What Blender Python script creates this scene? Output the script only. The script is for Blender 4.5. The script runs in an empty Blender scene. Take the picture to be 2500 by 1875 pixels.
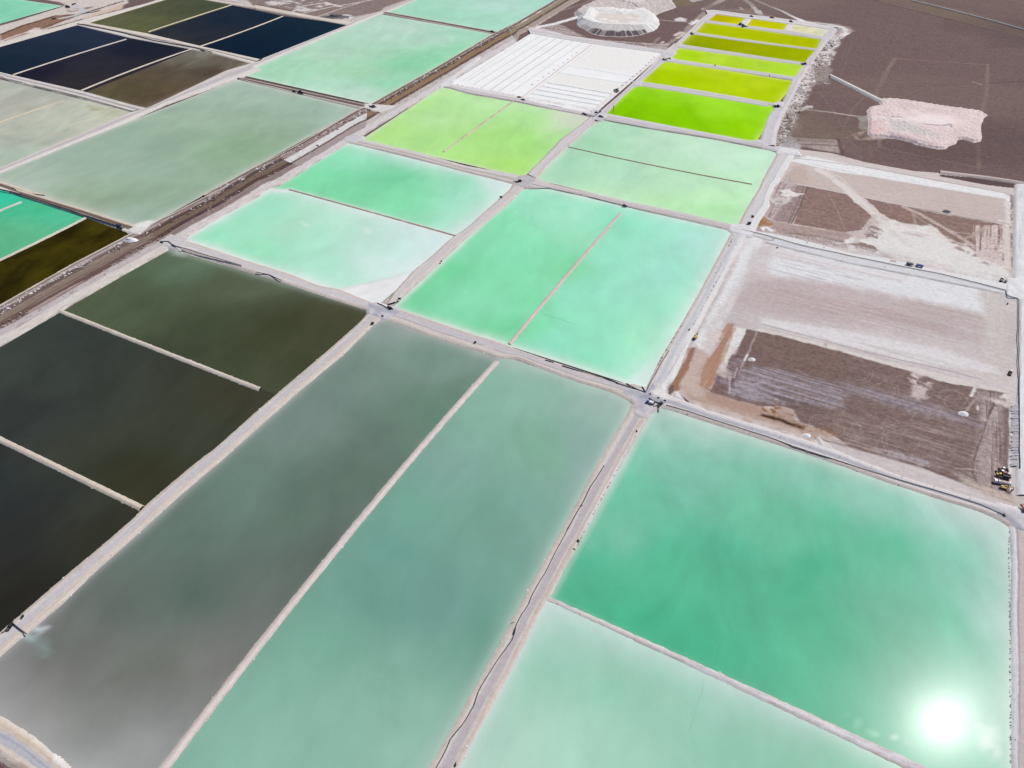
import bpy, bmesh, math, random
import numpy as np
from math import radians as R
from mathutils import Vector, Matrix

# ------------------------------------------------------------------ camera, sky, sun, exposure
sc = bpy.context.scene
COL = sc.collection
CAM_H, FOC, PITCH = 400.0, 1.3692, 0.7207
cam = bpy.data.cameras.new('drone_camera'); cam.sensor_width = 36; cam.lens = 18 * FOC
cam.clip_start = 1; cam.clip_end = 60000
cob = bpy.data.objects.new('drone_camera', cam); COL.objects.link(cob); sc.camera = cob
cob.location = (0, 0, CAM_H); cob.rotation_euler = (R(90) - PITCH, 0, 0)
SUN_EL, SUN_AZ = R(53.7), R(54.8)
w = bpy.data.worlds.new('World'); sc.world = w; w.use_nodes = True
nt = w.node_tree; bg = nt.nodes['Background']; sky = nt.nodes.new('ShaderNodeTexSky'); sky.sky_type = 'NISHITA'
sky.sun_disc = False; sky.sun_elevation = SUN_EL; sky.sun_rotation = SUN_AZ; sky.altitude = 2300
nt.links.new(sky.outputs[0], bg.inputs[0]); bg.inputs[1].default_value = 0.10
ld = bpy.data.lights.new('sun', 'SUN'); ld.energy = 4.0; ld.angle = R(0.5); ld.color = (1, .96, .91)
lo = bpy.data.objects.new('sun', ld); COL.objects.link(lo)
SUNV = Vector((math.sin(SUN_AZ) * math.cos(SUN_EL), math.cos(SUN_AZ) * math.cos(SUN_EL), math.sin(SUN_EL)))
lo.rotation_euler = SUNV.to_track_quat('Z', 'Y').to_euler(); lo.location = (500, 500, 900)
vs = sc.view_settings; vs.view_transform = 'Standard'; vs.look = 'None'; vs.gamma = 1; vs.use_curve_mapping = False; vs.exposure = 0.0

# ------------------------------------------------------------------ survey helpers: a sight line of the camera meets the ground at height z
SS = 640 / 2212
CROPS = {'F': (0, 0, 1.0), 'Z1': (1600, 0, .2170), 'Z2': (2060, 200, .1718), 'Z3': (1060, 60, .2712), 'Z4': (1620, 380, .2170),
         'Z5': (2100, 400, .1808), 'Z6': (1600, 780, .2080), 'Z7': (2060, 860, .2290), 'Z8': (0, 0, .1356), 'Z9': (1380, 0, .1356),
         'ZA': (240, 500, .1085), 'ZB': (1540, 920, .07233), 'ZC': (2400, 1120, .0603), 'ZD': (1660, 780, .03617),
         'ZE': (2200, 630, .1266), 'ZF': (900, 700, .05425), 'ZG': (1400, 240, .05425)}
for r_, oy in zip('abcd', (0, 460, 920, 1395)):
    for c_, ox in enumerate((0, 620, 1240, 1860)):
        CROPS[r_ + str(c_)] = (ox, oy, SS)
CP, SP = math.cos(PITCH), math.sin(PITCH)
def at(px, py, z=0.0):
    x = (px - 1250) / 1250; y = -(py - 937.5) / 1250
    dy = CP * FOC + SP * y; dz = -SP * FOC + CP * y
    t = (z - CAM_H) / dz
    return (x * t, dy * t)
def P(s, z=0.0):
    """'b0 10,20 30,40 c1 5,6' -> points on the ground"""
    out = []; k = CROPS['F']
    for tok in s.split():
        if ',' in tok:
            a, b = map(float, tok.split(',')); out.append(at(k[0] + a * k[2], k[1] + b * k[2], z))
        else:
            k = CROPS[tok]
    return np.array(out)
def lin(c):
    c = np.asarray(c, float) / 255.0
    return np.where(c <= .04045, c / 12.92, ((c + .055) / 1.055) ** 2.4)
KL = np.array([1.14, 1.17, 1.24])
def alb(c):            # surface colour whose sunlit picture value is c
    return np.clip(lin(c) / KL, .0008, .82)
DA = np.array([math.cos(1.0933), math.sin(1.0933)])        # the two directions of the pond grid
DB = np.array([-DA[1], DA[0]])

# ------------------------------------------------------------------ noise
def _h(ix, iy, s):
    n = (ix.astype(np.int64) * 374761393 + iy.astype(np.int64) * 668265263 + s * 974634777) & 0xffffffff
    n = ((n ^ (n >> 13)) * 1274126177) & 0xffffffff
    return ((n ^ (n >> 16)) & 0xffff) / 65535.0
def vn(x, y, s=0):
    ix = np.floor(x); iy = np.floor(y); fx = x - ix; fy = y - iy
    fx = fx * fx * (3 - 2 * fx); fy = fy * fy * (3 - 2 * fy)
    a = _h(ix, iy, s); b = _h(ix + 1, iy, s); c = _h(ix, iy + 1, s); d = _h(ix + 1, iy + 1, s)
    return a + (b - a) * fx + (c - a) * fy + (a - b - c + d) * fx * fy
def fbm(x, y, o=4, s=0):
    t = 0; a = 1; n = 0
    for i in range(o):
        t = t + a * vn(x * 2 ** i + 17.3 * i, y * 2 ** i - 9.1 * i, s + i); n += a; a *= .55
    return t / n

# ------------------------------------------------------------------ objects
def tag(o, label=None, cat=None, group=None, kind=None):
    if label: o['label'] = label
    if cat: o['category'] = cat
    if group: o['group'] = group
    if kind: o['kind'] = kind
    return o
def link(name, me, mat, parent=None):
    o = bpy.data.objects.new(name, me); COL.objects.link(o)
    if mat is not None: me.materials.append(mat)
    if parent is not None: o.parent = parent
    return o
def empty(name, loc, rz=0.0):
    o = bpy.data.objects.new(name, None); COL.objects.link(o); o.location = loc; o.rotation_euler = (0, 0, rz); return o
def copy_tree(o, parent=None):
    c = o.copy(); COL.objects.link(c); c.parent = parent
    for ch in list(o.children): copy_tree(ch, c)
    return c
def grid_mesh(name, V, nu, nv, col=None, grain=None, keep=None, smooth=True):
    """V: (nu*nv,3), row-major u then v"""
    idx = np.arange(nu * nv).reshape(nu, nv)
    q = np.stack([idx[:-1, :-1], idx[1:, :-1], idx[1:, 1:], idx[:-1, 1:]], -1).reshape(-1, 4)
    if keep is not None:
        q = q[keep[q].any(1)]
    # orientation up
    if len(q):
        a, b, c = V[q[0, 0]], V[q[0, 1]], V[q[0, 3]]
        m = q[len(q) // 2]; a, b, c = V[m[0]], V[m[1]], V[m[3]]
        if np.cross(b - a, c - a)[2] < 0: q = q[:, ::-1]
    me = bpy.data.meshes.new(name)
    me.vertices.add(len(V)); me.vertices.foreach_set('co', V.astype(np.float32).ravel())
    me.loops.add(q.size); me.loops.foreach_set('vertex_index', q.astype(np.int32).ravel())
    me.polygons.add(len(q)); me.polygons.foreach_set('loop_start', np.arange(0, q.size, 4, dtype=np.int32))
    me.polygons.foreach_set('use_smooth', np.full(len(q), smooth))
    me.update(calc_edges=True); me.validate()
    if col is not None:
        at_ = me.color_attributes.new('col', 'FLOAT_COLOR', 'POINT')
        g = np.full(len(V), .12) if grain is None else grain
        at_.data.foreach_set('color', np.concatenate([col, g[:, None]], 1).astype(np.float32).ravel())
    return me

# ------------------------------------------------------------------ materials
def nmat(name):
    m = bpy.data.materials.new(name); m.use_nodes = True
    t = m.node_tree; return m, t, t.nodes['Principled BSDF'], lambda k: t.nodes.new('ShaderNode' + k), t.links.new
def land_mat(name, bump=.35, f1=.22, f2=1.3, streak=None, sk=0.0, ska=0.0, fs=(.035, 1.1)):
    m, t, p, N, Lk = nmat(name)
    a = N('Attribute'); a.attribute_name = 'col'
    g = N('NewGeometry')
    n1 = N('TexNoise'); n1.inputs['Scale'].default_value = f1; n1.inputs['Detail'].default_value = 5; n1.inputs['Roughness'].default_value = .7
    n2 = N('TexNoise'); n2.inputs['Scale'].default_value = f2; n2.inputs['Detail'].default_value = 3; n2.inputs['Roughness'].default_value = .7
    Lk(g.outputs['Position'], n1.inputs['Vector']); Lk(g.outputs['Position'], n2.inputs['Vector'])
    ad = N('Math'); ad.operation = 'ADD'; Lk(n1.outputs[0], ad.inputs[0]); Lk(n2.outputs[0], ad.inputs[1])
    s1 = N('Math'); s1.operation = 'SUBTRACT'; Lk(ad.outputs[0], s1.inputs[0]); s1.inputs[1].default_value = 1.0
    m1 = N('Math'); m1.operation = 'MULTIPLY'; Lk(s1.outputs[0], m1.inputs[0]); Lk(a.outputs['Alpha'], m1.inputs[1])
    m2 = N('Math'); m2.operation = 'MULTIPLY_ADD'; Lk(m1.outputs[0], m2.inputs[0]); m2.inputs[1].default_value = 5.0; m2.inputs[2].default_value = 1.0
    m2.use_clamp = False
    last = m2
    if streak:      # wheel tracks, scraper marks and furrows: noise drawn out along the road or the grid direction
        mp = N('Mapping')
        if streak == 'uv':
            uv = N('UVMap'); uv.uv_map = 'run'; Lk(uv.outputs[0], mp.inputs['Vector'])
        else:
            mp0 = N('Mapping'); mp0.inputs['Rotation'].default_value = (0, 0, -(1.0933 + math.pi / 2)); Lk(g.outputs['Position'], mp0.inputs['Vector']); Lk(mp0.outputs[0], mp.inputs['Vector'])
        mp.inputs['Scale'].default_value = (fs[0], fs[1], 1)
        n4 = N('TexNoise'); n4.inputs['Scale'].default_value = 1.0; n4.inputs['Detail'].default_value = 5; n4.inputs['Roughness'].default_value = .75; Lk(mp.outputs[0], n4.inputs['Vector'])
        s4 = N('Math'); s4.operation = 'SUBTRACT'; Lk(n4.outputs[0], s4.inputs[0]); s4.inputs[1].default_value = .5
        am = N('Math'); am.operation = 'MULTIPLY_ADD'; Lk(a.outputs['Alpha'], am.inputs[0]); am.inputs[1].default_value = ska; am.inputs[2].default_value = sk
        m4 = N('Math'); m4.operation = 'MULTIPLY_ADD'; Lk(s4.outputs[0], m4.inputs[0]); Lk(am.outputs[0], m4.inputs[1]); Lk(m2.outputs[0], m4.inputs[2])
        n5 = N('TexNoise'); n5.inputs['Scale'].default_value = 1.9; n5.inputs['Detail'].default_value = 2; Lk(g.outputs['Position'], n5.inputs['Vector'])
        r5 = N('MapRange'); r5.inputs[1].default_value = .62; r5.inputs[2].default_value = .74; r5.inputs[3].default_value = 0; r5.inputs[4].default_value = .22; Lk(n5.outputs[0], r5.inputs[0])
        m5 = N('Math'); m5.operation = 'SUBTRACT'; Lk(m4.outputs[0], m5.inputs[0]); Lk(r5.outputs[0], m5.inputs[1]); m5.use_clamp = False
        mx5 = N('Math'); mx5.operation = 'MAXIMUM'; Lk(m5.outputs[0], mx5.inputs[0]); mx5.inputs[1].default_value = .25; last = mx5
    vm = N('VectorMath'); vm.operation = 'SCALE'; Lk(a.outputs['Color'], vm.inputs[0]); Lk(last.outputs[0], vm.inputs['Scale'])
    Lk(vm.outputs[0], p.inputs['Base Color'])
    p.inputs['Roughness'].default_value = .95; p.inputs['Specular IOR Level'].default_value = .08
    b = N('Bump'); b.inputs['Strength'].default_value = bump; b.inputs['Distance'].default_value = .5
    Lk(n2.outputs[0], b.inputs['Height']); Lk(b.outputs[0], p.inputs['Normal'])
    return m
M_LAND = land_mat('salt_earth')
M_ROAD = land_mat('road_salt', .4, .3, 1.6, 'uv', .55)
M_CORR = land_mat('corridor_earth', .6, .3, 1.6, 'uv', 1.5, 0, (.05, .7))
M_FIELD = land_mat('field_earth', .5, .3, 1.6, 'B', .12, 3.0, (.03, .8))
M_GROUND = land_mat('desert_ground', .5, .30, 1.1)
def water_mat(name, rough, spec, var=.10, coat=0.0, coatr=.3):
    m, t, p, N, Lk = nmat(name)
    a = N('Attribute'); a.attribute_name = 'col'
    g = N('NewGeometry')
    mp = N('Mapping'); mp.vector_type = 'TEXTURE'; mp.inputs['Rotation'].default_value = (0, 0, 1.35); mp.inputs['Scale'].default_value = (1.7, 1, 1)
    Lk(g.outputs['Position'], mp.inputs['Vector'])
    n1 = N('TexNoise'); n1.inputs['Scale'].default_value = .018; n1.inputs['Detail'].default_value = 6; n1.inputs['Roughness'].default_value = .58; n1.inputs['Distortion'].default_value = .9
    Lk(mp.outputs[0], n1.inputs['Vector'])
    n2 = N('TexNoise'); n2.inputs['Scale'].default_value = .06; n2.inputs['Detail'].default_value = 6; n2.inputs['Roughness'].default_value = .6; n2.inputs['Distortion'].default_value = .4
    Lk(mp.outputs[0], n2.inputs['Vector'])
    k0 = N('Math'); k0.operation = 'MULTIPLY_ADD'; Lk(n2.outputs[0], k0.inputs[0]); k0.inputs[1].default_value = .45; Lk(n1.outputs[0], k0.inputs[2])
    n3 = N('TexNoise'); n3.inputs['Scale'].default_value = .9; n3.inputs['Detail'].default_value = 3; Lk(g.outputs['Position'], n3.inputs['Vector'])
    k = N('Math'); k.operation = 'MULTIPLY_ADD'; Lk(n3.outputs[0], k.inputs[0]); k.inputs[1].default_value = .22; Lk(k0.outputs[0], k.inputs[2])
    s = N('Math'); s.operation = 'SUBTRACT'; Lk(k.outputs[0], s.inputs[0]); s.inputs[1].default_value = .835
    mm = N('Math'); mm.operation = 'MULTIPLY'; Lk(s.outputs[0], mm.inputs[0]); Lk(a.outputs['Alpha'], mm.inputs[1])
    mm2 = N('Math'); mm2.operation = 'MULTIPLY_ADD'; Lk(mm.outputs[0], mm2.inputs[0]); mm2.inputs[1].default_value = var * 7; mm2.inputs[2].default_value = 1.0
    vm = N('VectorMath'); vm.operation = 'SCALE'; Lk(a.outputs['Color'], vm.inputs[0]); Lk(mm2.outputs[0], vm.inputs['Scale'])
    Lk(vm.outputs[0], p.inputs['Base Color'])
    p.inputs['Roughness'].default_value = rough; p.inputs['Specular IOR Level'].default_value = spec; p.inputs['IOR'].default_value = 1.36
    p.inputs['Coat Weight'].default_value = coat; p.inputs['Coat Roughness'].default_value = coatr; p.inputs['Coat IOR'].default_value = 1.33
    return m
M_WATER = water_mat('brine', .26, .055, .10, .045, .145)
M_WATER_FAR = water_mat('brine_still', .2, .03, .10)
M_WATER_LIME = water_mat('brine_lime', .2, .0, .10)
M_WATER_DEEP = water_mat('brine_deep', .2, .006, .14)
def paint_mat(name, c, rough=.5, metal=0.0, wear=.25):
    m, t, p, N, Lk = nmat(name)
    g = N('TexCoord'); n = N('TexNoise'); n.inputs['Scale'].default_value = 1.7; n.inputs['Detail'].default_value = 5
    Lk(g.outputs['Object'], n.inputs['Vector'])
    r = N('MapRange'); r.inputs[1].default_value = .3; r.inputs[2].default_value = .8; r.inputs[3].default_value = 0; r.inputs[4].default_value = wear
    Lk(n.outputs[0], r.inputs[0])
    mx = N('Mix'); mx.data_type = 'RGBA'; Lk(r.outputs[0], mx.inputs[0]); mx.inputs[6].default_value = (*c, 1); mx.inputs[7].default_value = (.38, .33, .29, 1)
    Lk(mx.outputs[2], p.inputs['Base Color']); p.inputs['Roughness'].default_value = rough; p.inputs['Metallic'].default_value = metal
    return m
MP = {'yellow': paint_mat('yellow_paint', (.55, .33, .03)), 'black': paint_mat('black_rubber', (.012, .012, .014), .8, 0, .06),
      'dark': paint_mat('dark_steel', (.04, .04, .05), .6, .2, .1), 'white': paint_mat('white_paint', (.75, .76, .78), .4),
      'blue': paint_mat('blue_paint', (.02, .03, .25), .4, 0, .1), 'navy': paint_mat('navy_paint', (.03, .03, .07), .5, 0, .1), 'red': paint_mat('red_paint', (.35, .05, .04)),
      'glass': paint_mat('dark_glass', (.02, .03, .04), .1, 0, .03), 'orange': paint_mat('orange_paint', (.6, .25, .06)), 'green': paint_mat('green_paint', (.02, .12, .09)),
      'steel': paint_mat('steel', (.4, .4, .42), .35, .6), 'pipe': paint_mat('pipe_plastic', (.018, .017, .022), .55, 0, .08), 'salt': None, 'brown': paint_mat('rusty_steel', (.16, .08, .05), .8)}

# ------------------------------------------------------------------ painting of natural ground colours (world space)
def seg_dist(X, Y, pts, closed):
    d = np.full(X.shape, 1e18)
    n = len(pts); rng = range(n if closed else n - 1)
    for i in rng:
        ax, ay = pts[i]; bx, by = pts[(i + 1) % n]
        vx, vy = bx - ax, by - ay; L2 = vx * vx + vy * vy + 1e-9
        t = np.clip(((X - ax) * vx + (Y - ay) * vy) / L2, 0, 1)
        d = np.minimum(d, (X - ax - t * vx) ** 2 + (Y - ay - t * vy) ** 2)
    return np.sqrt(d)
def inside(X, Y, pts):
    c = np.zeros(X.shape, bool); n = len(pts)
    for i in range(n):
        ax, ay = pts[i]; bx, by = pts[(i + 1) % n]
        k = ((ay > Y) != (by > Y))
        with np.errstate(divide='ignore', invalid='ignore'):
            xx = (bx - ax) * (Y - ay) / (by - ay + 1e-12) + ax
        c ^= k & (X < xx)
    return c
def paint(X, Y, C, G, layers, z):
    """layers: (kind, pts, rgb, opts). kind p polygon, l line. opts: w width, f feather, n ragged amplitude, a alpha, g gate(0..1), ga grain, s streak dir"""
    for li, (kind, s, rgb, o) in enumerate(layers):
        pts = P(s, z) if isinstance(s, str) else s
        n = o.get('n', 1.5); f = o.get('f', 2.0); wd = o.get('w', 0.0)
        m = wd + f * 2 + n * 2 + 2
        bb = (X > pts[:, 0].min() - m) & (X < pts[:, 0].max() + m) & (Y > pts[:, 1].min() - m) & (Y < pts[:, 1].max() + m)
        if not bb.any(): continue
        x = X[bb]; y = Y[bb]
        q = o.get('nf', 6.0)
        wx = x + (fbm(x / q, y / q, 3, li + 5) - .5) * 2 * n; wy = y + (fbm(x / q, y / q, 3, li + 55) - .5) * 2 * n
        if kind == 'p':
            d = seg_dist(wx, wy, pts, True); d = np.where(inside(wx, wy, pts), -d, d)
        else:
            d = seg_dist(wx, wy, pts, False) - wd / 2
        a = np.clip(.5 - d / (2 * f), 0, 1); a = a * a * (3 - 2 * a)
        if 's' in o:      # streaks along a direction
            dr = DA if o['s'] == 'A' else DB if o['s'] == 'B' else np.array(o['s'])
            u = x * dr[0] + y * dr[1]; v = -x * dr[1] + y * dr[0]
            lo, ac = o.get('sl', 60.0), o.get('sa', 2.5)
            nn = fbm(u / lo, v / ac, 4, li + 31)
            a = a * np.clip((nn - (1 - o.get('g', .5))) / .16 + .5, 0, 1)
        elif 'g' in o:
            gs = o.get('gs', 8.0)
            nn = fbm(x / gs, y / gs, 4, li + 77)
            a = a * np.clip((nn - (1 - o['g'])) / .14 + .5, 0, 1)
        a = a * o.get('a', 1.0)
        C[bb] += (alb(rgb)[None, :] - C[bb]) * a[:, None]
        if 'ga' in o: G[bb] += (o['ga'] - G[bb]) * a
    return C, G
def patch(name, x0, x1, y0, y1, sx, sy, z, base, grain, layers, relief=.0, mat=None, poly=None, zf=None, gain=(1, 1, 1)):
    if poly is not None:
        pp = P(poly, z); x0, y0 = pp.min(0) - 2; x1, y1 = pp.max(0) + 2
    nx = int((x1 - x0) / sx) + 1; ny = int((y1 - y0) / sy) + 1
    X, Y = np.meshgrid(np.linspace(x0, x1, nx), np.linspace(y0, y1, ny), indexing='ij'); X = X.ravel(); Y = Y.ravel()
    C = np.tile(alb(base), (len(X), 1)); G = np.full(len(X), grain)
    v = fbm(X / 90, Y / 90, 4, 3) - .5
    C *= (1 + .42 * v)[:, None]
    C, G = paint(X, Y, C, G, layers, z); C = C * np.array(gain)[None, :]
    Z = z + relief * (fbm(X / 14, Y / 14, 4, 8) - .5)
    if zf is not None: Z = Z + zf(X, Y)
    keep = None
    if poly is not None: keep = inside(X, Y, P(poly, z))
    me = grid_mesh(name, np.stack([X, Y, Z], 1), nx, ny, C, G, keep)
    o = link(name, me, mat or M_GROUND); o['kind'] = 'structure'
    return o

# ------------------------------------------------------------------ ribbons: dikes and roads
_rib = [0]; EDGES = []
def resample(pts, n):
    d = np.r_[0, np.cumsum(np.hypot(*np.diff(pts, axis=0).T))]
    t = np.linspace(0, d[-1], n)
    return np.stack([np.interp(t, d, pts[:, 0]), np.interp(t, d, pts[:, 1])], 1)
def smooth_line(Q, k):
    k = int(k)
    if k < 2 or len(Q) < 3 * k: return Q
    kk = np.hanning(2 * k + 1); kk /= kk.sum()
    E = np.concatenate([2 * Q[0] - Q[k:0:-1], Q, 2 * Q[-1] - Q[-2:-k - 2:-1]])
    return np.stack([np.convolve(E[:, i], kk, 'valid') for i in (0, 1)], 1)
def ribbon(name, left, right, base=(218, 208, 206), stripes=(), top=0.0, shore=-1.0, step=2.2, jit=.7, label=None, cat=None, group=None, kind='structure', crust=(208, 196, 188), grain=.10, slope=2.4, tracks=True, rim=.22, na=.4, sm=9.0, mat=None):
    A = P(left, shore) if isinstance(left, str) else left
    B = P(right, shore) if isinstance(right, str) else right
    La = np.hypot(*np.diff(A, axis=0).T).sum(); Lb = np.hypot(*np.diff(B, axis=0).T).sum()
    n = max(4, int(max(La, Lb) / step))
    A = smooth_line(resample(A, n), sm / step); B = smooth_line(resample(B, n), sm / step)
    W = B - A; wd = np.hypot(W[:, 0], W[:, 1]); U = W / wd[:, None]
    sd = _rib[0] * 7 + 3; _rib[0] += 1
    top = top - .12 + .012 * (_rib[0] % 23)
    s = np.linspace(0, max(La, Lb), n)
    A = A - U * ((fbm(s / 3.2, s * 0 + sd, 4, sd) - .5) * 1.3 * jit)[:, None]
    B = B + U * ((fbm(s / 3.2, s * 0 + sd + 40, 4, sd) - .5) * 1.3 * jit)[:, None]
    W = B - A; wd = np.hypot(W[:, 0], W[:, 1])
    mw = float(np.median(wd)); sl = min(slope, mw * .3)
    k = int(max(3, min(60, (mw - 2 * sl) / 1.1)))
    prof = [(-1, 0)] + [(0, 0)] + [(i / k, 1) for i in range(k + 1)] + [(2, 0)] + [(3, 0)]
    cols = []; V = []; G = []; UV = []
    for (t, inn) in prof:
        if inn:
            f = (sl + t * (wd - 2 * sl)) / wd
            pt = A + W * f[:, None]
            ed = min(t, 1 - t)
            zz = top + rim * math.exp(-((ed) * (mw) / 1.3) ** 2) + .12 * (fbm(pt[:, 0] / 3, pt[:, 1] / 3, 3, sd) - .5)
            tt = f
        elif t == -1: pt = A - U * (slope * .9); zz = np.full(n, shore - 1.25); tt = np.zeros(n)
        elif t == 0: pt = A; zz = np.full(n, shore); tt = np.zeros(n)
        elif t == 2: pt = B; zz = np.full(n, shore); tt = np.ones(n)
        else: pt = B + U * (slope * .9); zz = np.full(n, shore - 1.25); tt = np.ones(n)
        x, y = pt[:, 0], pt[:, 1]
        c = np.tile(alb(base), (n, 1)); g = np.full(n, grain)
        nn = fbm(x / 9, y / 9, 4, sd + 9)
        dE = np.minimum(tt, 1 - tt) * wd
        e = np.clip(1.2 - dE / 1.6, 0, 1) * np.clip(.5 + (nn - .5) * 3.5, 0, 1)
        c += (alb(crust) - c) * e[:, None]
        # broken crust patches, long soft streaks along the ribbon
        ln = fbm(s / 38, tt * wd / 1.1 + sd, 3, sd + 2)
        c *= (1 + na * (ln - .5))[:, None] * (1 + .22 * (nn - .5))[:, None]
        if tracks:
            for tc in (.36, .42, .47, .56, .61, .66):
                a = np.exp(-((tt - tc - .03 * (vn(s / 60, s * 0, sd) - .5)) * wd / .7) ** 2) * (.30 * vn(s / 30, s * 0 + tc * 90, sd))
                c += (alb((188, 180, 180)) - c) * a[:, None]
        for st in stripes:
            t0, t1, rgb, al = st[:4]; gate = st[4] if len(st) > 4 else None
            gl = st[5] if len(st) > 5 else 30.0
            ft = max(.02, .5 / mw)
            wob = .02 * (fbm(s / 25, s * 0 + t0 * 50, 2, sd + 5) - .5) * 2
            a = np.clip((tt + wob - t0) / ft + .5, 0, 1) * np.clip((t1 - tt - wob) / ft + .5, 0, 1) * al
            if gate is not None:
                q = fbm(s / gl, tt * wd / 3 + t0 * 91, 3, sd + int(t0 * 100))
                a = a * np.clip((q - (1 - gate)) / .10 + .5, 0, 1)
            c += (alb(rgb) - c) * a[:, None]
            if len(st) > 6 and inn: zz = zz + st[6] * np.minimum(1, a)
        V.append(np.stack([x, y, zz], 1)); cols.append(c); G.append(g); UV.append(np.stack([s + sd * 13.0, tt * wd + sd * 5.0], 1))
    EDGES.append((A, B, top, shore, mw, name))
    V = np.stack(V, 1).reshape(-1, 3); Cc = np.stack(cols, 1).reshape(-1, 3) * .91; G = np.stack(G, 1).reshape(-1)
    me = grid_mesh(name, V, n, len(prof), Cc, G)
    UV = np.stack(UV, 1).reshape(-1, 2); li = np.empty(len(me.loops), np.int32); me.loops.foreach_get('vertex_index', li)
    ul = me.uv_layers.new(name='run'); ul.data.foreach_set('uv', UV[li].astype(np.float32).ravel())
    o = link(name, me, mat or M_ROAD)
    tag(o, label, cat, group, kind)
    return o
def bend(C, kink=0):
    if kink or len(C) < 3: return C
    p0, p1 = C[0], C[-1]; dv = p1 - p0; L = np.hypot(*dv); dv = dv / L; nv = np.array([-dv[1], dv[0]])
    t = (C - p0) @ dv / L; o_ = (C - p0) @ nv
    b = (o_ * t * (1 - t)).sum() / ((t * (1 - t)) ** 2).sum()
    tt = np.linspace(0, 1, 24)
    return p0 + dv * (tt * L)[:, None] + nv * (b * tt * (1 - tt))[:, None]
def berm(label, pts, width, rgb=(222, 212, 206), stripes=(), z=-1.0, h=.9, jit=.6, group=None, crust=(205, 192, 182), w2=None, kink=0):
    C = bend(P(pts, z), kink); d = np.gradient(C, axis=0); d /= np.hypot(*d.T)[:, None]; nrm = np.stack([-d[:, 1], d[:, 0]], 1)
    ww = np.linspace(width, w2 or width, len(C))[:, None]
    return ribbon('dike', C + nrm * ww / 2, C - nrm * ww / 2, rgb, stripes, top=z + h, shore=z, step=1.8, jit=jit, label=label, cat='dike', group=group, kind=None, crust=crust, tracks=False, rim=.1, na=.35)
def pad(pts, rgb, z=.33, n=1.2, layers=(), step=1.3):
    q = P(pts, 0)
    x0, y0 = q.min(0) - 1; x1, y1 = q.max(0) + 1
    nx = int((x1 - x0) / step) + 2; ny = int((y1 - y0) / step) + 2
    X, Y = np.meshgrid(np.linspace(x0, x1, nx), np.linspace(y0, y1, ny), indexing='ij'); X = X.ravel(); Y = Y.ravel()
    d = seg_dist(X, Y, q, True); sgn = np.where(inside(X, Y, q), -d, d) + (fbm(X / 5, Y / 5, 3, 4) - .5) * 2 * n
    C = np.tile(alb(rgb), (len(X), 1)) * (1 + .3 * (fbm(X / 7, Y / 7, 4, 12) - .5))[:, None]; G = np.full(len(X), .1)
    C, G = paint(X, Y, C, G, layers, 0); C = C * .91
    Z = z - np.clip((sgn + 1.5) / 2.2, 0, 1) * 1.6
    me = grid_mesh('road', np.stack([X, Y, Z], 1), nx, ny, C, G, sgn < .6)
    o = link('road', me, M_LAND); o['kind'] = 'structure'; return o

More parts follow.
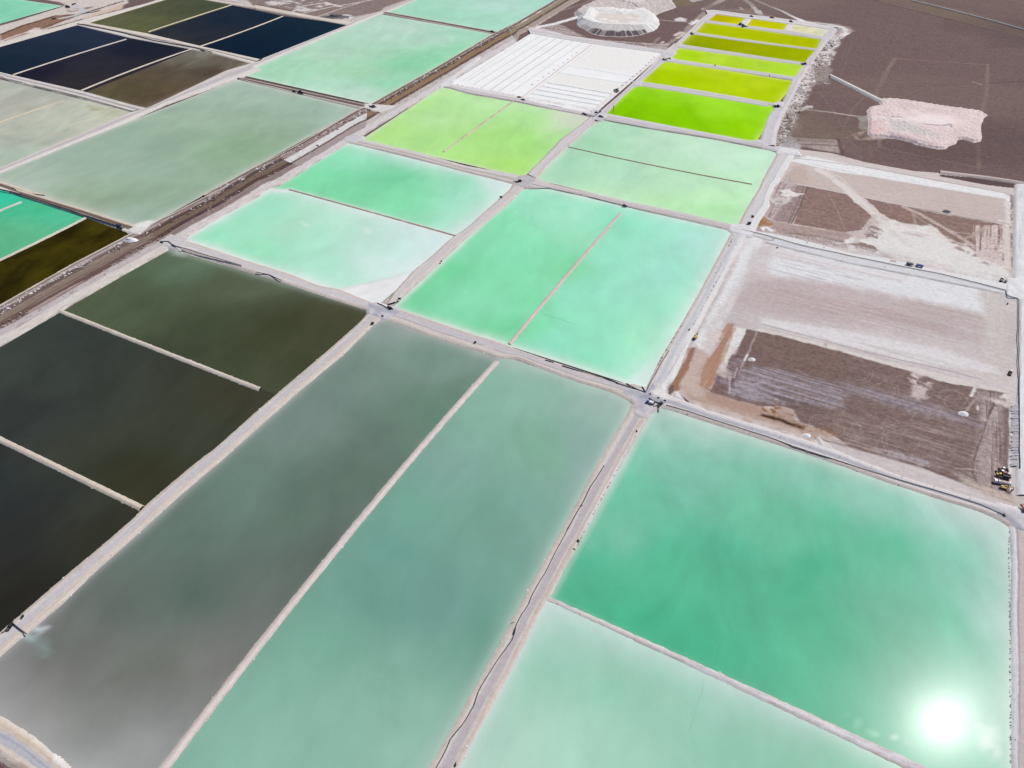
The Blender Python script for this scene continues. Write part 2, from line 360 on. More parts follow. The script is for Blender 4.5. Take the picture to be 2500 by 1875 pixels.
# ------------------------------------------------------------------ ponds
_pz = [0]
def pond(quad, ctrl, fades=(8, 8, 8, 8), fc=(200, 222, 212), fs=.8, mat=None, var=.5, layers=(), step=None, z=-1.0, label=None, pw=2.0, edges=None):
    Q = P(quad, z)
    a, b, c, d = Q
    Lu = (np.hypot(*(b - a)) + np.hypot(*(c - d))) / 2; Lv = (np.hypot(*(d - a)) + np.hypot(*(c - b))) / 2
    if step is None: step = 3.0 if Q[:, 1].min() < 650 else 4.5
    eu, ev = 2.4 / Lu, 2.4 / Lv
    nu = max(6, int(Lu / step)); nv = max(6, int(Lv / step))
    ek_ = edges or {}
    u, v = np.meshgrid(np.linspace(-eu * (.45 if 'ad' in ek_ else 1), 1 + eu * (.45 if 'bc' in ek_ else 1), nu), np.linspace(-ev * (.45 if 'ab' in ek_ else 1), 1 + ev * (.45 if 'dc' in ek_ else 1), nv), indexing='ij'); u = u.ravel(); v = v.ravel()
    XY = a * ((1 - u) * (1 - v))[:, None] + b * (u * (1 - v))[:, None] + c * (u * v)[:, None] + d * ((1 - u) * v)[:, None]
    for ek, es in (edges or {}).items():        # a surveyed, slightly bent shore instead of the straight one
        p0, p1, prm, wt = {'ab': (a, b, u, 1 - v), 'dc': (d, c, u, v), 'ad': (a, d, v, 1 - u), 'bc': (b, c, v, u)}[ek]
        E_ = bend(P(es, z)); dv = p1 - p0; L2 = dv @ dv; tt = (E_ - p0) @ dv / L2; off = E_ - (p0 + tt[:, None] * dv)
        o_ = np.argsort(tt); ti = np.r_[0, tt[o_], 1]; ox = np.r_[0, off[o_, 0], 0]; oy_ = np.r_[0, off[o_, 1], 0]
        XY = XY + np.stack([np.interp(prm, ti, ox), np.interp(prm, ti, oy_)], 1) * np.clip(wt, 0, 1.05)[:, None]
    X, Y = XY[:, 0], XY[:, 1]
    wx = X + (fbm(X / 60, Y / 60, 3, 21) - .5) * 50; wy = Y + (fbm(X / 60, Y / 60, 3, 22) - .5) * 50
    C = np.zeros((len(X), 3)); Wt = np.zeros(len(X))
    k = CROPS['F']
    for tok in ctrl:
        crop, px, py, rgb = tok
        k = CROPS[crop]; gx, gy = at(k[0] + px * k[2], k[1] + py * k[2], z)
        wgt = 1 / (((wx - gx) ** 2 + (wy - gy) ** 2) + 200) ** (pw / 2 + .3)
        C += wgt[:, None] * alb(rgb); Wt += wgt  # greyer control colours carry part of the sky's reflection as paint
    C /= Wt[:, None]
    G = np.full(len(X), var)
    dd = [v * Lv, (1 - u) * Lu, (1 - v) * Lv, u * Lu]       # edges ab, bc, cd, da
    nz = .45 + 1.1 * fbm(X / 30, Y / 30, 4, 33)
    F = np.zeros(len(X))
    for e, wd in zip(dd, fades):
        if wd <= 0: continue
        F = 1 - (1 - F) * (1 - fs * np.exp(-np.maximum(e, 0) / (wd * nz)))
    C += (alb(fc) - C) * F[:, None]
    C, G = paint(X, Y, C, G, layers, z)
    _pz[0] += 1
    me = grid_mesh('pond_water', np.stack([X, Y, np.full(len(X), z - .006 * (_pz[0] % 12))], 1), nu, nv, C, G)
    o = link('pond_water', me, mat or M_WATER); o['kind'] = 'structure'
    if label: o['label'] = label
    return o

# ================================================================== WATER
LIMEF = (200, 226, 110)
pond("F -200,969 345,1243 -100,1632 -250,1500", [('c0', 200, 1300, (45, 46, 46)), ('c0', 900, 1000, (57, 62, 54)), ('c0', 600, 700, (53, 58, 54)), ('d0', 100, 200, (42, 41, 37)), ('c0', 1000, 1250, (50, 51, 41)), ('c0', 100, 900, (45, 50, 52))],
     (0, 0, 0, 0), mat=M_WATER_DEEP, var=.7, label='near black brine pond', edges={'ab': 'c0 -600,240 0,528 250,650 700,870 1100,1065 1200,1112'})
pond("F 147,762 676,966 357,1232 -210,962", [('b0', 600, 1300, (56, 62, 58)), ('c0', 600, 100, (60, 66, 60)), ('c0', 1500, 500, (60, 65, 55)), ('c0', 1200, 900, (54, 55, 40)), ('c0', 200, 300, (52, 57, 56)), ('c0', 2000, 200, (62, 63, 49)), ('b0', 200, 1400, (62, 69, 64))],
     (0, 0, 0, 0), mat=M_WATER_DEEP, var=.7, label='dark olive grey brine pond', edges={'ab': "b0 508,1035 950,1200 1480,1432 1900,1580 2150,1662 c0 2198,108", 'dc': 'c0 -600,240 0,528 250,650 700,870 1100,1065 1200,1112'})
pond("F 416,612 903,759 676,966 147,762", [('b0', 1600, 650, (95, 115, 93)), ('b0', 1300, 900, (75, 87, 65)), ('b0', 1800, 1200, (67, 76, 57)), ('b1', 300, 1200, (63, 68, 47)), ('b1', 700, 1100, (73, 73, 54)), ('b0', 1400, 1400, (65, 71, 56)), ('b0', 1000, 1000, (83, 95, 73)), ('b0', 2100, 800, (85, 95, 75))],
     (3, 0, 0, 0), (160, 170, 160), .4, mat=M_WATER_DEEP, var=.6, layers=[('p', "b0 1450,505 1600,520 1560,570 1480,560", (190, 200, 195), dict(f=7, n=5, a=.7))], label='dark green grey brine pond', edges={'dc': "b0 508,1035 950,1200 1480,1432 1900,1580 2150,1662 c0 2198,108"})
pond("F 935,777 1216,880 300,1958 -88,1680", [('b1', 1200, 1200, (138, 156, 148)), ('b1', 1500, 1350, (120, 148, 135)), ('c1', 900, 100, (118, 140, 130)), ('c1', 400, 400, (118, 138, 130)), ('c1', 1500, 300, (104, 136, 118)), ('c1', 900, 800, (97, 117, 106)), ('c1', 300, 1000, (98, 120, 108)), ('c0', 1900, 900, (105, 130, 118)), ('c0', 1500, 1300, (98, 118, 108)), ('c1', 500, 1400, (95, 108, 100)), ('d0', 1500, 200, (84, 104, 95)), ('d0', 900, 300, (96, 108, 102)), ('d0', 500, 700, (104, 106, 100)), ('d0', 1200, 900, (108, 112, 104)), ('d0', 400, 1100, (112, 110, 105)), ('d0', 900, 1300, (118, 124, 117)), ('d0', 1700, 900, (124, 124, 120)), ('d0', 300, 1350, (142, 140, 140)), ('d0', 900, 1600, (155, 158, 158)), ('d0', 100, 1000, (140, 138, 140))],
     (7, 1.2, 18, 2.5), (190, 190, 190), .5, var=.6, layers=[('l', "d0 230,530 300,575 360,640 400,700", (150, 180, 178), dict(w=3.5, f=3, n=3, a=.4)), ('l', "d0 290,490 370,495", (200, 210, 215), dict(w=4, f=1.6, n=2, a=.8)), ('l', "d0 225,530 290,570", (185, 205, 205), dict(w=2.4, f=1.2, n=1.5, a=.8))], label='grey teal brine pond', edges={'bc': "b1 2050,1462 c1 1935,0 1415,600 1000,1085 535,1659 d0 2212,570 1732,1200 1305,1659 1240,1850"})  # grey south west edge: whitish shallows with some painted sky reflection
pond("F 1216,870 1543,980 998,1965 300,1958", [('c2', 300, 200, (142, 184, 166)), ('c2', 800, 300, (152, 180, 170)), ('c2', 300, 600, (128, 176, 150)), ('c2', 600, 700, (140, 168, 164)), ('c2', 100, 1000, (122, 166, 152)), ('c1', 2000, 300, (138, 182, 164)), ('c1', 1700, 700, (130, 165, 155)), ('c1', 1900, 1000, (118, 165, 148)), ('c1', 1300, 1000, (115, 165, 148)), ('c1', 1100, 1400, (107, 156, 143)), ('d1', 1000, 300, (108, 155, 142)), ('d1', 1500, 300, (112, 154, 147)), ('d1', 600, 700, (118, 168, 148)), ('d1', 1600, 700, (120, 165, 148)), ('d1', 500, 1200, (138, 182, 164)), ('d1', 1200, 1200, (140, 184, 165)), ('d1', 300, 1600, (143, 188, 169)), ('d1', 1400, 1600, (148, 190, 172)), ('d1', 1900, 400, (105, 155, 138))],
     (9, 4, 0, 1.2), (198, 210, 203), .5, var=.5, label='grey turquoise brine pond', edges={'ad': "b1 2050,1462 c1 1935,0 1415,600 1000,1085 535,1659 d0 2212,570 1732,1200 1305,1659 1240,1850"})
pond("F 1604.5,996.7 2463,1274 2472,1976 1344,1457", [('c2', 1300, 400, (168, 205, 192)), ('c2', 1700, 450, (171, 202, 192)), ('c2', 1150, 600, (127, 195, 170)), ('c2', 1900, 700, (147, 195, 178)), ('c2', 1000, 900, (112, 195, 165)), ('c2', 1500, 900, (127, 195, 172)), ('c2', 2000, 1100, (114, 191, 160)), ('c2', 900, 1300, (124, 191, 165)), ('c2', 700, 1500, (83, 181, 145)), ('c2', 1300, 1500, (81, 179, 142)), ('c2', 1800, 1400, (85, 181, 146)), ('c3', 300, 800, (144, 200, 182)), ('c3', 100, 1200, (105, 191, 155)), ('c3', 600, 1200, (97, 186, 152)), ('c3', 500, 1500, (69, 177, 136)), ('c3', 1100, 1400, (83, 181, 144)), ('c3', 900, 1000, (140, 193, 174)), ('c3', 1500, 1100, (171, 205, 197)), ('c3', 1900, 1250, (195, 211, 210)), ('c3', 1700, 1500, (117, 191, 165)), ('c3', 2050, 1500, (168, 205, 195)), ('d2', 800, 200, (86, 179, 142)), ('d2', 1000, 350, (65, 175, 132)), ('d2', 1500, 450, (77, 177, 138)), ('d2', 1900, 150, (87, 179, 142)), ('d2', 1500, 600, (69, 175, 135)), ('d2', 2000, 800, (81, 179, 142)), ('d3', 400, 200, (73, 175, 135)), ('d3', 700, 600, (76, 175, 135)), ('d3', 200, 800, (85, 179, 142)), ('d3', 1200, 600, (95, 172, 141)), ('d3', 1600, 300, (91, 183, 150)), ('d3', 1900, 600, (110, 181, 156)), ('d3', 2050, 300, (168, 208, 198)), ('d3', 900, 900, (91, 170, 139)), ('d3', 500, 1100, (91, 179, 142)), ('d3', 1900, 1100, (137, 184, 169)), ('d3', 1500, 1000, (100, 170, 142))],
     (8, 6, .8, 1.2), (210, 219, 213), .6, var=.75, layers=[('l', "d3 760,1240 850,1310 930,1370 1030,1400", (165, 222, 192), dict(w=2.2, f=1.5, n=3, nf=3, a=.6, g=.5, gs=3)), ('l', "d3 1010,1370 1060,1410 1090,1390", (235, 240, 238), dict(w=1.4, f=.8, n=2.5, nf=2, g=.5, gs=2, a=.6)), ('p', "d3 1850,1280 1930,1300 2010,1400 1980,1600 1880,1560 1820,1400", (215, 226, 220), dict(f=4, n=6, a=.55, g=.55, gs=14)), ('p', "d3 1200,1430 1280,1440 1480,1600 1380,1620 1210,1490", (150, 190, 172), dict(f=4, n=6, a=.5, g=.5, gs=7))], label='emerald green brine pond', edges={'dc': "d2 335,228 600,345 900,490 1300,690 1800,910 2212,1082 d3 350,1190 700,1370 1000,1500 1350,1665 1700,1850"})
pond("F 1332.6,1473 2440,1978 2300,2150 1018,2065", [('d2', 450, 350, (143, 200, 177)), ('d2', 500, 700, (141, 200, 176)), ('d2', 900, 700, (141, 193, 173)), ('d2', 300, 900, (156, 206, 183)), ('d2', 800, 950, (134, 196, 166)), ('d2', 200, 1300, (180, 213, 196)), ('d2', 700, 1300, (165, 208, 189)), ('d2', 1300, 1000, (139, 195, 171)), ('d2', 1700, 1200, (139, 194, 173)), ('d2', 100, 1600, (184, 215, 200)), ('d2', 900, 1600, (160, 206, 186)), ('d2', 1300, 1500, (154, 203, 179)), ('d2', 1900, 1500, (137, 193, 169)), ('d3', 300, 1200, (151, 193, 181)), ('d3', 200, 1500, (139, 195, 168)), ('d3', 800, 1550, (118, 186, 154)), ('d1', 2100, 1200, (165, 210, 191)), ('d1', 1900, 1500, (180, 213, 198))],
     (11, 0, 0, 5), (205, 222, 218), .85, var=.5, label='pale aqua brine pond', edges={'ab': "d2 335,228 600,345 900,490 1300,690 1800,910 2212,1082 d3 350,1190 700,1370 1000,1500 1350,1665 1700,1850"})
pond("F 1285,449 1790,564 1575,946 964,752", [('b2', 200, 200, (160, 228, 196)), ('b2', 600, 200, (168, 230, 200)), ('b2', 300, 500, (140, 224, 180)), ('b2', 700, 400, (158, 228, 190)), ('b2', 100, 600, (130, 218, 172)), ('b2', 500, 650, (135, 222, 166)), ('b2', 200, 900, (128, 218, 164)), ('b2', 150, 1200, (135, 222, 172)), ('b1', 2100, 300, (140, 225, 180)), ('b1', 1700, 700, (120, 216, 160)), ('b1', 1900, 1000, (140, 221, 180)), ('b1', 1400, 950, (124, 216, 164)), ('b1', 2000, 1200, (118, 214, 158)), ('b2', 1000, 300, (145, 225, 192)), ('b2', 1300, 300, (165, 230, 206)), ('b2', 900, 600, (155, 226, 200)), ('b2', 1300, 700, (162, 226, 206)), ('b2', 1600, 450, (178, 230, 216)), ('b2', 1000, 900, (158, 226, 201)), ('b2', 600, 900, (150, 226, 196)), ('b2', 1400, 1000, (155, 227, 196)), ('b2', 700, 1200, (150, 224, 193)), ('b2', 1100, 1300, (158, 230, 192)), ('b2', 300, 1300, (145, 222, 196)), ('b2', 500, 1500, (136, 221, 182)), ('b2', 900, 1500, (155, 228, 196)), ('b2', 1200, 1500, (190, 232, 218))],
     (7, 10, 4, 2.5), (222, 232, 228), .75, var=.5, layers=[('p', "b2 960,1640 1180,1500 1150,1659", (215, 234, 228), dict(f=5, n=5, a=.8))], label='mint green brine pond split by a spur')
pond("F 848.6,350 1253.6,451 1114,574 664,461", [('a1', 900, 1350, (150, 228, 190)), ('a1', 700, 1450, (130, 222, 170)), ('a1', 1300, 1350, (162, 225, 195)), ('a1', 1200, 1500, (122, 213, 162)), ('a1', 1800, 1500, (150, 222, 186)), ('a1', 2100, 1560, (198, 232, 222)), ('b1', 700, 50, (128, 216, 163)), ('b1', 1200, 100, (132, 218, 168)), ('b1', 1800, 100, (160, 228, 196)), ('b1', 1300, 250, (150, 225, 186)), ('b1', 1600, 330, (172, 232, 206)), ('a1', 400, 1570, (133, 223, 172)), ('a1', 1000, 1600, (126, 215, 165))],
     (12, 16, 3, 3), (222, 230, 230), .8, var=.5, label='bright jade brine pond', edges={'dc': "b1 300,10 800,150 1300,285 1650,380 1710,402"})
pond("F 662,461 1117,574 921,742 454,584", [('b0', 1700, 420, (150, 230, 190)), ('b0', 2000, 300, (165, 228, 195)), ('b0', 2100, 500, (155, 228, 190)), ('b1', 100, 150, (160, 228, 196)), ('b1', 300, 300, (176, 225, 196)), ('b1', 700, 300, (182, 228, 206)), ('b1', 100, 550, (150, 226, 186)), ('b1', 500, 550, (172, 228, 201)), ('b1', 900, 500, (196, 230, 216)), ('b1', 1300, 400, (202, 232, 226)), ('b1', 1500, 450, (208, 232, 230)), ('b1', 600, 720, (175, 230, 206)), ('b1', 1000, 700, (206, 234, 226)), ('b1', 1200, 650, (215, 235, 232))],
     (14, 12, 6, 6), (226, 232, 232), .85, var=.4, layers=[('p', "b1 1010,975 1180,880 1340,710 1250,735 980,800 720,850 950,950", (229, 229, 231), dict(f=3, n=4)), ('l', "b1 740,850 900,810 1100,770 1290,715", (216, 210, 210), dict(w=3, f=2, n=2, a=.7)), ('l', "b1 860,900 1020,850 1130,815", (222, 216, 216), dict(w=3, f=2, n=3, a=.7)), ('p', "b1 920,320 990,330 980,390 940,370", (222, 236, 230), dict(f=2, n=3, a=.7, g=.6, gs=4)), ('p', "b1 390,280 460,320 440,335", (225, 236, 228), dict(f=2, n=3, a=.8)), ('l', "b1 180,10 260,20 320,10", (228, 228, 226), dict(w=10, f=4, n=5))], label='milky pale aqua brine pond', edges={'ab': "b1 300,10 800,150 1300,285 1650,380 1710,402"})
pond("F 1080,213 1444,284 1287,433 886,341", [('a1', 1300, 900, (178, 230, 140)), ('a1', 1700, 900, (180, 230, 155)), ('a1', 1900, 850, (190, 232, 168)), ('a1', 1100, 1100, (180, 228, 138)), ('a1', 1500, 1200, (176, 229, 142)), ('a1', 1600, 1000, (185, 230, 160)), ('a1', 2000, 1150, (172, 227, 132)), ('a1', 1900, 1350, (180, 229, 132)), ('a1', 2150, 1400, (172, 225, 115)), ('a2', 150, 1000, (175, 230, 150)), ('a2', 100, 1200, (168, 227, 128)), ('a2', 400, 1200, (178, 232, 150)), ('a2', 500, 1000, (208, 220, 194)), ('a2', 650, 980, (224, 218, 213)), ('a2', 250, 1350, (172, 228, 128)), ('a2', 300, 900, (190, 230, 176))],
     (3, 5, 2, 3), (216, 222, 200), .6, M_WATER_FAR, .5, label='yellow green brine pond split by a spur')
pond("F 1465,290 1899,370 1801,554 1307,436", [('a2', 900, 1100, (178, 222, 190)), ('a2', 1300, 1150, (190, 226, 198)), ('a2', 700, 1200, (165, 215, 178)), ('a2', 1700, 1300, (200, 232, 208)), ('a2', 2100, 1300, (200, 235, 208)), ('a2', 500, 1400, (168, 218, 186)), ('a2', 1000, 1450, (178, 222, 192)), ('a2', 1500, 1550, (190, 230, 196)), ('a2', 2100, 1500, (198, 238, 202)), ('b2', 900, 50, (190, 232, 190)), ('b2', 1400, 100, (188, 235, 182)), ('b2', 1800, 200, (180, 232, 175)), ('b2', 1700, 50, (195, 238, 192))],
     (3, 3, 2, 3), (215, 225, 212), .6, M_WATER_FAR, .5, label='pale mint brine pond')
pond("F 1555.4,208 1898,260 1843,345 1476,280", [('a2', 1300, 900, (134, 199, 9)), ('a2', 1000, 950, (128, 194, 3)), ('a2', 1600, 850, (159, 219, 45)), ('a2', 1800, 900, (160, 222, 48)), ('a2', 1500, 1000, (134, 202, 6)), ('a2', 2100, 950, (156, 222, 38)), ('Z1', 300, 1250, (134, 202, 3)), ('Z1', 900, 1400, (144, 209, 6)), ('Z1', 1100, 1500, (154, 214, 19)), ('Z1', 1200, 1250, (156, 222, 44)), ('Z1', 100, 1400, (134, 200, 3)), ('Z1', 700, 1100, (162, 222, 54))],
     (4, 3, 2, 2), LIMEF, .7, M_WATER_LIME, .6, label='vivid green lime pond')
pond("F 1617.5,148 1940,199.6 1895,253.5 1564,200", [('Z1', 200, 750, (183, 217, 34)), ('Z1', 600, 800, (188, 214, 38)), ('Z1', 300, 900, (170, 204, 3)), ('Z1', 900, 900, (178, 208, 14)), ('Z1', 1200, 950, (190, 214, 39)), ('Z1', 1100, 1080, (180, 207, 13)), ('Z1', 1400, 1000, (176, 206, 13)), ('Z1', 100, 850, (170, 204, 3))],
     (4, 3, 2, 3), (215, 226, 110), .7, M_WATER_LIME, .6, label='yellow lime pond')
pond("Z1 250,534 1672,732 1597,873 128,656", [('Z1', 300, 600, (174, 212, 32)), ('Z1', 700, 650, (186, 218, 61)), ('Z1', 500, 640, (169, 212, 19)), ('Z1', 1200, 740, (180, 220, 63)), ('Z1', 1500, 800, (176, 220, 54)), ('Z1', 1000, 740, (176, 212, 42))],
     (4, 3, 2, 5), (220, 232, 150), .7, M_WATER_LIME, .6, label='bright lime pond')
pond("Z1 412,383 1797,565 1711,713 270,501", [('Z1', 500, 450, (150, 165, 5)), ('Z1', 1000, 530, (156, 168, 5)), ('Z1', 1500, 600, (156, 175, 5)), ('Z1', 600, 540, (143, 162, 2))], (2, 2, 2, 4), (215, 220, 110), .6, M_WATER_LIME, .5, label='dull olive lime pond')
pond("Z1 550,253 1862,446 1806,553 456,369", [('Z1', 800, 330, (180, 196, 8)), ('Z1', 1200, 400, (176, 192, 8)), ('Z1', 1600, 450, (176, 188, 8)), ('Z1', 600, 330, (172, 191, 8))], (2, 2, 2, 4), (215, 220, 110), .6, M_WATER_LIME, .5, label='mustard green pond')
pond("Z1 652,154 1013,202 922,278 598,236", [('Z1', 750, 190, (186, 176, 5)), ('Z1', 900, 230, (198, 200, 10)), ('Z1', 700, 220, (186, 178, 5))], (2, 2, 2, 2), (215, 210, 120), .5, M_WATER_LIME, .5, label='small mustard pond')
pond("Z1 1082,209 1484,265 1433,343 1021,291", [('Z1', 1200, 250, (198, 200, 5)), ('Z1', 1350, 300, (196, 200, 5))], (2, 2, 2, 2), (215, 210, 120), .5, M_WATER_LIME, .5, label='small golden pond')
pond("Z1 1550,268 1968,330 1907,415 1480,345", [('Z1', 1600, 320, (214, 212, 140)), ('Z1', 1750, 350, (225, 222, 200)), ('Z1', 1850, 385, (216, 216, 162)), ('Z1', 1650, 285, (228, 226, 216)), ('Z1', 1700, 370, (222, 218, 170)), ('Z1', 1900, 330, (230, 228, 222))], (5, 5, 5, 5), (230, 228, 224), .8, M_WATER_LIME, 1.0, label='nearly dry whitish pond')
pond("F 578,195 873,267 346,557 -26,434", [('a0', 2100, 750, (168, 190, 172)), ('a0', 1700, 1000, (158, 182, 160)), ('a0', 1300, 1200, (150, 175, 154)), ('a0', 900, 1350, (158, 180, 163)), ('a0', 300, 1500, (170, 188, 172)), ('a0', 1300, 1450, (155, 180, 160)), ('a0', 1900, 1300, (148, 178, 146)), ('a0', 2100, 1200, (142, 172, 139)), ('a1', 300, 900, (160, 185, 166)), ('a1', 100, 1100, (150, 175, 152)), ('a1', 700, 950, (163, 188, 170)), ('b0', 500, 100, (150, 172, 146)), ('b0', 900, 150, (146, 168, 142)), ('b0', 1400, 80, (150, 176, 152)), ('b0', 1100, 250, (160, 182, 165))],
     (5, 4, 7, 4), (206, 206, 200), .6, M_WATER_FAR, .6, layers=[('p', "b0 1110,310 1180,290 1250,272 1310,272 1250,335 1140,340", (226, 224, 222), dict(f=3, n=4))], label='sage grey brine pond')
pond("F 926,35 1203,84 909,253 586,181", [('a1', 1100, 250, (186, 220, 198)), ('a1', 1500, 350, (182, 218, 196)), ('a1', 1800, 300, (170, 222, 190)), ('a1', 700, 450, (180, 215, 190)), ('a1', 300, 600, (170, 220, 185)), ('a1', 900, 600, (165, 212, 175)), ('a1', 1300, 550, (143, 213, 168)), ('a1', 1500, 500, (146, 214, 170)), ('a1', 1100, 700, (155, 216, 180)), ('a1', 600, 700, (180, 222, 196)), ('a1', 900, 800, (192, 222, 203)), ('a1', 1700, 420, (155, 218, 178)), ('a1', 1300, 230, (190, 218, 200))],
     (3, 3, 5, 4), (214, 224, 214), .6, M_WATER_FAR, .6, label='seafoam brine pond')
pond("F 1100,-48 1435,-40 1215,78 947,29", [('a1', 1500, 100, (165, 220, 188)), ('a1', 1900, 150, (170, 222, 195)), ('a1', 2100, 50, (186, 222, 206)), ('a2', 200, 50, (176, 222, 200))], (3, 3, 3, 3), (214, 224, 214), .6, M_WATER_FAR, .5, label='distant seafoam pond')
pond("F 438,-11 565,13 345,86 215,55", [('a0', 1500, 80, (78, 80, 50)), ('a0', 1100, 200, (88, 90, 52)), ('a0', 900, 190, (95, 95, 60)), ('a0', 1700, 50, (70, 74, 46))], (0, 0, 2, 2), (140, 135, 100), .4, M_WATER_DEEP, .8, label='olive pond')
pond("F 565,13 690,40 495,114 345,86", [('a0', 1900, 150, (14, 26, 42)), ('a0', 1600, 250, (30, 34, 42)), ('a0', 1450, 320, (44, 42, 44)), ('a1', 100, 100, (8, 24, 42))], (0, 0, 0, 0), mat=M_WATER_DEEP, var=.8, label='dark navy pond')
pond("F 690,40 853,60 637,146 495,114", [('a0', 2000, 350, (2, 22, 42)), ('a1', 300, 250, (2, 26, 44)), ('a1', 600, 220, (10, 34, 48))], (0, 0, 0, 0), mat=M_WATER_DEEP, var=.8, label='deep blue black pond')
pond("F 185,62 330,92 20,182 -117,147", [('a0', 700, 300, (30, 38, 58)), ('a0', 300, 450, (22, 34, 50)), ('a0', 50, 500, (12, 30, 44)), ('a0', 900, 310, (34, 40, 58))], (0, 0, 0, 0), mat=M_WATER_DEEP, var=.8, label='dark slate pond')
pond("F 330,92 471,120 200,227 20,182", [('a0', 1200, 400, (22, 24, 38)), ('a0', 800, 550, (40, 38, 44)), ('a0', 300, 620, (26, 20, 36)), ('a0', 600, 700, (46, 40, 44))], (0, 0, 0, 0), mat=M_WATER_DEEP, var=.8, label='dark violet pond')
pond("F 471,120 617,153 359,266 200,227", [('a0', 1650, 460, (122, 118, 106)), ('a0', 1900, 520, (98, 90, 78)), ('a0', 1300, 620, (84, 72, 56)), ('a0', 1000, 780, (86, 78, 52)), ('a0', 1400, 800, (90, 76, 56)), ('a0', 1800, 620, (82, 68, 54)), ('a0', 2000, 570, (110, 100, 86))], (2, 6, 3, 0), (165, 158, 146), .7, M_WATER_DEEP, 1.2, label='murky brown pond')
pond("F -150,158 318,274 -150,474 -260,300", [('a0', 300, 750, (176, 180, 166)), ('a0', 200, 900, (182, 180, 168)), ('a0', 600, 950, (188, 192, 176)), ('a0', 900, 950, (194, 196, 172)), ('a0', 400, 1150, (182, 188, 172)), ('a0', 200, 1350, (172, 190, 174)), ('a0', 700, 1050, (192, 195, 178))], (0, 3, 3, 0), (208, 206, 190), .6, M_WATER_FAR, 1.0,
     layers=[('p', "a0 720,880 1000,890 1080,950 900,950 720,920", (168, 160, 120), dict(f=4, n=8, g=.4, gs=14, a=.8)), ('p', "a0 420,1150 500,1130 440,1110", (200, 175, 150), dict(f=4, n=5, a=.4))], label='pale silted pond')
pond("F -150,408 208,530 -150,708 -260,560", [('b0', 50, 60, (55, 198, 160)), ('b0', 300, 200, (72, 188, 140)), ('b0', 500, 250, (80, 188, 148)), ('b0', 100, 400, (96, 178, 134)), ('b0', 300, 380, (92, 178, 136))], (0, 0, 0, 0), mat=M_WATER_FAR, var=1.0, label='teal pond')
pond("F 211,535 322,571 -120,808 -150,710", [('b0', 800, 350, (62, 56, 12)), ('b0', 500, 500, (58, 52, 8)), ('b0', 300, 700, (62, 56, 10)), ('b0', 100, 800, (46, 40, 10)), ('b0', 900, 430, (58, 50, 8)), ('b0', 550, 380, (30, 22, 4))], (0, 0, 0, 0), mat=M_WATER_DEEP, var=3.0, label='dark brown olive pond')
pond("F -60,-16 150,14 0,58 -120,88", [('Z8', 200, 200, (132, 212, 170)), ('Z8', 700, 130, (145, 216, 180)), ('Z8', 300, 350, (138, 212, 176))], (3, 3, 5, 0), (200, 216, 204), .8, M_WATER_FAR, .6, label='far green pond')

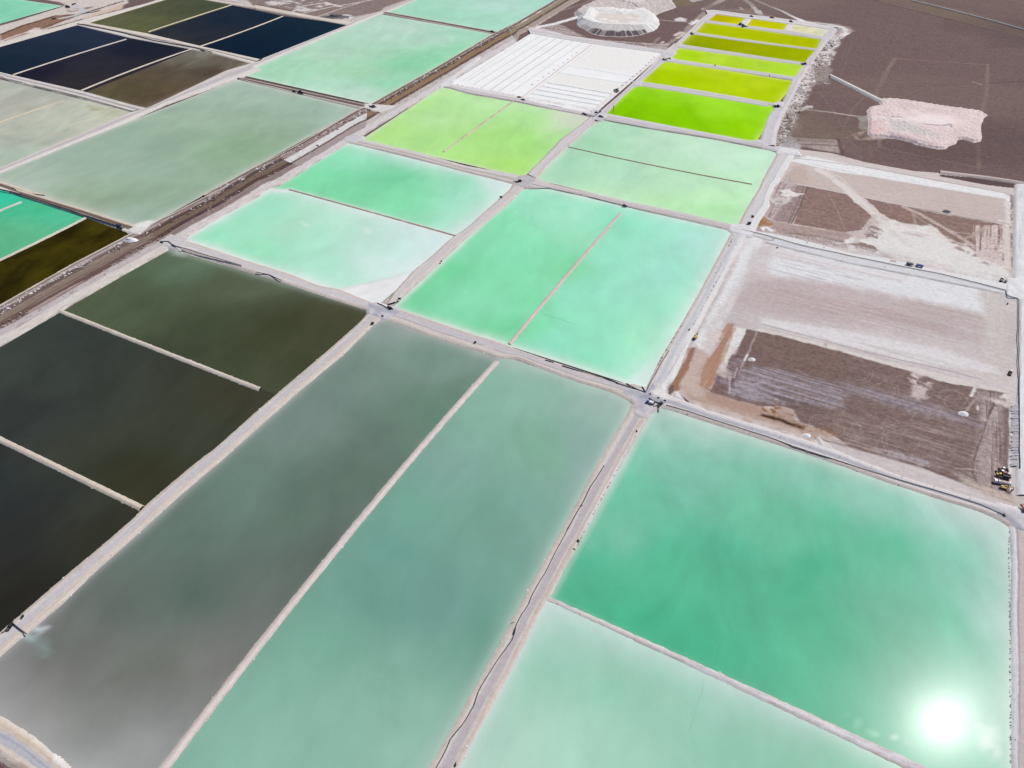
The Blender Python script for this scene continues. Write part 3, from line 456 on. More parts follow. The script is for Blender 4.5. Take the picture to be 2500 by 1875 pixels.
# ================================================================== GROUND
me = bpy.data.meshes.new('ground'); S_ = 20000
me.from_pydata([(-S_, -3000, -3.4), (S_, -3000, -3.4), (S_, 2 * S_, -3.4), (-S_, 2 * S_, -3.4)], [], [(0, 1, 2, 3)])
ca = me.color_attributes.new('col', 'FLOAT_COLOR', 'POINT')
for i in range(4): ca.data[i].color = (*alb((108, 92, 90)), .5)
link('ground', me, M_GROUND)['kind'] = 'structure'
BR = (112, 94, 91)
rng0 = random.Random(8)
GL = [  # natural ground colours of the brown desert round the ponds
    ('p', "F 1100,-60 2600,-60 2600,480 1960,400 1890,370 1910,250 2010,120 1990,60 1740,30 1640,150 1230,90", (114, 94, 92), dict(f=8, ga=.30)),
    ('p', "a2 1900,0 2212,0 2212,80 1700,60", (106, 92, 88), dict(f=6, ga=.5)),
    ('p', "a3 960,-20 1270,-20 2212,215 2212,320", (120, 104, 92), dict(f=4, n=2, a=.9, ga=.3)),
    ('l', "a3 940,0 2212,327", (84, 70, 64), dict(w=3, f=2, n=1)),
    ('l', "a3 1000,8 2212,308", (140, 124, 108), dict(w=4, f=3, n=2, a=.6)),
    ('l', "a3 1270,0 1600,80 2000,185 2212,245", (168, 156, 154), dict(w=5, f=2, n=1, a=.8)),
    ('l', "a3 2100,0 2212,25", (150, 135, 125), dict(w=4, f=3, n=1, a=.6)),
    ('l', "a3 1125,490 1080,560 950,815", (135, 119, 108), dict(w=7, f=1.5, n=1.5, a=.75)),
    ('l', "a3 1130,490 1190,495", (140, 122, 112), dict(w=6, f=2, n=2, a=.6)),
    ('l', "a3 1140,495 1905,547", (148, 124, 112), dict(w=2.7, f=1.2, n=.6, a=.7)),
    ('l', "a3 1905,545 1900,770 1855,940", (136, 120, 108), dict(w=5, f=1.5, n=1.5, a=.75)),
    ('l', "a3 1825,1180 1832,1420", (136, 118, 108), dict(w=5.5, f=1.5, n=1, a=.75)),
    ('l', "a3 985,1240 1240,1295 1810,1410", (150, 124, 110), dict(w=2.6, f=1, n=.6, a=.75)),
    ('l', "a3 990,1170 990,1235", (150, 134, 128), dict(w=5, f=1.5, n=2, a=.7)),
    ('l', "a3 430,765 1080,740 1820,708 2212,685", (78, 66, 66), dict(w=2.4, f=1.2, n=.6, a=.8)),
    ('l', "a3 440,770 1080,745 1820,713", (128, 114, 110), dict(w=2.1, f=1, n=.6, a=.5)),
    ('l', "a3 1780,690 1850,715", (160, 148, 146), dict(w=5, f=2, n=2, a=.6)),
    ('l', "a3 1065,745 1100,742", (150, 140, 136), dict(w=4, f=2, n=2, a=.6)),
    ('l', "a3 600,760 450,850 340,1020", (122, 106, 102), dict(w=2.4, f=1, n=1, a=.5)),
    ('l', "a3 480,770 600,930 690,1080 850,1340", (128, 112, 106), dict(w=2.4, f=1, n=1, a=.6)),
    ('l', "a3 850,830 760,930 690,1080", (128, 112, 106), dict(w=4.3, f=1.2, n=1, a=.6)),
    ('l', "a3 775,290 720,480 665,650", (124, 108, 100), dict(w=2.4, f=1, n=1, a=.6)),
    ('l', "a3 740,300 690,470 640,640", (120, 104, 98), dict(w=2.4, f=1, n=1, a=.5)),
    ('l', "a3 900,1180 930,1330", (124, 108, 102), dict(w=2, f=1.2, n=1, a=.5)),
    ('l', "a3 30,0 240,80 500,190", (122, 106, 100), dict(w=2.4, f=1, n=1, a=.6)),
    ('l', "a3 300,20 900,130 1500,230", (114, 98, 94), dict(w=2.4, f=1.5, n=1, a=.5)),
    ('p', "a3 300,950 340,1040 330,1130 240,1130 270,1000", (150, 134, 126), dict(f=5, n=5, a=.7, s='A', g=.6, sl=50, sa=2)),
    # pale road to the pink heap, grey patch and earth streaks beside it
    ('l', "a3 300,900 380,925 600,950 830,985 930,990", (182, 172, 166), dict(w=4.2, f=1.2, n=.8)),
    ('p', "a3 800,980 920,975 915,1130 870,1120 815,1080 825,1020", (160, 156, 146), dict(f=1.6, n=1.5)),
    ('p', "a3 200,1140 640,1110 800,1090 900,1100 940,1140 900,1185 660,1195 640,1170 300,1160", (122, 104, 96), dict(f=4, n=2, ga=.25)),
    ('p', "a3 700,1165 850,1105 890,1110 900,1150 1150,1155 1100,1165 900,1180", (196, 172, 166), dict(f=3, n=4, g=.6, gs=10)),
    ('p', "a3 930,1150 1150,1150 1140,1165 930,1172", (212, 192, 190), dict(f=3, n=2)),
    # dug out basin
    ('p', "a3 215,1150 640,1170 672,1300 340,1240 320,1180", (172, 156, 152), dict(f=1.5, n=1.5, ga=.3)),
    ('l', "a3 225,1153 645,1172", (70, 56, 58), dict(w=3, f=1.2, n=.8)),
    ('l', "a3 645,1172 675,1300 500,1275 330,1235", (78, 62, 62), dict(w=4.3, f=1.2, n=1, a=.9)),
    ('l', "a3 330,1212 640,1225", (76, 62, 62), dict(w=4.3, f=1.2, n=1, a=.9)),
    ('l', "a3 325,1205 630,1218", (205, 190, 188), dict(w=4.3, f=1.2, n=1, a=.9)),
    ('p', "a3 340,1235 640,1240 655,1285 480,1260", (196, 182, 178), dict(f=1.5, n=1.5, g=.6, gs=6)),
    ('p', "a3 150,1150 225,1125 320,1200 330,1270 200,1275 150,1250 150,1200", (196, 194, 200), dict(f=2, n=3)),
    ('p', "a3 200,1120 225,1115 230,1140 190,1150 160,1240 140,1240 150,1160", (226, 220, 220), dict(f=1, n=1.5)),
    # rubble strip east of the lime ponds
    ('p', "a3 560,250 720,230 780,260 700,300 640,380 560,560 500,640 420,740 360,860 300,950 300,1060 210,1180 40,1230 0,1220 120,1000 220,820 330,640 500,350", (168, 156, 154), dict(f=4, n=5, ga=.5)),
    ('p', "a3 560,250 720,230 700,300 560,560 420,740 360,860 210,1180 40,1230 120,1000 330,640 500,350", (220, 212, 210), dict(f=3, n=5, g=.46, gs=9)),
    ('p', "a3 540,330 600,330 560,460 480,560 400,720 330,830 340,780 440,540", (84, 72, 74), dict(f=2, n=5, g=.38, gs=6)),
    ('p', "a3 440,540 560,560 600,590 560,690 470,690 430,620", (150, 138, 134), dict(f=4, n=5)),
    ('l', "a3 440,710 570,700", (200, 192, 190), dict(w=6, f=2, n=5, g=.5, gs=6)),
    ('l', "a3 170,900 60,1080", (86, 76, 80), dict(w=4, f=1.5, n=1.5, g=.62, gs=12, nf=3)),
    ('l', "a3 195,910 90,1090", (160, 150, 148), dict(w=4, f=1.5, n=1.5, g=.62, gs=8)),
    ('l', "a3 480,210 640,225 720,245 735,270 640,330", (226, 222, 222), dict(w=8, f=2, n=2)),
    ('l', "a3 740,225 775,262 720,275", (140, 122, 112), dict(w=4, f=2, n=1.5)),
    ('l', "a3 200,900 270,930 350,920 400,900", (222, 214, 212), dict(w=9, f=3, n=5, g=.75, gs=9)),
    ('l', "a3 340,1000 310,1120", (136, 120, 112), dict(w=5, f=2, n=3, s='A', g=.6)),
    # roads coming down to the lime ponds from the north
    ('l', "Z1 700,25 770,-10 820,-60", (205, 198, 198), dict(w=16, f=2, n=1.5)),
    ('l', "Z1 550,105 700,25", (200, 192, 190), dict(w=14, f=2, n=1.5)),
    ('l', "Z1 990,-20 1080,50 1130,110 1160,155", (224, 220, 220), dict(w=11, f=2, n=1.5)),
    ('p', "Z1 1120,130 1190,110 1225,175 1160,170", (228, 226, 226), dict(f=2, n=3)),
    ('l', "Z1 1190,110 1225,170", (90, 74, 74), dict(w=3, f=1.5, n=2)),
    ('l', "Z1 1080,-20 1300,75 1420,120 1530,180 1640,235", (222, 216, 216), dict(w=8, f=1.5, n=1.2)),
    ('l', "Z1 1530,180 1700,245 2000,280 2110,305 2150,335 2140,370", (224, 220, 220), dict(w=7, f=1.5, n=1.2)),
    ('l', "Z1 1700,235 2050,275 2150,300 2200,345 2160,360", (168, 152, 148), dict(w=7, f=3, n=2, a=.7)),
    ('p', "Z1 620,110 900,130 1160,170 1340,200 1340,185 1170,150 980,100 720,105", (150, 136, 130), dict(f=4, n=4, a=.8)),
    ('p', "Z1 940,85 970,80 1000,110 960,110", (205, 196, 196), dict(f=2, n=4, g=.6, gs=7)),
    ('p', "Z1 1000,95 1080,90 1120,125 1060,130", (148, 128, 112), dict(f=4, n=4, a=.8)),
    ('p', "Z1 220,210 280,195 360,215 340,240 220,240", (214, 206, 206), dict(f=2, n=5)),
    ('l', "Z1 60,225 240,240 380,248", (192, 180, 176), dict(w=3, f=1.5, n=.8)),
    ('p', "Z1 560,110 640,110 560,200 470,260 380,360 250,440 130,520 60,560 -60,540 100,500 300,380 400,240 480,180", (160, 146, 142), dict(f=4, n=5, ga=.4, s='A', g=.8, sl=90, sa=2.5)),
    ('p', "Z1 380,265 470,215 500,235 420,280", (224, 220, 222), dict(f=2, n=4)),
    ('l', "Z1 230,400 290,360 330,380 250,430", (214, 200, 198), dict(w=8, f=2, n=4, g=.7, gs=8)),
    ('l', "Z1 -120,495 60,500 150,500", (196, 182, 176), dict(w=5, f=1.5, n=1.5)),
    ('p', "Z1 70,545 110,535 150,575 90,580", (226, 214, 210), dict(f=2, n=2)),
    ('p', "Z1 50,480 90,465 100,480 60,490", (222, 206, 204), dict(f=2, n=2)),
    ('l', "Z9 1590,790 1680,680", (160, 140, 134), dict(w=6, f=2, n=2, a=.7)),
    ('p', "a2 220,240 240,215 430,200 700,340 1350,390 1370,440 1000,400 500,300", (180, 166, 164), dict(f=3, n=3, s='B', g=.6, sl=120, sa=3)),
    ('l', "a2 260,240 420,280 520,310 900,350 1350,380", (204, 190, 190), dict(w=5, f=1.5, n=1.2, a=.9)),
    # pale ramp road leading up to the great mound, roads beside the corridor
    ('l', "a2 200,240 420,195 600,140", (226, 224, 226), dict(w=13, f=2, n=2)),
    ('l', "a2 90,250 170,235 260,225", (230, 228, 228), dict(w=13, f=3, n=5)),
    ('l', "a2 205,215 400,105 590,0", (206, 198, 196), dict(w=7, f=1.5, n=1.5)),
    ('l', "a2 400,105 640,30 700,0", (150, 132, 126), dict(w=5, f=1.5, n=1.5, a=.8)),
    ('p', "a2 150,240 400,95 580,-10 440,-10 260,80 60,190", (110, 96, 90), dict(f=3, n=3, s='A', g=.6, sl=80, sa=2.5)),
    ('p', "a2 1350,0 1520,0 1600,40 1500,50 1400,40", (124, 112, 84), dict(f=5, n=8, a=.8)),
    ('p', "a2 1520,0 1660,0 1560,18", (210, 204, 202), dict(f=2, n=4)),
    ('p', "a2 1710,-5 1730,40 1850,50 1840,75 1660,90 1650,60", (120, 104, 100), dict(f=4, n=5, a=.8)),
    # north of the dark ponds
    ('p', "a0 1750,-10 2212,60 2212,-20", (205, 196, 196), dict(f=4, n=4, s='B', g=.6)),
    ('p', "a1 -100,-30 1250,-30 1330,0 850,180 800,190 300,110 0,45", (136, 120, 116), dict(f=3, n=3, ga=.4)),
    ('p', "a1 100,-30 640,-30 640,60 420,100 350,90 330,70 100,50", (206, 198, 198), dict(f=4, n=6, g=.46, gs=16)),
    ('l', "a1 0,35 330,95", (112, 92, 88), dict(w=7, f=2, n=2)),
    ('l', "a1 100,0 300,20 420,55 500,45", (110, 92, 92), dict(w=4, f=2, n=2)),
    ('l', "a1 330,95 420,50 620,20", (206, 196, 194), dict(w=6, f=2, n=2)),
    ('l', "a1 420,110 640,60 720,50 1060,-15", (198, 188, 184), dict(w=6, f=2, n=1.5)),
    ('l', "a1 540,140 740,70 900,20 1000,-10", (192, 180, 176), dict(w=5, f=1.5, n=1.5)),
    ('l', "a1 600,20 730,55", (216, 208, 206), dict(w=7, f=2, n=3)),
    ('l', "a1 760,95 900,105", (160, 146, 142), dict(w=4, f=2, n=2, a=.7)),
    ('p', "a1 600,125 800,120 860,150 840,180 700,165", (216, 208, 208), dict(f=3, n=5, g=.7, gs=10)),
    ('p', "a1 780,190 850,140 1080,95 1100,60 1340,-20 1370,0 1130,105 900,200 840,205", (188, 178, 176), dict(f=3, n=3, s='A', g=.7, sl=80, sa=2)),
    # north-west corner: brown drain beside the white dike
    ('p', "Z8 -60,480 300,380 1100,130 1180,90 1080,40 700,-30 2300,-60 2300,60 1400,360 900,520 0,820 -60,830", (206, 196, 190), dict(f=3, n=2, ga=.3)),
    ('p', "Z8 0,620 400,450 950,290 1100,270 1400,250 1300,310 900,480 640,560 200,700 0,760", (140, 108, 92), dict(f=3, n=3, ga=.4, s='A', g=.9, sl=100, sa=3)),
    ('l', "Z8 0,625 400,465 800,350 1000,280", (88, 68, 60), dict(w=7, f=2, n=3)),
    ('l', "Z8 830,480 1200,350 1500,240 1800,150 2212,20", (98, 76, 72), dict(w=7, f=2, n=4)),
    ('l', "Z8 1540,240 1700,215 1780,190", (64, 48, 54), dict(w=7, f=2, n=2)),
    ('l', "Z8 1170,270 1380,265", (90, 66, 62), dict(w=8, f=2, n=2)),
    ('l', "Z8 0,745 400,600 700,540", (214, 200, 196), dict(w=8, f=2, n=4, a=.9)),
    ('p', "Z8 480,590 600,500 700,500 760,570 640,600", (222, 208, 206), dict(f=2, n=4, g=.75, gs=9)),
    ('l', "Z8 880,510 1350,390 1400,370", (120, 92, 84), dict(w=6, f=2, n=3)),
    ('p', "Z8 1450,340 1700,250 2212,60 2212,150 1500,350", (206, 184, 168), dict(f=3, n=4, s='A', g=.85)),
    ('l', "Z8 1100,330 1350,280 1500,210 1440,150 1370,110 1330,85", (190, 192, 198), dict(w=11, f=2, n=2)),
    ('p', "Z8 1190,130 1400,150 1400,200 1230,230", (150, 142, 136), dict(f=3, n=4, g=.6, gs=8)),
    ('p', "Z8 1500,140 1680,110 1640,150 1540,170", (138, 120, 114), dict(f=3, n=4)),
    # foot of the frame: bottom left corner
    ('p', "d0 -900,900 0,1390 250,1560 420,1700 500,1900 -900,1900", (150, 128, 126), dict(f=2, n=2, ga=.5)),
    ('p', "d0 -100,1360 240,1560 400,1659 250,1700 -100,1430", (196, 182, 176), dict(f=1.5, n=2)),
    ('p', "d0 -100,1480 60,1560 200,1700 -100,1700", (112, 88, 92), dict(f=1.5, n=3, ga=.6)),
]
GLB = GL[-3:]
for i in range(34):
    x = rng0.uniform(350, 1150); y = rng0.uniform(820, 1850); an = rng0.uniform(0, 3.14); L = rng0.uniform(60, 260); cv = rng0.gauss(0, .0015)
    GL.append(('l', np.array([(x + L * t * math.cos(an + cv * L * t), y + L * t * math.sin(an + cv * L * t)) for t in np.linspace(-1, 1, 9)]), (134, 116, 111), dict(w=1.6, f=1.3, n=1.2, a=rng0.uniform(.15, .45))))
for i in range(14):
    x = rng0.uniform(350, 1150); y = rng0.uniform(820, 1850)
    GL.append(('p', np.array([(x + rng0.uniform(50, 130) * math.cos(a_) * 1.6, y + rng0.uniform(50, 130) * math.sin(a_)) for a_ in np.linspace(0, 5.6, 8)]), rng0.choice(((126, 108, 102), (98, 80, 80), (120, 104, 92))), dict(f=26, n=25, nf=30, a=.4)))
patch('ground', -1500, 340, 780, 2100, 3.4, 4.0, -2.0, BR, .3, GL, relief=.6)
patch('ground', 336, 1200, 780, 1950, 2.0, 2.2, -1.98, BR, .3, GL, relief=.6)
patch('ground', 1190, 2000, 780, 2000, 4.0, 4.0, -2.01, BR, .3, GL, relief=.6)
patch('ground', -700, 820, 60, 790, 4.0, 4.0, -2.02, (190, 178, 174), .3, GLB, relief=.3)

# the two unfinished pond cells on the east side: scraped salt, ploughed brown ground, tracks
WH = (229, 227, 229); PK = (214, 203, 204)
CA = [
    ('p', "Z5 -1500,-260 -900,-190 0,-30 500,60 1100,110 1080,170 2212,330 2212,420 2050,440 1000,260 0,60 -900,-80", (214, 203, 200), dict(f=1.5, n=1.5, s='B', g=.85, sl=70, sa=2)),
    ('p', "Z5 -700,-110 0,35 1000,225 1950,395 2050,470 2040,560 1950,470 1200,350 0,150 -300,110 -950,-40", (236, 235, 237), dict(f=1.5, n=1.5)),
    ('p', "Z5 1900,470 2040,540 2040,800 1980,800 1960,600", (226, 218, 216), dict(f=3, n=3)),
    ('l', "Z5 -960,-90 0,30 1000,215 1950,392 2065,432 2065,600", (148, 138, 142), dict(w=1.3, f=.8, n=.6)),
    ('l', "Z5 -700,-10 0,145 500,235 1000,320 1440,400 1900,500", (170, 158, 160), dict(w=1.2, f=1, n=1.5, a=.6)),
    ('p', "Z5 0,160 1200,360 1950,480 1960,820 1300,700 600,560 0,440 -700,290 -1100,200 -900,60", (203, 187, 181), dict(f=2, n=2, s='B', g=.72, sl=60, sa=1.2, a=.8)),
    ('p', "Z4 1450,120 1600,110 1620,330 1500,320 1400,300", (196, 176, 168), dict(f=3, n=3, a=.7)),
    # ploughed brown plots
    ('p', "Z4 1480,335 1620,350 2080,440 2160,530 2380,700 2260,830 2030,862 1460,765 1540,560", (146, 120, 114), dict(f=1.0, n=.8, ga=.32)),
    ('p', "Z5 60,465 600,580 1100,680 1960,830 1960,1330 1880,1300 1830,1180 1540,1180 1380,1080 1160,1000 1040,880 930,840 700,830 440,770 300,680 150,540", (146, 121, 113), dict(f=1.2, n=2.2, ga=.32)),
    ('p', "Z4 1300,290 1480,340 1620,350 1560,520 1440,765 1240,730 1120,665 1220,500", (160, 140, 138), dict(f=1.5, n=2, ga=.35)),
    ('p', "Z4 1230,330 1420,200 1500,340 1400,500 1240,730 1120,665", (190, 174, 174), dict(f=1.5, n=3, s='A', g=.55, sl=45, sa=1.5)),
    ('l', "Z4 1620,350 1540,560 1440,765", (98, 78, 74), dict(w=1.2, f=.7, n=.4)),
    ('l', "Z4 1585,345 1500,560 1400,765", (104, 84, 80), dict(w=.9, f=.6, n=.4, a=.8)),
    ('l', "Z4 1480,328 1620,352 2080,440", (90, 70, 66), dict(w=1.1, f=.7, n=.4)),
    ('l', "Z5 60,465 600,575 1100,668 1700,775 1950,835", (92, 72, 68), dict(w=1.1, f=.7, n=.4)),
    ('l', "Z5 200,490 700,590 1080,645", (120, 100, 94), dict(w=.8, f=.6, n=.4, a=.7)),
    ('p', "Z4 1320,390 1420,375 1490,420 1600,435 1480,460 1400,470 1330,450", (230, 224, 222), dict(f=1.0, n=2)),
    ('p', "Z4 1320,450 1400,470 1480,440 1370,560 1260,540 1200,490", (206, 196, 196), dict(f=2, n=4, g=.5, gs=6)),
    ('l', "Z4 1210,480 1250,530 1350,545 1400,500", (220, 212, 210), dict(w=4, f=1.5, n=1.5, a=.85)),
    # stained strip and white salt
    ('p', "Z4 980,800 1080,660 1240,740 1460,775 2040,870 2110,900 2080,1040 1850,1010 1250,880 1000,840", (176, 155, 150), dict(f=2, n=3, s='B', g=.85, sl=50, sa=2, ga=.25)),
    ('p', "Z4 1400,860 2000,960 2110,1000 2060,1040 1800,1000 1300,890", (140, 118, 112), dict(f=2, n=3, a=.75)),
    ('p', "Z4 970,800 1070,660 1130,690 1230,760 1200,800 1080,790 1020,840", (172, 128, 92), dict(f=3, n=5, g=.62, gs=7)),
    ('p', "Z4 1040,720 1090,690 1110,730 1060,760", (148, 96, 56), dict(f=2, n=4, a=.8)),
    ('p', "Z4 1060,800 1200,790 1260,870 1100,850", (232, 228, 228), dict(f=2, n=4, g=.6, gs=6)),
    ('p', "Z5 -700,560 -100,690 0,760 -100,860 -600,760 -1100,660 -1200,590", (188, 170, 166), dict(f=3, n=5, a=.0)),
    ('p', "Z5 220,900 300,820 430,770 700,830 930,840 1160,1010 1400,1080 1560,1200 1900,1330 1960,1420 2060,1500 2040,1600 1300,1450 900,1420 420,1260 0,1150 -400,1050 -100,1000 200,1000", (229, 225, 223), dict(f=4, n=9, nf=10)),
    ('p', "Z5 430,760 700,830 1000,860 1200,1000 1500,1120 1500,1160 1200,1080 900,900 600,860 420,820", (226, 214, 210), dict(f=2, n=9, g=.52, gs=6, nf=5)),
    ('p', "Z5 1200,1050 1500,1120 1800,1250 1950,1420 1700,1350 1300,1180", (168, 150, 146), dict(f=3, n=6, g=.45, gs=7)),
    ('p', "Z5 1530,830 1960,830 1960,1400 1600,1270 1520,1150", (214, 198, 194), dict(f=1.5, n=2, s=(.47, .88), g=.54, sl=60, sa=1.6)),
    ('p', "Z5 1660,1000 1960,960 1960,1250 1700,1220", (208, 190, 186), dict(f=4, n=5, g=.5, gs=5)),
    ('p', "Z5 110,800 200,760 300,880 280,1000 60,990", (152, 132, 130), dict(f=2, n=4, g=.5, gs=4)),
    ('p', "Z5 -10,1060 200,1120 260,1170 200,1200 -60,1150 -300,1080", (150, 128, 122), dict(f=2, n=4, g=.75, gs=9)),
    ('p', "Z5 250,1180 420,1230 420,1280 260,1240", (176, 172, 176), dict(f=1.5, n=2.5, g=.7, gs=5)),
    ('p', "Z5 560,920 980,920 960,980 700,990", (206, 190, 190), dict(f=2, n=3, s='B', g=.45, sl=40, sa=1.2)),
    # bright tracks
    ('l', "Z4 1750,160 1900,250 2050,370 2200,520", (228, 222, 220), dict(w=11, f=2, n=1.5, a=.85)),
    ('l', "Z4 1850,170 2000,250 2212,480", (222, 212, 208), dict(w=4, f=2, n=1.5, a=.7)),
    ('l', "Z5 -60,420 180,680 400,880 640,1100", (224, 216, 212), dict(w=8, f=1.5, n=1.5, a=.9)),
    ('l', "Z5 200,700 60,880 -60,1060", (206, 192, 188), dict(w=5.5, f=1.5, n=1.5, a=.85)),
    ('p', "Z4 2070,1010 2140,1010 2180,1080 2060,1070", (232, 230, 230), dict(f=1.5, n=2)),
    ('l', "Z5 590,580 850,700 1160,880 1400,1020 1540,1130", (200, 182, 176), dict(w=6, f=1.5, n=1.5, a=.85)),
    ('l', "Z5 700,620 740,800", (186, 168, 162), dict(w=3, f=1.2, n=1, a=.6)),
    ('l', "Z5 720,680 880,800", (190, 172, 166), dict(w=1.8, f=1, n=1, a=.6)),
    ('l', "Z5 1240,920 1500,950", (196, 178, 170), dict(w=1.6, f=.8, n=.6, a=.8)),
    ('l', "Z5 1380,1095 1560,1100", (200, 184, 178), dict(w=2.5, f=.8, n=.8, a=.8)),
    ('l', "Z5 1700,840 1560,950 1420,1010", (190, 170, 162), dict(w=4, f=1.2, n=1, a=.8)),
    ('l', "Z4 1850,420 1950,600 2040,830", (166, 146, 138), dict(w=1.4, f=.8, n=.6, a=.8)),
    ('l', "Z4 1560,590 1800,700 2000,830", (160, 140, 134), dict(w=1.2, f=.8, n=.8, a=.7)),
    ('l', "Z4 1500,700 1750,790 1950,850", (170, 150, 146), dict(w=1.2, f=.8, n=.8, a=.6)),
    ('l', "Z5 2040,420 2050,800", (132, 116, 116), dict(w=2, f=1.2, n=1.5, g=.62, gs=5)),
    ('l', "Z5 2035,850 2050,1180", (140, 128, 130), dict(w=2.5, f=1.2, n=2, g=.6, gs=5)),
    ('l', "Z5 2030,1260 2040,1380", (150, 130, 132), dict(w=5, f=1.5, n=2, g=.6, gs=5)),
    ('l', "Z5 1975,830 1985,1400", (222, 210, 204), dict(w=7, f=1.5, n=1.5, a=.9)),
    ('l', "Z5 1880,765 2060,780", (226, 220, 216), dict(w=3.5, f=1, n=1)),
    ('p', "Z5 1120,620 1160,618 1215,655 1190,670 1130,655", (92, 74, 76), dict(f=.8, n=1)),
    ('l', "Z5 1000,1340 1130,1450", (244, 240, 238), dict(w=1.6, f=.8, n=.4)),
    ('p', "Z5 -50,1180 400,1300 900,1420 1700,1620 2070,1700 2070,1640 1600,1560 900,1400 400,1270 0,1160", (226, 224, 226), dict(f=2, n=2)),
    ('l', "Z5 0,1175 400,1270 640,1320 1000,1400", (176, 160, 154), dict(w=1.6, f=1, n=1, g=.6, gs=10)),
]
def ztop(X, Y): return 0 * X
patch('field', 330, 900, 640, 1080, 1.0, 1.0, -1.3, (210, 197, 194), .12, CA, relief=.3, mat=M_FIELD, gain=(.935, .935, .935),
      poly="F 1815,560 1925,362 2030,374 2110,396 2230,418 2300,423 2520,460 2520,705 2200,640")
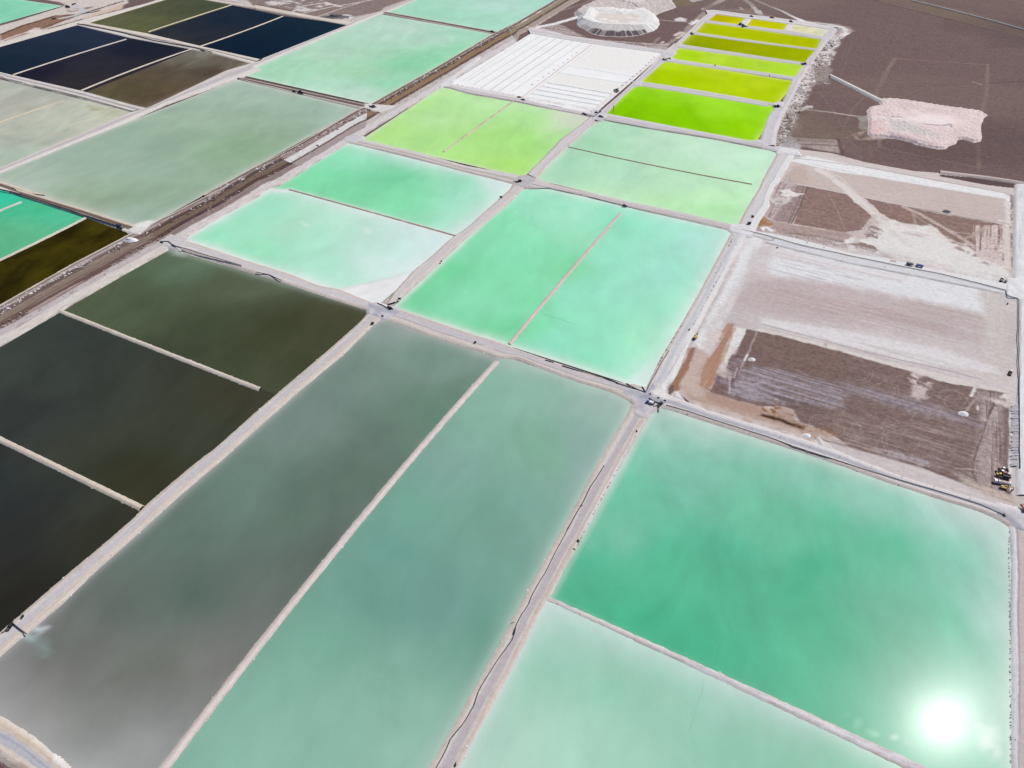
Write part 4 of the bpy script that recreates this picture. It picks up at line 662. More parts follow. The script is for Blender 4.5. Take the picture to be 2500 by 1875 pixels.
CB = [
    ('p', "b3 -160,420 0,470 700,600 1900,850 1960,960 1900,1050 900,870 0,720 -200,640", (230, 229, 232), dict(f=8, n=8, nf=20)),
    ('p', "b3 -150,430 700,640 1250,740 1200,800 400,640 0,560 -200,480", (222, 212, 214), dict(f=3, n=3, s='B', g=.6, sl=90, sa=3)),
    ('p', "b3 -60,560 500,640 900,760 1200,900 700,860 0,700", (190, 184, 190), dict(f=4, n=5, s='B', g=.36, sl=28, sa=1.6, a=.75)),
    ('p', "b3 -100,720 600,800 1200,920 1900,1100 1880,1330 1000,1200 0,1060 -300,980", (197, 180, 180), dict(f=10, n=6, s='B', g=.68, sl=130, sa=5, a=.75)),
    ('p', "b3 0,830 900,980 1600,1150 1500,1230 700,1080 0,960", (188, 169, 168), dict(f=8, n=5, s='B', g=.56, sl=120, sa=3, a=.75)),
    ('l', "b3 150,850 400,910 800,1000 1100,1030", (186, 158, 144), dict(w=2, f=1.5, n=1.5, a=.6)),
    ('p', "b3 1000,980 1300,960 1880,1060 1880,1120 1500,1090", (190, 176, 170), dict(f=4, n=4, s='B', g=.5, sl=70, sa=2.5, a=.8)),
    ('p', "b3 1830,860 2000,880 2060,1000 2060,1640 1850,1600 1900,1200", (210, 201, 197), dict(f=5, n=5, s=(.47, .88), g=.7, sl=80, sa=2)),
    ('p', "b3 1600,640 1960,740 2110,830 2110,900 2000,880 1700,830", (234, 233, 235), dict(f=4, n=4, a=.8)),
    ('p', "b3 0,1090 600,1180 1500,1350 1950,1500 2000,1560 1300,1480 600,1300 0,1150", (226, 221, 222), dict(f=5, n=4, s='B', g=.75, sl=90, sa=3)),
    ('l', "b3 0,1145 480,1270 900,1385 1500,1520 1850,1610", (150, 140, 148), dict(w=.9, f=.6, n=.3)),
    ('l', "b3 0,1215 500,1340 560,1350 900,1450 1250,1540 1500,1600 2000,1730", (222, 212, 208), dict(w=13, f=1.5, n=1)),
    ('p', "b3 500,1250 560,1290 570,1350 540,1360 500,1290", (190, 180, 178), dict(f=1.5, n=3, g=.5, gs=3)),
    ('l', "b3 -70,150 -70,151", WH, dict(w=1)),
    # apron along the west road
    ('p', "b2 2060,380 2160,420 2000,760 1860,1050 1720,1300 1640,1420 1560,1560 1480,1659 1380,1659 1600,1250 1900,700", (232, 231, 233), dict(f=3, n=2)),
    ('p', "b2 2080,500 2212,480 2212,760 2000,800 1900,950 1700,1300 1660,1200 1850,900 2000,700", (212, 200, 200), dict(f=6, n=5, a=.8)),
    # red brown dug earth
    ('p', "Z6 -60,560 120,750 160,880 220,890 340,960 500,1010 900,1120 1400,1260 1800,1360 2000,1500 2150,1560 1900,1480 1300,1260 400,980 150,900 60,700", (222, 210, 208), dict(f=2, n=2)),
    ('p', "Z6 400,330 470,330 560,360 610,440 640,450 700,370 800,120 840,50 920,50 900,160 860,330 780,520 720,640 690,760 620,830 700,880 900,930 1250,1020 1500,1000 1620,1060 1720,1200 2060,1320 2050,1370 1850,1400 1400,1270 900,1120 560,1020 340,930 270,850 210,850 150,830 200,700 290,560", (188, 162, 149), dict(f=5, n=6)),
    ('p', "Z6 470,340 600,370 620,450 560,560 500,640 520,760 600,850 640,900 480,900 360,840 300,740 340,600 400,480", (201, 180, 170), dict(f=3, n=5)),
    ('p', "Z6 560,340 600,360 610,440 700,380 830,60 760,80 640,150 540,250", (218, 205, 204), dict(f=3, n=4)),
    ('p', "Z6 400,330 460,330 380,600 310,700 280,830 210,840 160,860 150,830 200,700 290,560", (160, 120, 100), dict(f=1.5, n=2, s='A', g=.75, sl=30, sa=1.5)),
    ('p', "Z6 840,50 920,50 900,160 820,330 720,600 690,740 620,820 520,780 530,680 600,500 700,330", (178, 138, 116), dict(f=1.5, n=2, s=(.52, .854), g=.66, sl=60, sa=1.2)),
    ('p', "Z6 170,760 215,770 225,860 190,895 150,860", (118, 98, 98), dict(f=1, n=2)),
    ('p', "Z6 620,820 1100,960 1240,1030 1220,1130 900,1050 640,960 560,900", (180, 150, 138), dict(f=3, n=4, a=.9)),
    ('l', "Z6 620,825 900,910 1230,1010", (122, 76, 60), dict(w=1.3, f=.8, n=.8)),
    ('p', "Z6 340,930 560,1000 1200,1180 1700,1320 1640,1340 1100,1200 560,1050 400,990", (206, 190, 184), dict(f=3, n=4, s='B', g=.6, sl=50, sa=2)),
    ('l', "Z6 300,900 380,965", (96, 60, 50), dict(w=2.5, f=1, n=.6)),
    # the big ploughed plot
    ('p', "Z6 1070,108 1500,200 2212,390 Z7 300,90 720,205 1000,300 1385,372 1750,440 1700,480 1780,600 1765,700 1750,1200 1780,1550 1820,1620 1500,1500 1000,1290 500,1130 60,1010 Z6 2060,1330 1700,1200 1620,1060 1500,1010 1240,1020 900,930 640,850 690,740 700,690 800,570 900,380 1010,220", (128, 107, 103), dict(f=1.0, n=1.2, ga=.30)),
    ('p', "Z6 1070,108 2212,390 2212,720 1500,560 1000,450 940,360", (128, 105, 99), dict(f=3, n=4, a=.7, ga=.30)),
    ('p', "Z6 1060,560 1400,570 2212,760 2212,1060 1560,960 1240,960 940,900 860,880 960,640", (160, 150, 158), dict(f=4, n=5, s='B', g=.58, sl=80, sa=1.3, ga=.34)),
    ('p', "Z6 980,640 1300,700 1600,800 1400,900 1500,960 1240,970 940,900 880,840", (168, 158, 168), dict(f=5, n=6, g=.55, gs=4, a=.75)),
    ('p', "Z7 0,320 700,480 1500,740 1500,800 700,620 0,420", (155, 143, 150), dict(f=5, n=4, s='B', g=.55, sl=90, sa=1.4, ga=.30)),
    ('p', "Z7 0,700 500,800 1200,760 1700,900 1700,1500 1300,1330 600,1130 0,960", (160, 142, 138), dict(f=8, n=8, s='B', g=.45, sl=30, sa=1.2, a=.75)),
    ('p', "Z7 1400,400 1720,470 1700,1200 1740,1540 1400,1400 1380,1200 1400,1100 1500,850", (176, 160, 158), dict(f=5, n=4, s=(.47, .88), g=.6, sl=40, sa=1.1, ga=.36)),
    ('p', "Z7 1700,560 1770,600 1750,1200 1700,1180 1690,800", (128, 108, 108), dict(f=3, n=2, a=.8)),
    ('p', "Z6 840,520 1000,450 1060,560 950,720 880,780 740,740 700,690", (150, 134, 142), dict(f=2, n=4, s='B', g=.55, sl=18, sa=1.5)),
    ('p', "Z6 880,300 1060,250 1200,300 1100,420 900,480 860,560 820,580", (120, 98, 98), dict(f=3, n=5, s='B', g=.5, sl=22, sa=1.4)),
    ('p', "Z6 700,640 860,660 850,760 720,740", (112, 92, 104), dict(f=3, n=4, g=.5, gs=5)),
    ('p', "Z6 1300,760 1700,960 1900,1100 1880,1240 1560,1120 1500,1000 1300,880", (108, 90, 88), dict(f=8, n=8, s='B', g=.5, sl=40, sa=2.5, a=.85)),
    ('p', "Z6 1240,1020 1400,990 1500,1060 1560,1110 1420,1160 1250,1120", (146, 108, 72), dict(f=5, n=9, g=.5, gs=3.5)),
    ('l', "Z6 1260,1125 1450,1170 1640,1240 1720,1270", (64, 36, 22), dict(w=4, f=2.0, n=1.2)),
    ('l', "Z6 1600,1200 1800,1270 2000,1310 2050,1330", (150, 108, 78), dict(w=6, f=4, n=5, g=.45, gs=3)),
    ('p', "Z6 1420,940 1500,960 1520,1000 1440,990", (206, 204, 210), dict(f=2, n=3, g=.6, gs=5)),
    ('l', "Z6 1190,150 1080,420 1010,560 960,640 890,740", (176, 160, 160), dict(w=1.8, f=.8, n=.8, a=.7)),
    ('l', "Z6 975,580 890,745", (112, 72, 78), dict(w=3, f=1.2, n=1, a=.8)),
    ('l', "Z6 1080,410 1045,480", (220, 212, 212), dict(w=1.8, f=.8, n=.5)),
    ('l', "Z6 960,570 925,680 870,670 870,860", (190, 180, 186), dict(w=1.6, f=.8, n=.6, a=.8)),
    ('p', "Z6 955,88 1062,105 1060,160 980,310 930,380 880,430 800,590 770,600 830,420 890,260", (228, 225, 223), dict(f=1, n=1.2)),
    ('p', "Z6 900,330 960,330 820,600 760,610", (210, 196, 194), dict(f=3, n=3, g=.6, gs=5)),
    ('p', "Z6 740,590 820,580 900,650 860,690 720,650", (208, 192, 184), dict(f=3, n=4, a=.7)),
    ('p', "Z7 720,215 800,230 920,260 890,480 790,500 730,460 740,330", (210, 194, 191), dict(f=3, n=5, g=.56, gs=6)),
    ('p', "Z7 740,370 860,370 850,500 740,470", (206, 190, 186), dict(f=3, n=3, s='B', g=.6, sl=20, sa=1)),
    ('p', "Z7 1385,372 1420,382 1372,478 1342,470", (228, 222, 218), dict(f=.8, n=.5)),
    ('l', "Z7 1090,310 1190,335", (224, 214, 208), dict(w=3, f=.8, n=.8, g=.75, gs=4)),
    ('p', "Z7 1560,490 1790,540 1800,600 1640,550 1600,530", (208, 194, 188), dict(f=2, n=3)),
    ('p', "Z7 1670,490 1720,440 1790,460 1790,500", (222, 214, 210), dict(f=1.5, n=2)),
    ('p', "Z7 1765,600 1795,600 1800,1180 1780,1480 1762,1180 1780,900", (232, 230, 232), dict(f=1, n=1.2)),
    # tyre tracks
    ('l', "Z7 1625,575 1605,555 1580,590 1540,700 1490,880 1420,1060 1385,1200 1383,1300 1430,1400 1480,1440", (112, 92, 88), dict(w=1.9, f=.9, n=.6, a=.9)),
    ('l', "Z7 1612,590 1550,705 1500,880 1430,1060 1395,1200 1393,1300", (190, 174, 168), dict(w=1.0, f=.7, n=.6, a=.6)),
    ('l', "Z7 1200,1225 1330,1225 1380,1240", (108, 90, 86), dict(w=1.2, f=.6, n=.5, a=.8)),
    ('l', "Z7 1200,1240 1380,1250 1540,1290", (190, 172, 160), dict(w=1.2, f=.6, n=.5, a=.7)),
    ('l', "Z7 1410,490 1330,600 1300,640", (192, 178, 172), dict(w=2, f=1, n=1, a=.6)),
    ('l', "Z7 1428,580 1428,610", (226, 220, 218), dict(w=2, f=.6, n=.3)),
    ('l', "Z7 1470,700 1500,715", (206, 194, 190), dict(w=4, f=2, n=1.5, a=.6)),
    ('l', "Z7 1080,1080 1400,1210 1760,1560", (150, 132, 126), dict(w=3, f=2, n=2, a=.4)),
    ('l', "Z7 -300,920 100,1010 500,1130 900,1240 1400,1400", (122, 102, 98), dict(w=2.2, f=1.2, n=1, a=.75)),
    ('l', "Z7 -300,900 100,985 500,1100 900,1215", (176, 158, 148), dict(w=2.2, f=1.2, n=1, a=.7)),
    ('l', "Z7 380,1060 620,1110 860,1180", (180, 168, 176), dict(w=7, f=3, n=3, g=.6, gs=5, a=.8)),
    ('p', "Z7 1200,1300 1500,1420 1820,1540 1850,1620 1600,1560 1300,1430", (196, 180, 172), dict(f=4, n=3, s='B', g=.65, sl=40, sa=1.2)),
    ('p', "Z7 1500,1460 1900,1560 1900,1640 1700,1580", (200, 184, 174), dict(f=4, n=3, a=.7)),
]
rng = random.Random(5)
def arc(cx, cy, r, a0, a1, kx=1.0):      # round tyre tracks, centre given by crop Z7 or Z6
    k = cx; (c, px, py) = k
    o = CROPS[c]; x, y = at(o[0] + px * o[2], o[1] + py * o[2], -1.3)
    return np.array([(x + r * kx * math.cos(R(a0 + (a1 - a0) * i / 14)), y + r * math.sin(R(a0 + (a1 - a0) * i / 14))) for i in range(15)])
for (c, r, a0, a1) in ((('Z6', 2010, 1250), 11, -60, 190), (('Z6', 2010, 1250), 13.5, -60, 200), (('Z6', 2010, 1250), 9, -40, 170), (('Z7', -20, 790), 14, -80, 80), (('Z7', -30, 790), 16.5, -80, 90), (('Z7', -60, 800), 12, -70, 90),
                       (('Z7', 60, 170), 17, -90, 60), (('Z7', 60, 175), 20, -90, 60), (('Z7', 350, 370), 15, -70, 100), (('Z7', 350, 370), 18, -70, 100), (('Z7', 560, 230), 22, 200, 330), (('Z7', 560, 230), 24.5, 200, 330),
                       (('Z7', 1130, 370), 16, 180, 330), (('Z7', 1130, 380), 19, 190, 340), (('Z7', 1170, 480), 10, -80, 170), (('Z7', 1170, 500), 12, -90, 180), (('Z7', 1240, 560), 12, 60, 240), (('Z7', 800, 1010), 24, 60, 200),
                       (('Z7', 800, 1010), 27, 60, 200), (('Z7', 900, 1000), 20, 40, 160), (('Z7', 1150, 860), 30, 30, 150), (('Z7', 640, 1080), 20, 90, 210)):
    CB.append(('l', arc(c, 0, r, a0, a1), (182, 163, 154), dict(w=.5, f=.5, n=.5, a=.45)))
for i in range(46):      # criss-cross of tyre tracks on the ploughed plot
    o = CROPS['Z7']; px = rng.uniform(100, 1300); py = rng.uniform(650, 1150) if rng.random() < .8 else rng.uniform(250, 600)
    x, y = at(o[0] + px * o[2], o[1] + py * o[2], -1.3); an = rng.choice((-.42, -.5, -.3, -.36, .5, .1, -.7)) + rng.gauss(0, .06); L = rng.uniform(25, 70)
    cv = rng.gauss(0, .004)
    pts = np.array([(x + L * t * math.cos(an + cv * L * t), y + L * t * math.sin(an + cv * L * t)) for t in np.linspace(-1, 1, 8)])
    CB.append(('l', pts, (180, 162, 154), dict(w=.45, f=.5, n=.4, a=.34)))
patch('field', 200, 600, 325, 730, .75, .75, -1.3, (214, 203, 203), .12, CB, relief=.3, mat=M_FIELD, gain=(.915, .925, .93),
      poly="F 1655,1000 1560,955 1700,780 1822,560 2000,580 2520,690 2520,1300 2400,1245 2030,1095")

# ================================================================== ROADS AND DIKES
GR = (205, 200, 205); TAN = (212, 198, 184)
def road(left, right, base=(216, 209, 209), stripes=(), **k): return ribbon('dike_road', left, right, base, stripes, **k)
# west road between the dark ponds and the grey teal pond
road("d0 -700,1140 0,515 c0 575,1659 900,1390 1140,1180 1220,1090 1570,790 1830,590 2212,250 b1 280,1659 620,1370 880,1140 985,1030",
     "d0 -700,1350 0,720 230,525 490,310 810,0 c0 1150,1340 1500,1020 1880,700 2212,400 b1 445,1659 760,1400 960,1200 1095,1090",
     (214, 206, 204), [(0, .16, (205, 192, 176), .8), (.22, .26, (186, 176, 170), .7, .7), (.3, .62, (202, 198, 206), .8), (.64, .68, (196, 182, 170), .6, .7), (.7, .93, (222, 209, 196), .7), (.78, .8, (192, 176, 166), .6, .6)], top=.05)
# centre road, lower part
road("d1 1200,2180 1300,1990 1480,1659 1830,1040 2212,360 d2 0,470 110,270 255,0 c2 500,1210 800,650 1000,330 1050,215 1150,170",
     "d1 1420,2230 1550,1990 1730,1659 1990,1170 2212,760 d2 160,570 320,255 365,205 465,0 c2 640,1330 940,760 1130,420 1210,290 1260,250",
     (214, 206, 206), [(0, .25, (214, 202, 192), .8), (.25, .36, (218, 213, 216), .8), (.36, .70, (190, 182, 187), .85), (.52, .55, (176, 168, 174), .5, .6), (.71, .76, (222, 212, 205), .9), (.78, .94, (203, 184, 170), .8, .8), (.93, 1.0, (224, 220, 222), .7, .7)], top=.08)
# salt crust along its east shore
ribbon('road', "c2 1085,430 1000,600 900,780 800,960 700,1150 600,1340 540,1450", "c2 1110,440 1020,640 940,770 850,920 740,1130 640,1320 570,1460", (226, 226, 232), (), top=.22, shore=-.9, jit=.4, tracks=False)
# centre road, second part (beside the mint pond)
road("c2 1150,120 1170,85 b2 1175,1659 1290,1430 1470,1130 1620,870 1800,530 1880,385 1900,340", "c2 1330,180 1330,60 b2 1390,1640 1450,1500 1530,1300 1640,1110 1800,800 1960,500 2030,380",
     (226, 223, 226), [(0, .28, (214, 200, 194), .8), (.07, .12, (170, 155, 150), .5, .4, 6), (.30, .56, (203, 204, 212), .85), (.42, .5, (186, 190, 200), .4, .6), (.75, 1.0, (232, 231, 233), .8)], top=.1)
# centre road, third part
road("b2 1935,325 1990,215 2050,110 2120,0 a3 0,1530 70,1400 125,1300 150,1240", "b2 2070,400 2120,280 2212,150 b3 60,100 110,-30 a3 130,1560 215,1420 290,1290",
     (224, 220, 223), [(0, .2, (208, 192, 188), .8), (.22, .55, (212, 210, 215), .7), (.58, .62, (170, 162, 162), .7, .7), (.65, 1, (234, 233, 235), .9)], top=.1)
# east side road of the lime ponds
road("a3 -20,1235 0,1150 30,1040 70,950 130,890 180,860 260,670 350,550 380,500 460,415 500,330 530,285 Z1 1960,335 1980,300", "a3 110,1230 120,1120 150,1040 200,930 250,830 320,690 400,560 480,440 560,340 600,300 Z1 2020,370 2040,330",
     (220, 215, 220), [(.2, .7, (206, 202, 210), .5)], top=.12)
# road between the two west roads: J1 north east
road("b1 1120,985 1170,890 1340,700 1500,570 1640,440 1700,395 1800,330 2000,150 2212,-40 a1 2130,1640 2190,1545", "b1 1200,960 1440,740 1700,500 2000,250 2212,80 b2 70,50 130,5 a2 70,1650 190,1550",
     (217, 209, 208), [(0, .22, (205, 188, 178), .8), (.06, .1, (186, 164, 156), .7, .7), (.3, .7, (212, 206, 208), .7), (.8, .95, (222, 208, 200), .7)], top=.1)
road("a2 160,1470 300,1330 450,1170 620,1050 715,965", "a2 240,1510 350,1380 500,1240 650,1110 785,1000", (218, 211, 214), [(0, .18, (178, 168, 166), .8), (.25, .75, (216, 209, 213), .7), (.85, .95, (204, 180, 178), .7)], top=.1)
road("a2 775,945 960,785 1080,675 1200,560 1310,440 1400,370", "a2 825,965 1000,785 1125,690 1230,600 1350,495 1440,410", (214, 209, 215), [(0, .3, (226, 223, 224), .8), (.35, .75, (206, 201, 209), .7)], top=.1)
road("a2 1330,440 1400,385 1490,300 1560,230 1640,150 1700,105", "a2 1350,495 1420,410 1455,375 1525,305 1590,265 1650,195 1695,165 1760,118", (220, 215, 218), [(.3, .7, (210, 205, 211), .6)], top=.1)
# north rim of the lime ponds
road("Z1 560,120 660,115 1000,160 1340,200 1640,240 1980,300", "Z1 600,180 650,158 1010,206 1080,213 1480,269 1560,275 1965,334", (226, 222, 222), [(.3, .6, (206, 198, 198), .5)], top=.14)
# lime pond separators
for l, r in (("Z1 560,232 600,233 925,277 1020,290 1435,342 1500,345 1905,413 1960,420", "Z1 520,240 556,256 900,300 1400,372 1700,415 1862,446 1920,455"),
             ("Z1 410,352 460,366 900,432 1400,500 1806,550 1850,560", "Z1 370,375 414,386 900,455 1400,520 1795,567 1840,575"),
             ("Z1 230,490 275,499 800,578 1400,668 1710,711 1750,720", "Z1 200,520 255,537 800,613 1400,700 1670,735 1720,745"),
             ("Z1 60,640 130,654 700,741 1200,815 1597,872 1640,880", "Z1 40,670 80,688 700,778 1200,848 1510,892 1580,910"),
             ("a2 1080,680 1125,690 1500,745 2000,830 2212,868 Z1 700,1060 1300,1158 1400,1170", "a2 1060,705 1095,722 1500,785 2000,868 2212,905 Z1 700,1095 1300,1185 1370,1200")):
    road(l, r, (214, 210, 213), [(0, .2, (226, 222, 222), .8), (.3, .75, (200, 196, 200), .6), (.85, 1, (228, 224, 224), .7)], step=3, jit=.4, tracks=False, na=.25)
for q in ("Z1 1013,203 1082,212 1022,288 925,275", "Z1 1484,266 1560,275 1500,343 1436,340"):
    pad(q, (226, 222, 222), z=.1, n=.8)
# cross road west: above the dark ponds
road("b0 1500,455 1590,445 1700,480 1900,550 2212,650 b1 300,720 550,820 720,850 960,950 1060,985", "b0 1420,500 1570,522 1800,602 2212,737 b1 400,850 700,950 985,1038",
     (216, 208, 208), [(0, .22, (206, 188, 178), .8), (.22, .3, (218, 206, 198), .7), (.32, .66, (208, 204, 210), .8), (.72, .76, (150, 140, 142), .6, .6), (.78, .96, (218, 206, 196), .7)], top=.12)
# cross road middle: below the mint pond
road("b1 1180,1000 1600,1147 1900,1247 2120,1312 2212,1355 b2 80,1360 400,1470 700,1570 960,1640 c2 1060,60 1180,95", "b1 1050,1105 1200,1135 1500,1255 1900,1375 2070,1438 2212,1440 b2 300,1530 600,1640 c2 750,90 900,140 1000,195 1050,225",
     (214, 206, 206), [(0, .2, (210, 194, 186), .8), (.22, .58, (203, 198, 204), .85), (.58, .64, (160, 152, 156), .65, .75), (.66, .72, (222, 210, 200), .8), (.80, .84, (196, 178, 166), .7, .7), (.85, 1, (222, 208, 196), .7)], top=.13)
# cross road east: above the emerald pond, pipeline beside it
road("c2 1210,105 1350,150 1490,203 1700,290 2212,440 c3 480,570 600,612 1200,850 1600,970 2130,1110 2300,1160", "c2 1250,262 1340,272 1650,372 2212,552 c3 400,660 700,762 1000,872 1400,1002 1850,1142 2040,1232 2120,1300",
     (226, 221, 223), [(0, .34, (226, 221, 223), .9), (.02, .07, (236, 232, 232), .7), (.36, .66, (183, 182, 192), .85), (.5, .56, (166, 166, 180), .5, .6), (.72, .78, (218, 205, 200), .8), (.80, 1.0, (206, 190, 184), .8)], top=.14)
# cross road from the mint pond to the east cells
road("a2 235,1508 400,1562 760,1652 b2 510,2 1040,120 1500,212 1900,308 1960,318", "a2 60,1570 180,1600 b2 330,0 700,82 1100,182 1500,272 1850,352 1920,368",
     (214, 207, 210), [(0, .2, (220, 208, 198), .7), (.22, .5, (212, 206, 210), .7), (.52, .58, (150, 142, 144), .75, .8), (.62, .7, (218, 208, 202), .8), (.78, .84, (128, 118, 116), .8, .85), (.86, .95, (190, 176, 168), .7)], top=.14)
road("a1 880,1155 930,1182 1060,1212 1400,1292 1800,1402 2212,1472 a2 60,1480 170,1495", "a1 760,1200 800,1208 1300,1322 1700,1432 2100,1532 2212,1562 a2 60,1590",
     (216, 209, 209), [(0, .12, (206, 196, 170), .7), (.15, .45, (218, 212, 214), .7), (.46, .64, (190, 180, 172), .8), (.64, .70, (160, 146, 140), .7, .7), (.8, 1, (214, 202, 194), .7)], top=.14)
road("a1 1620,690 1700,718 2212,808 a2 130,832 400,900 735,955", "a1 1560,738 1640,744 1800,792 2140,852 2212,862 a2 300,912 720,990",
     (220, 214, 216), [(0, .4, (230, 227, 228), .8), (.45, .8, (206, 200, 204), .8), (.86, 1, (160, 146, 142), .7, .8)], top=.14, step=2.6)
road("a2 815,955 1400,1068 2060,1193 2130,1175 a3 60,1235 150,1240", "a2 775,1012 1200,1092 1700,1172 2212,1272 a3 120,1290",
     (214, 209, 214), [(0, .3, (226, 220, 220), .7), (.3, .7, (206, 201, 208), .7), (.74, .82, (150, 146, 146), .6, .8), (.88, 1, (120, 124, 112), .8, .85)], top=.14)
road("a2 150,225 350,262 500,302 800,345 1330,425 1400,430", "a2 190,285 500,338 700,372 1300,452 1340,470", (226, 222, 224), [(.3, .7, (206, 201, 205), .7), (.75, .8, (170, 164, 168), .5, .6)], top=.14, step=3)
# road between the two east cells and the white road down the east side
road("Z4 890,830 1240,880 1700,985 b3 740,545 1100,602 1450,682 2110,812", "Z4 900,880 1000,905 1300,990 b3 0,455 700,628 1400,765 2080,905", (229, 227, 230), [(0, .5, (234, 233, 235), .8), (.55, .95, (214, 214, 221), .6)], top=-.2, shore=-1.25, rim=.1)
road("c3 2150,1000 2145,760 2150,300 2150,0 b3 2165,1600 2165,940 2120,900 2120,720 2125,300 2130,80 2130,-30", "c3 2500,1000 2500,760 2500,0 b3 2500,1500 2500,900 2500,700 2500,300 2500,80 2500,-60", (228, 227, 231), [(0, .06, (206, 200, 204), .7)], top=.0, rim=.15)
road("c3 2030,1190 2092,1290 2105,1659 d3 2095,300 2105,900 2105,1659 2115,2300", "c3 2300,1150 2480,1250 2500,1659 d3 2500,300 2500,900 2500,1659 2500,2300", (196, 192, 202), [(0, .13, (230, 230, 236), .85), (.13, .17, (160, 146, 146), .8), (.17, .3, (206, 190, 186), .7), (.32, .6, (178, 174, 190), .8)], top=.02)
pad("c3 2000,1060 2200,1110 2400,1120 2500,1300 2300,1330 2130,1290 2060,1215 1960,1170", (206, 202, 208), z=.42, n=.8, layers=[('l', "c3 1700,1070 1900,1120 2050,1180 2150,1270 2200,1400", (160, 162, 176), dict(w=8, f=2, n=1, a=.8)), ('l', "c3 2000,1060 2200,1120 2400,1150", (226, 220, 222), dict(w=8, f=3, n=2))])
# bottom left corner
road("d0 -700,820 0,1212 300,1400 590,1652 900,1900", "d0 -900,1150 0,1560 250,1720 400,1900 500,2100", (214, 202, 192), [(0, .04, (228, 224, 222), .9), (.04, .30, (214, 198, 182), .8), (.34, .66, (186, 188, 200), .85), (.44, .50, (164, 166, 182), .6), (.68, .78, (216, 204, 196), .8), (.8, 1, (178, 158, 152), .7, .7)], top=.1)
pad("d0 385,1545 440,1540 520,1590 620,1690 500,1700 420,1620", (228, 223, 220), z=.40, n=.7)

# the broad corridor with its old drain, running south west to north east
CW = [(0, .07, (214, 202, 188), .9), (.075, .10, (110, 96, 92), .8, .7), (.11, .19, (188, 180, 182), .8, .6), (.19, .27, (222, 216, 214), .9, .42, 18), (.18, .30, (104, 86, 82), .85, .75, 26), (.30, .44, (140, 124, 112), .95, None, 30, -.8), (.44, .47, (96, 76, 70), .9, .8), (.47, .62, (108, 82, 76), .9, .85, 24, -1.0), (.55, .66, (188, 170, 166), .8, .5), (.66, .80, (208, 200, 204), .8, .8), (.80, 1.0, (226, 219, 214), .9)]
ribbon('road', "b0 -900,1430 0,980 600,640 1090,385 1230,335", "b0 -900,1870 0,1340 500,1050 1100,700 1440,505", (158, 139, 135), CW, mat=M_CORR, top=.05, step=1.6, tracks=False, na=.6)
CM = [(0, .06, (218, 205, 192), .9), (.07, .10, (104, 86, 82), .9, .8), (.10, .17, (196, 186, 182), .8, .5), (.17, .22, (230, 228, 228), .9, .22, 14), (.19, .30, (88, 70, 66), .95, .85), (.30, .44, (122, 104, 88), .95, None, 30, -.8), (.44, .58, (84, 64, 60), .95, .85, 24, -1.0), (.58, .75, (150, 132, 130), .85, .85), (.66, .69, (120, 104, 104), .6, .5), (.77, 1.0, (224, 217, 216), .9)]
ribbon('road', "b0 1170,350 1240,325 1350,260 1870,0 a0 1690,1659 2212,1370 a1 0,1410 200,1308", "b0 1440,505 1560,425 1640,365 2212,55 b1 0,85 130,0 a1 220,1570 440,1430", (150, 131, 127), CM, mat=M_CORR, top=.05, step=1.8, tracks=False, na=.6)
CS = [(0, .06, (214, 200, 188), .9), (.07, .13, (100, 80, 76), .9, .85), (.14, .30, (150, 130, 126), .8, .7), (.31, .52, (226, 224, 226), .95, None, 30, -.4), (.53, .58, (84, 66, 66), .9, .85), (.6, .78, (172, 158, 158), .85, .85), (.80, 1.0, (222, 216, 218), .9)]
ribbon('road', "a1 180,1320 400,1200 870,925 960,890", "a1 430,1435 500,1390 750,1238 840,1180 940,1125", (176, 160, 156), CS, mat=M_CORR, top=.06, step=2.0, tracks=False, na=.35)
CN = [(0, .05, (214, 200, 188), .9), (.05, .12, (110, 92, 86), .9, .8), (.12, .17, (232, 230, 232), .9, .30, 12), (.17, .27, (84, 66, 58), .9, .85), (.27, .48, (150, 122, 94), .95, None, 30, -.8), (.48, .60, (90, 70, 64), .9, .85), (.60, .80, (212, 204, 204), .85, .75), (.80, 1.0, (222, 218, 220), .9)]
ribbon('road', "a1 960,890 1000,870 1500,590 2010,290 2130,230 2212,190", "a1 940,1125 1060,1050 1560,745 1640,700 1900,545 2212,355", (170, 150, 142), CN, mat=M_CORR, top=.05, step=2.4, tracks=False, na=.35)
CX = [(0, .08, (190, 176, 166), .9), (.1, .2, (100, 84, 78), .9, .8), (.2, .28, (230, 228, 230), .9, .35, 16), (.32, .55, (156, 140, 116), .95, None, 30, -.6), (.55, .7, (96, 80, 74), .9, .8), (.7, 1, (176, 160, 152), .8, .7)]
ribbon('road', "a1 2130,230 2212,190 a2 0,230 390,0 560,-100", "a1 2212,355 a2 100,285 210,235 590,-5 700,-80", (172, 156, 148), CX, mat=M_CORR, top=.05, step=3, tracks=False, na=.35)
pad("a1 930,870 1040,880 1230,890 1130,930 1060,950 950,920 920,900", (222, 216, 216), z=.45, n=2)
pad("a1 760,1160 830,1130 930,1150 900,1190 840,1210 760,1190", (210, 206, 212), z=.45, n=2)
pad("a1 1600,690 1660,650 1880,480 1920,475 1900,520 1700,650 1680,720 1570,740 1560,720", (226, 224, 230), z=.45, n=1.5)
pad("b0 1130,320 1240,320 1290,300 1230,350 1180,390 1100,380 1060,350", (224, 220, 220), z=.45, n=2)
pad("b0 1340,440 1440,380 1500,400 1600,420 1560,470 1520,520 1420,500 1380,480 1320,490", (206, 202, 204), z=.5, n=2)
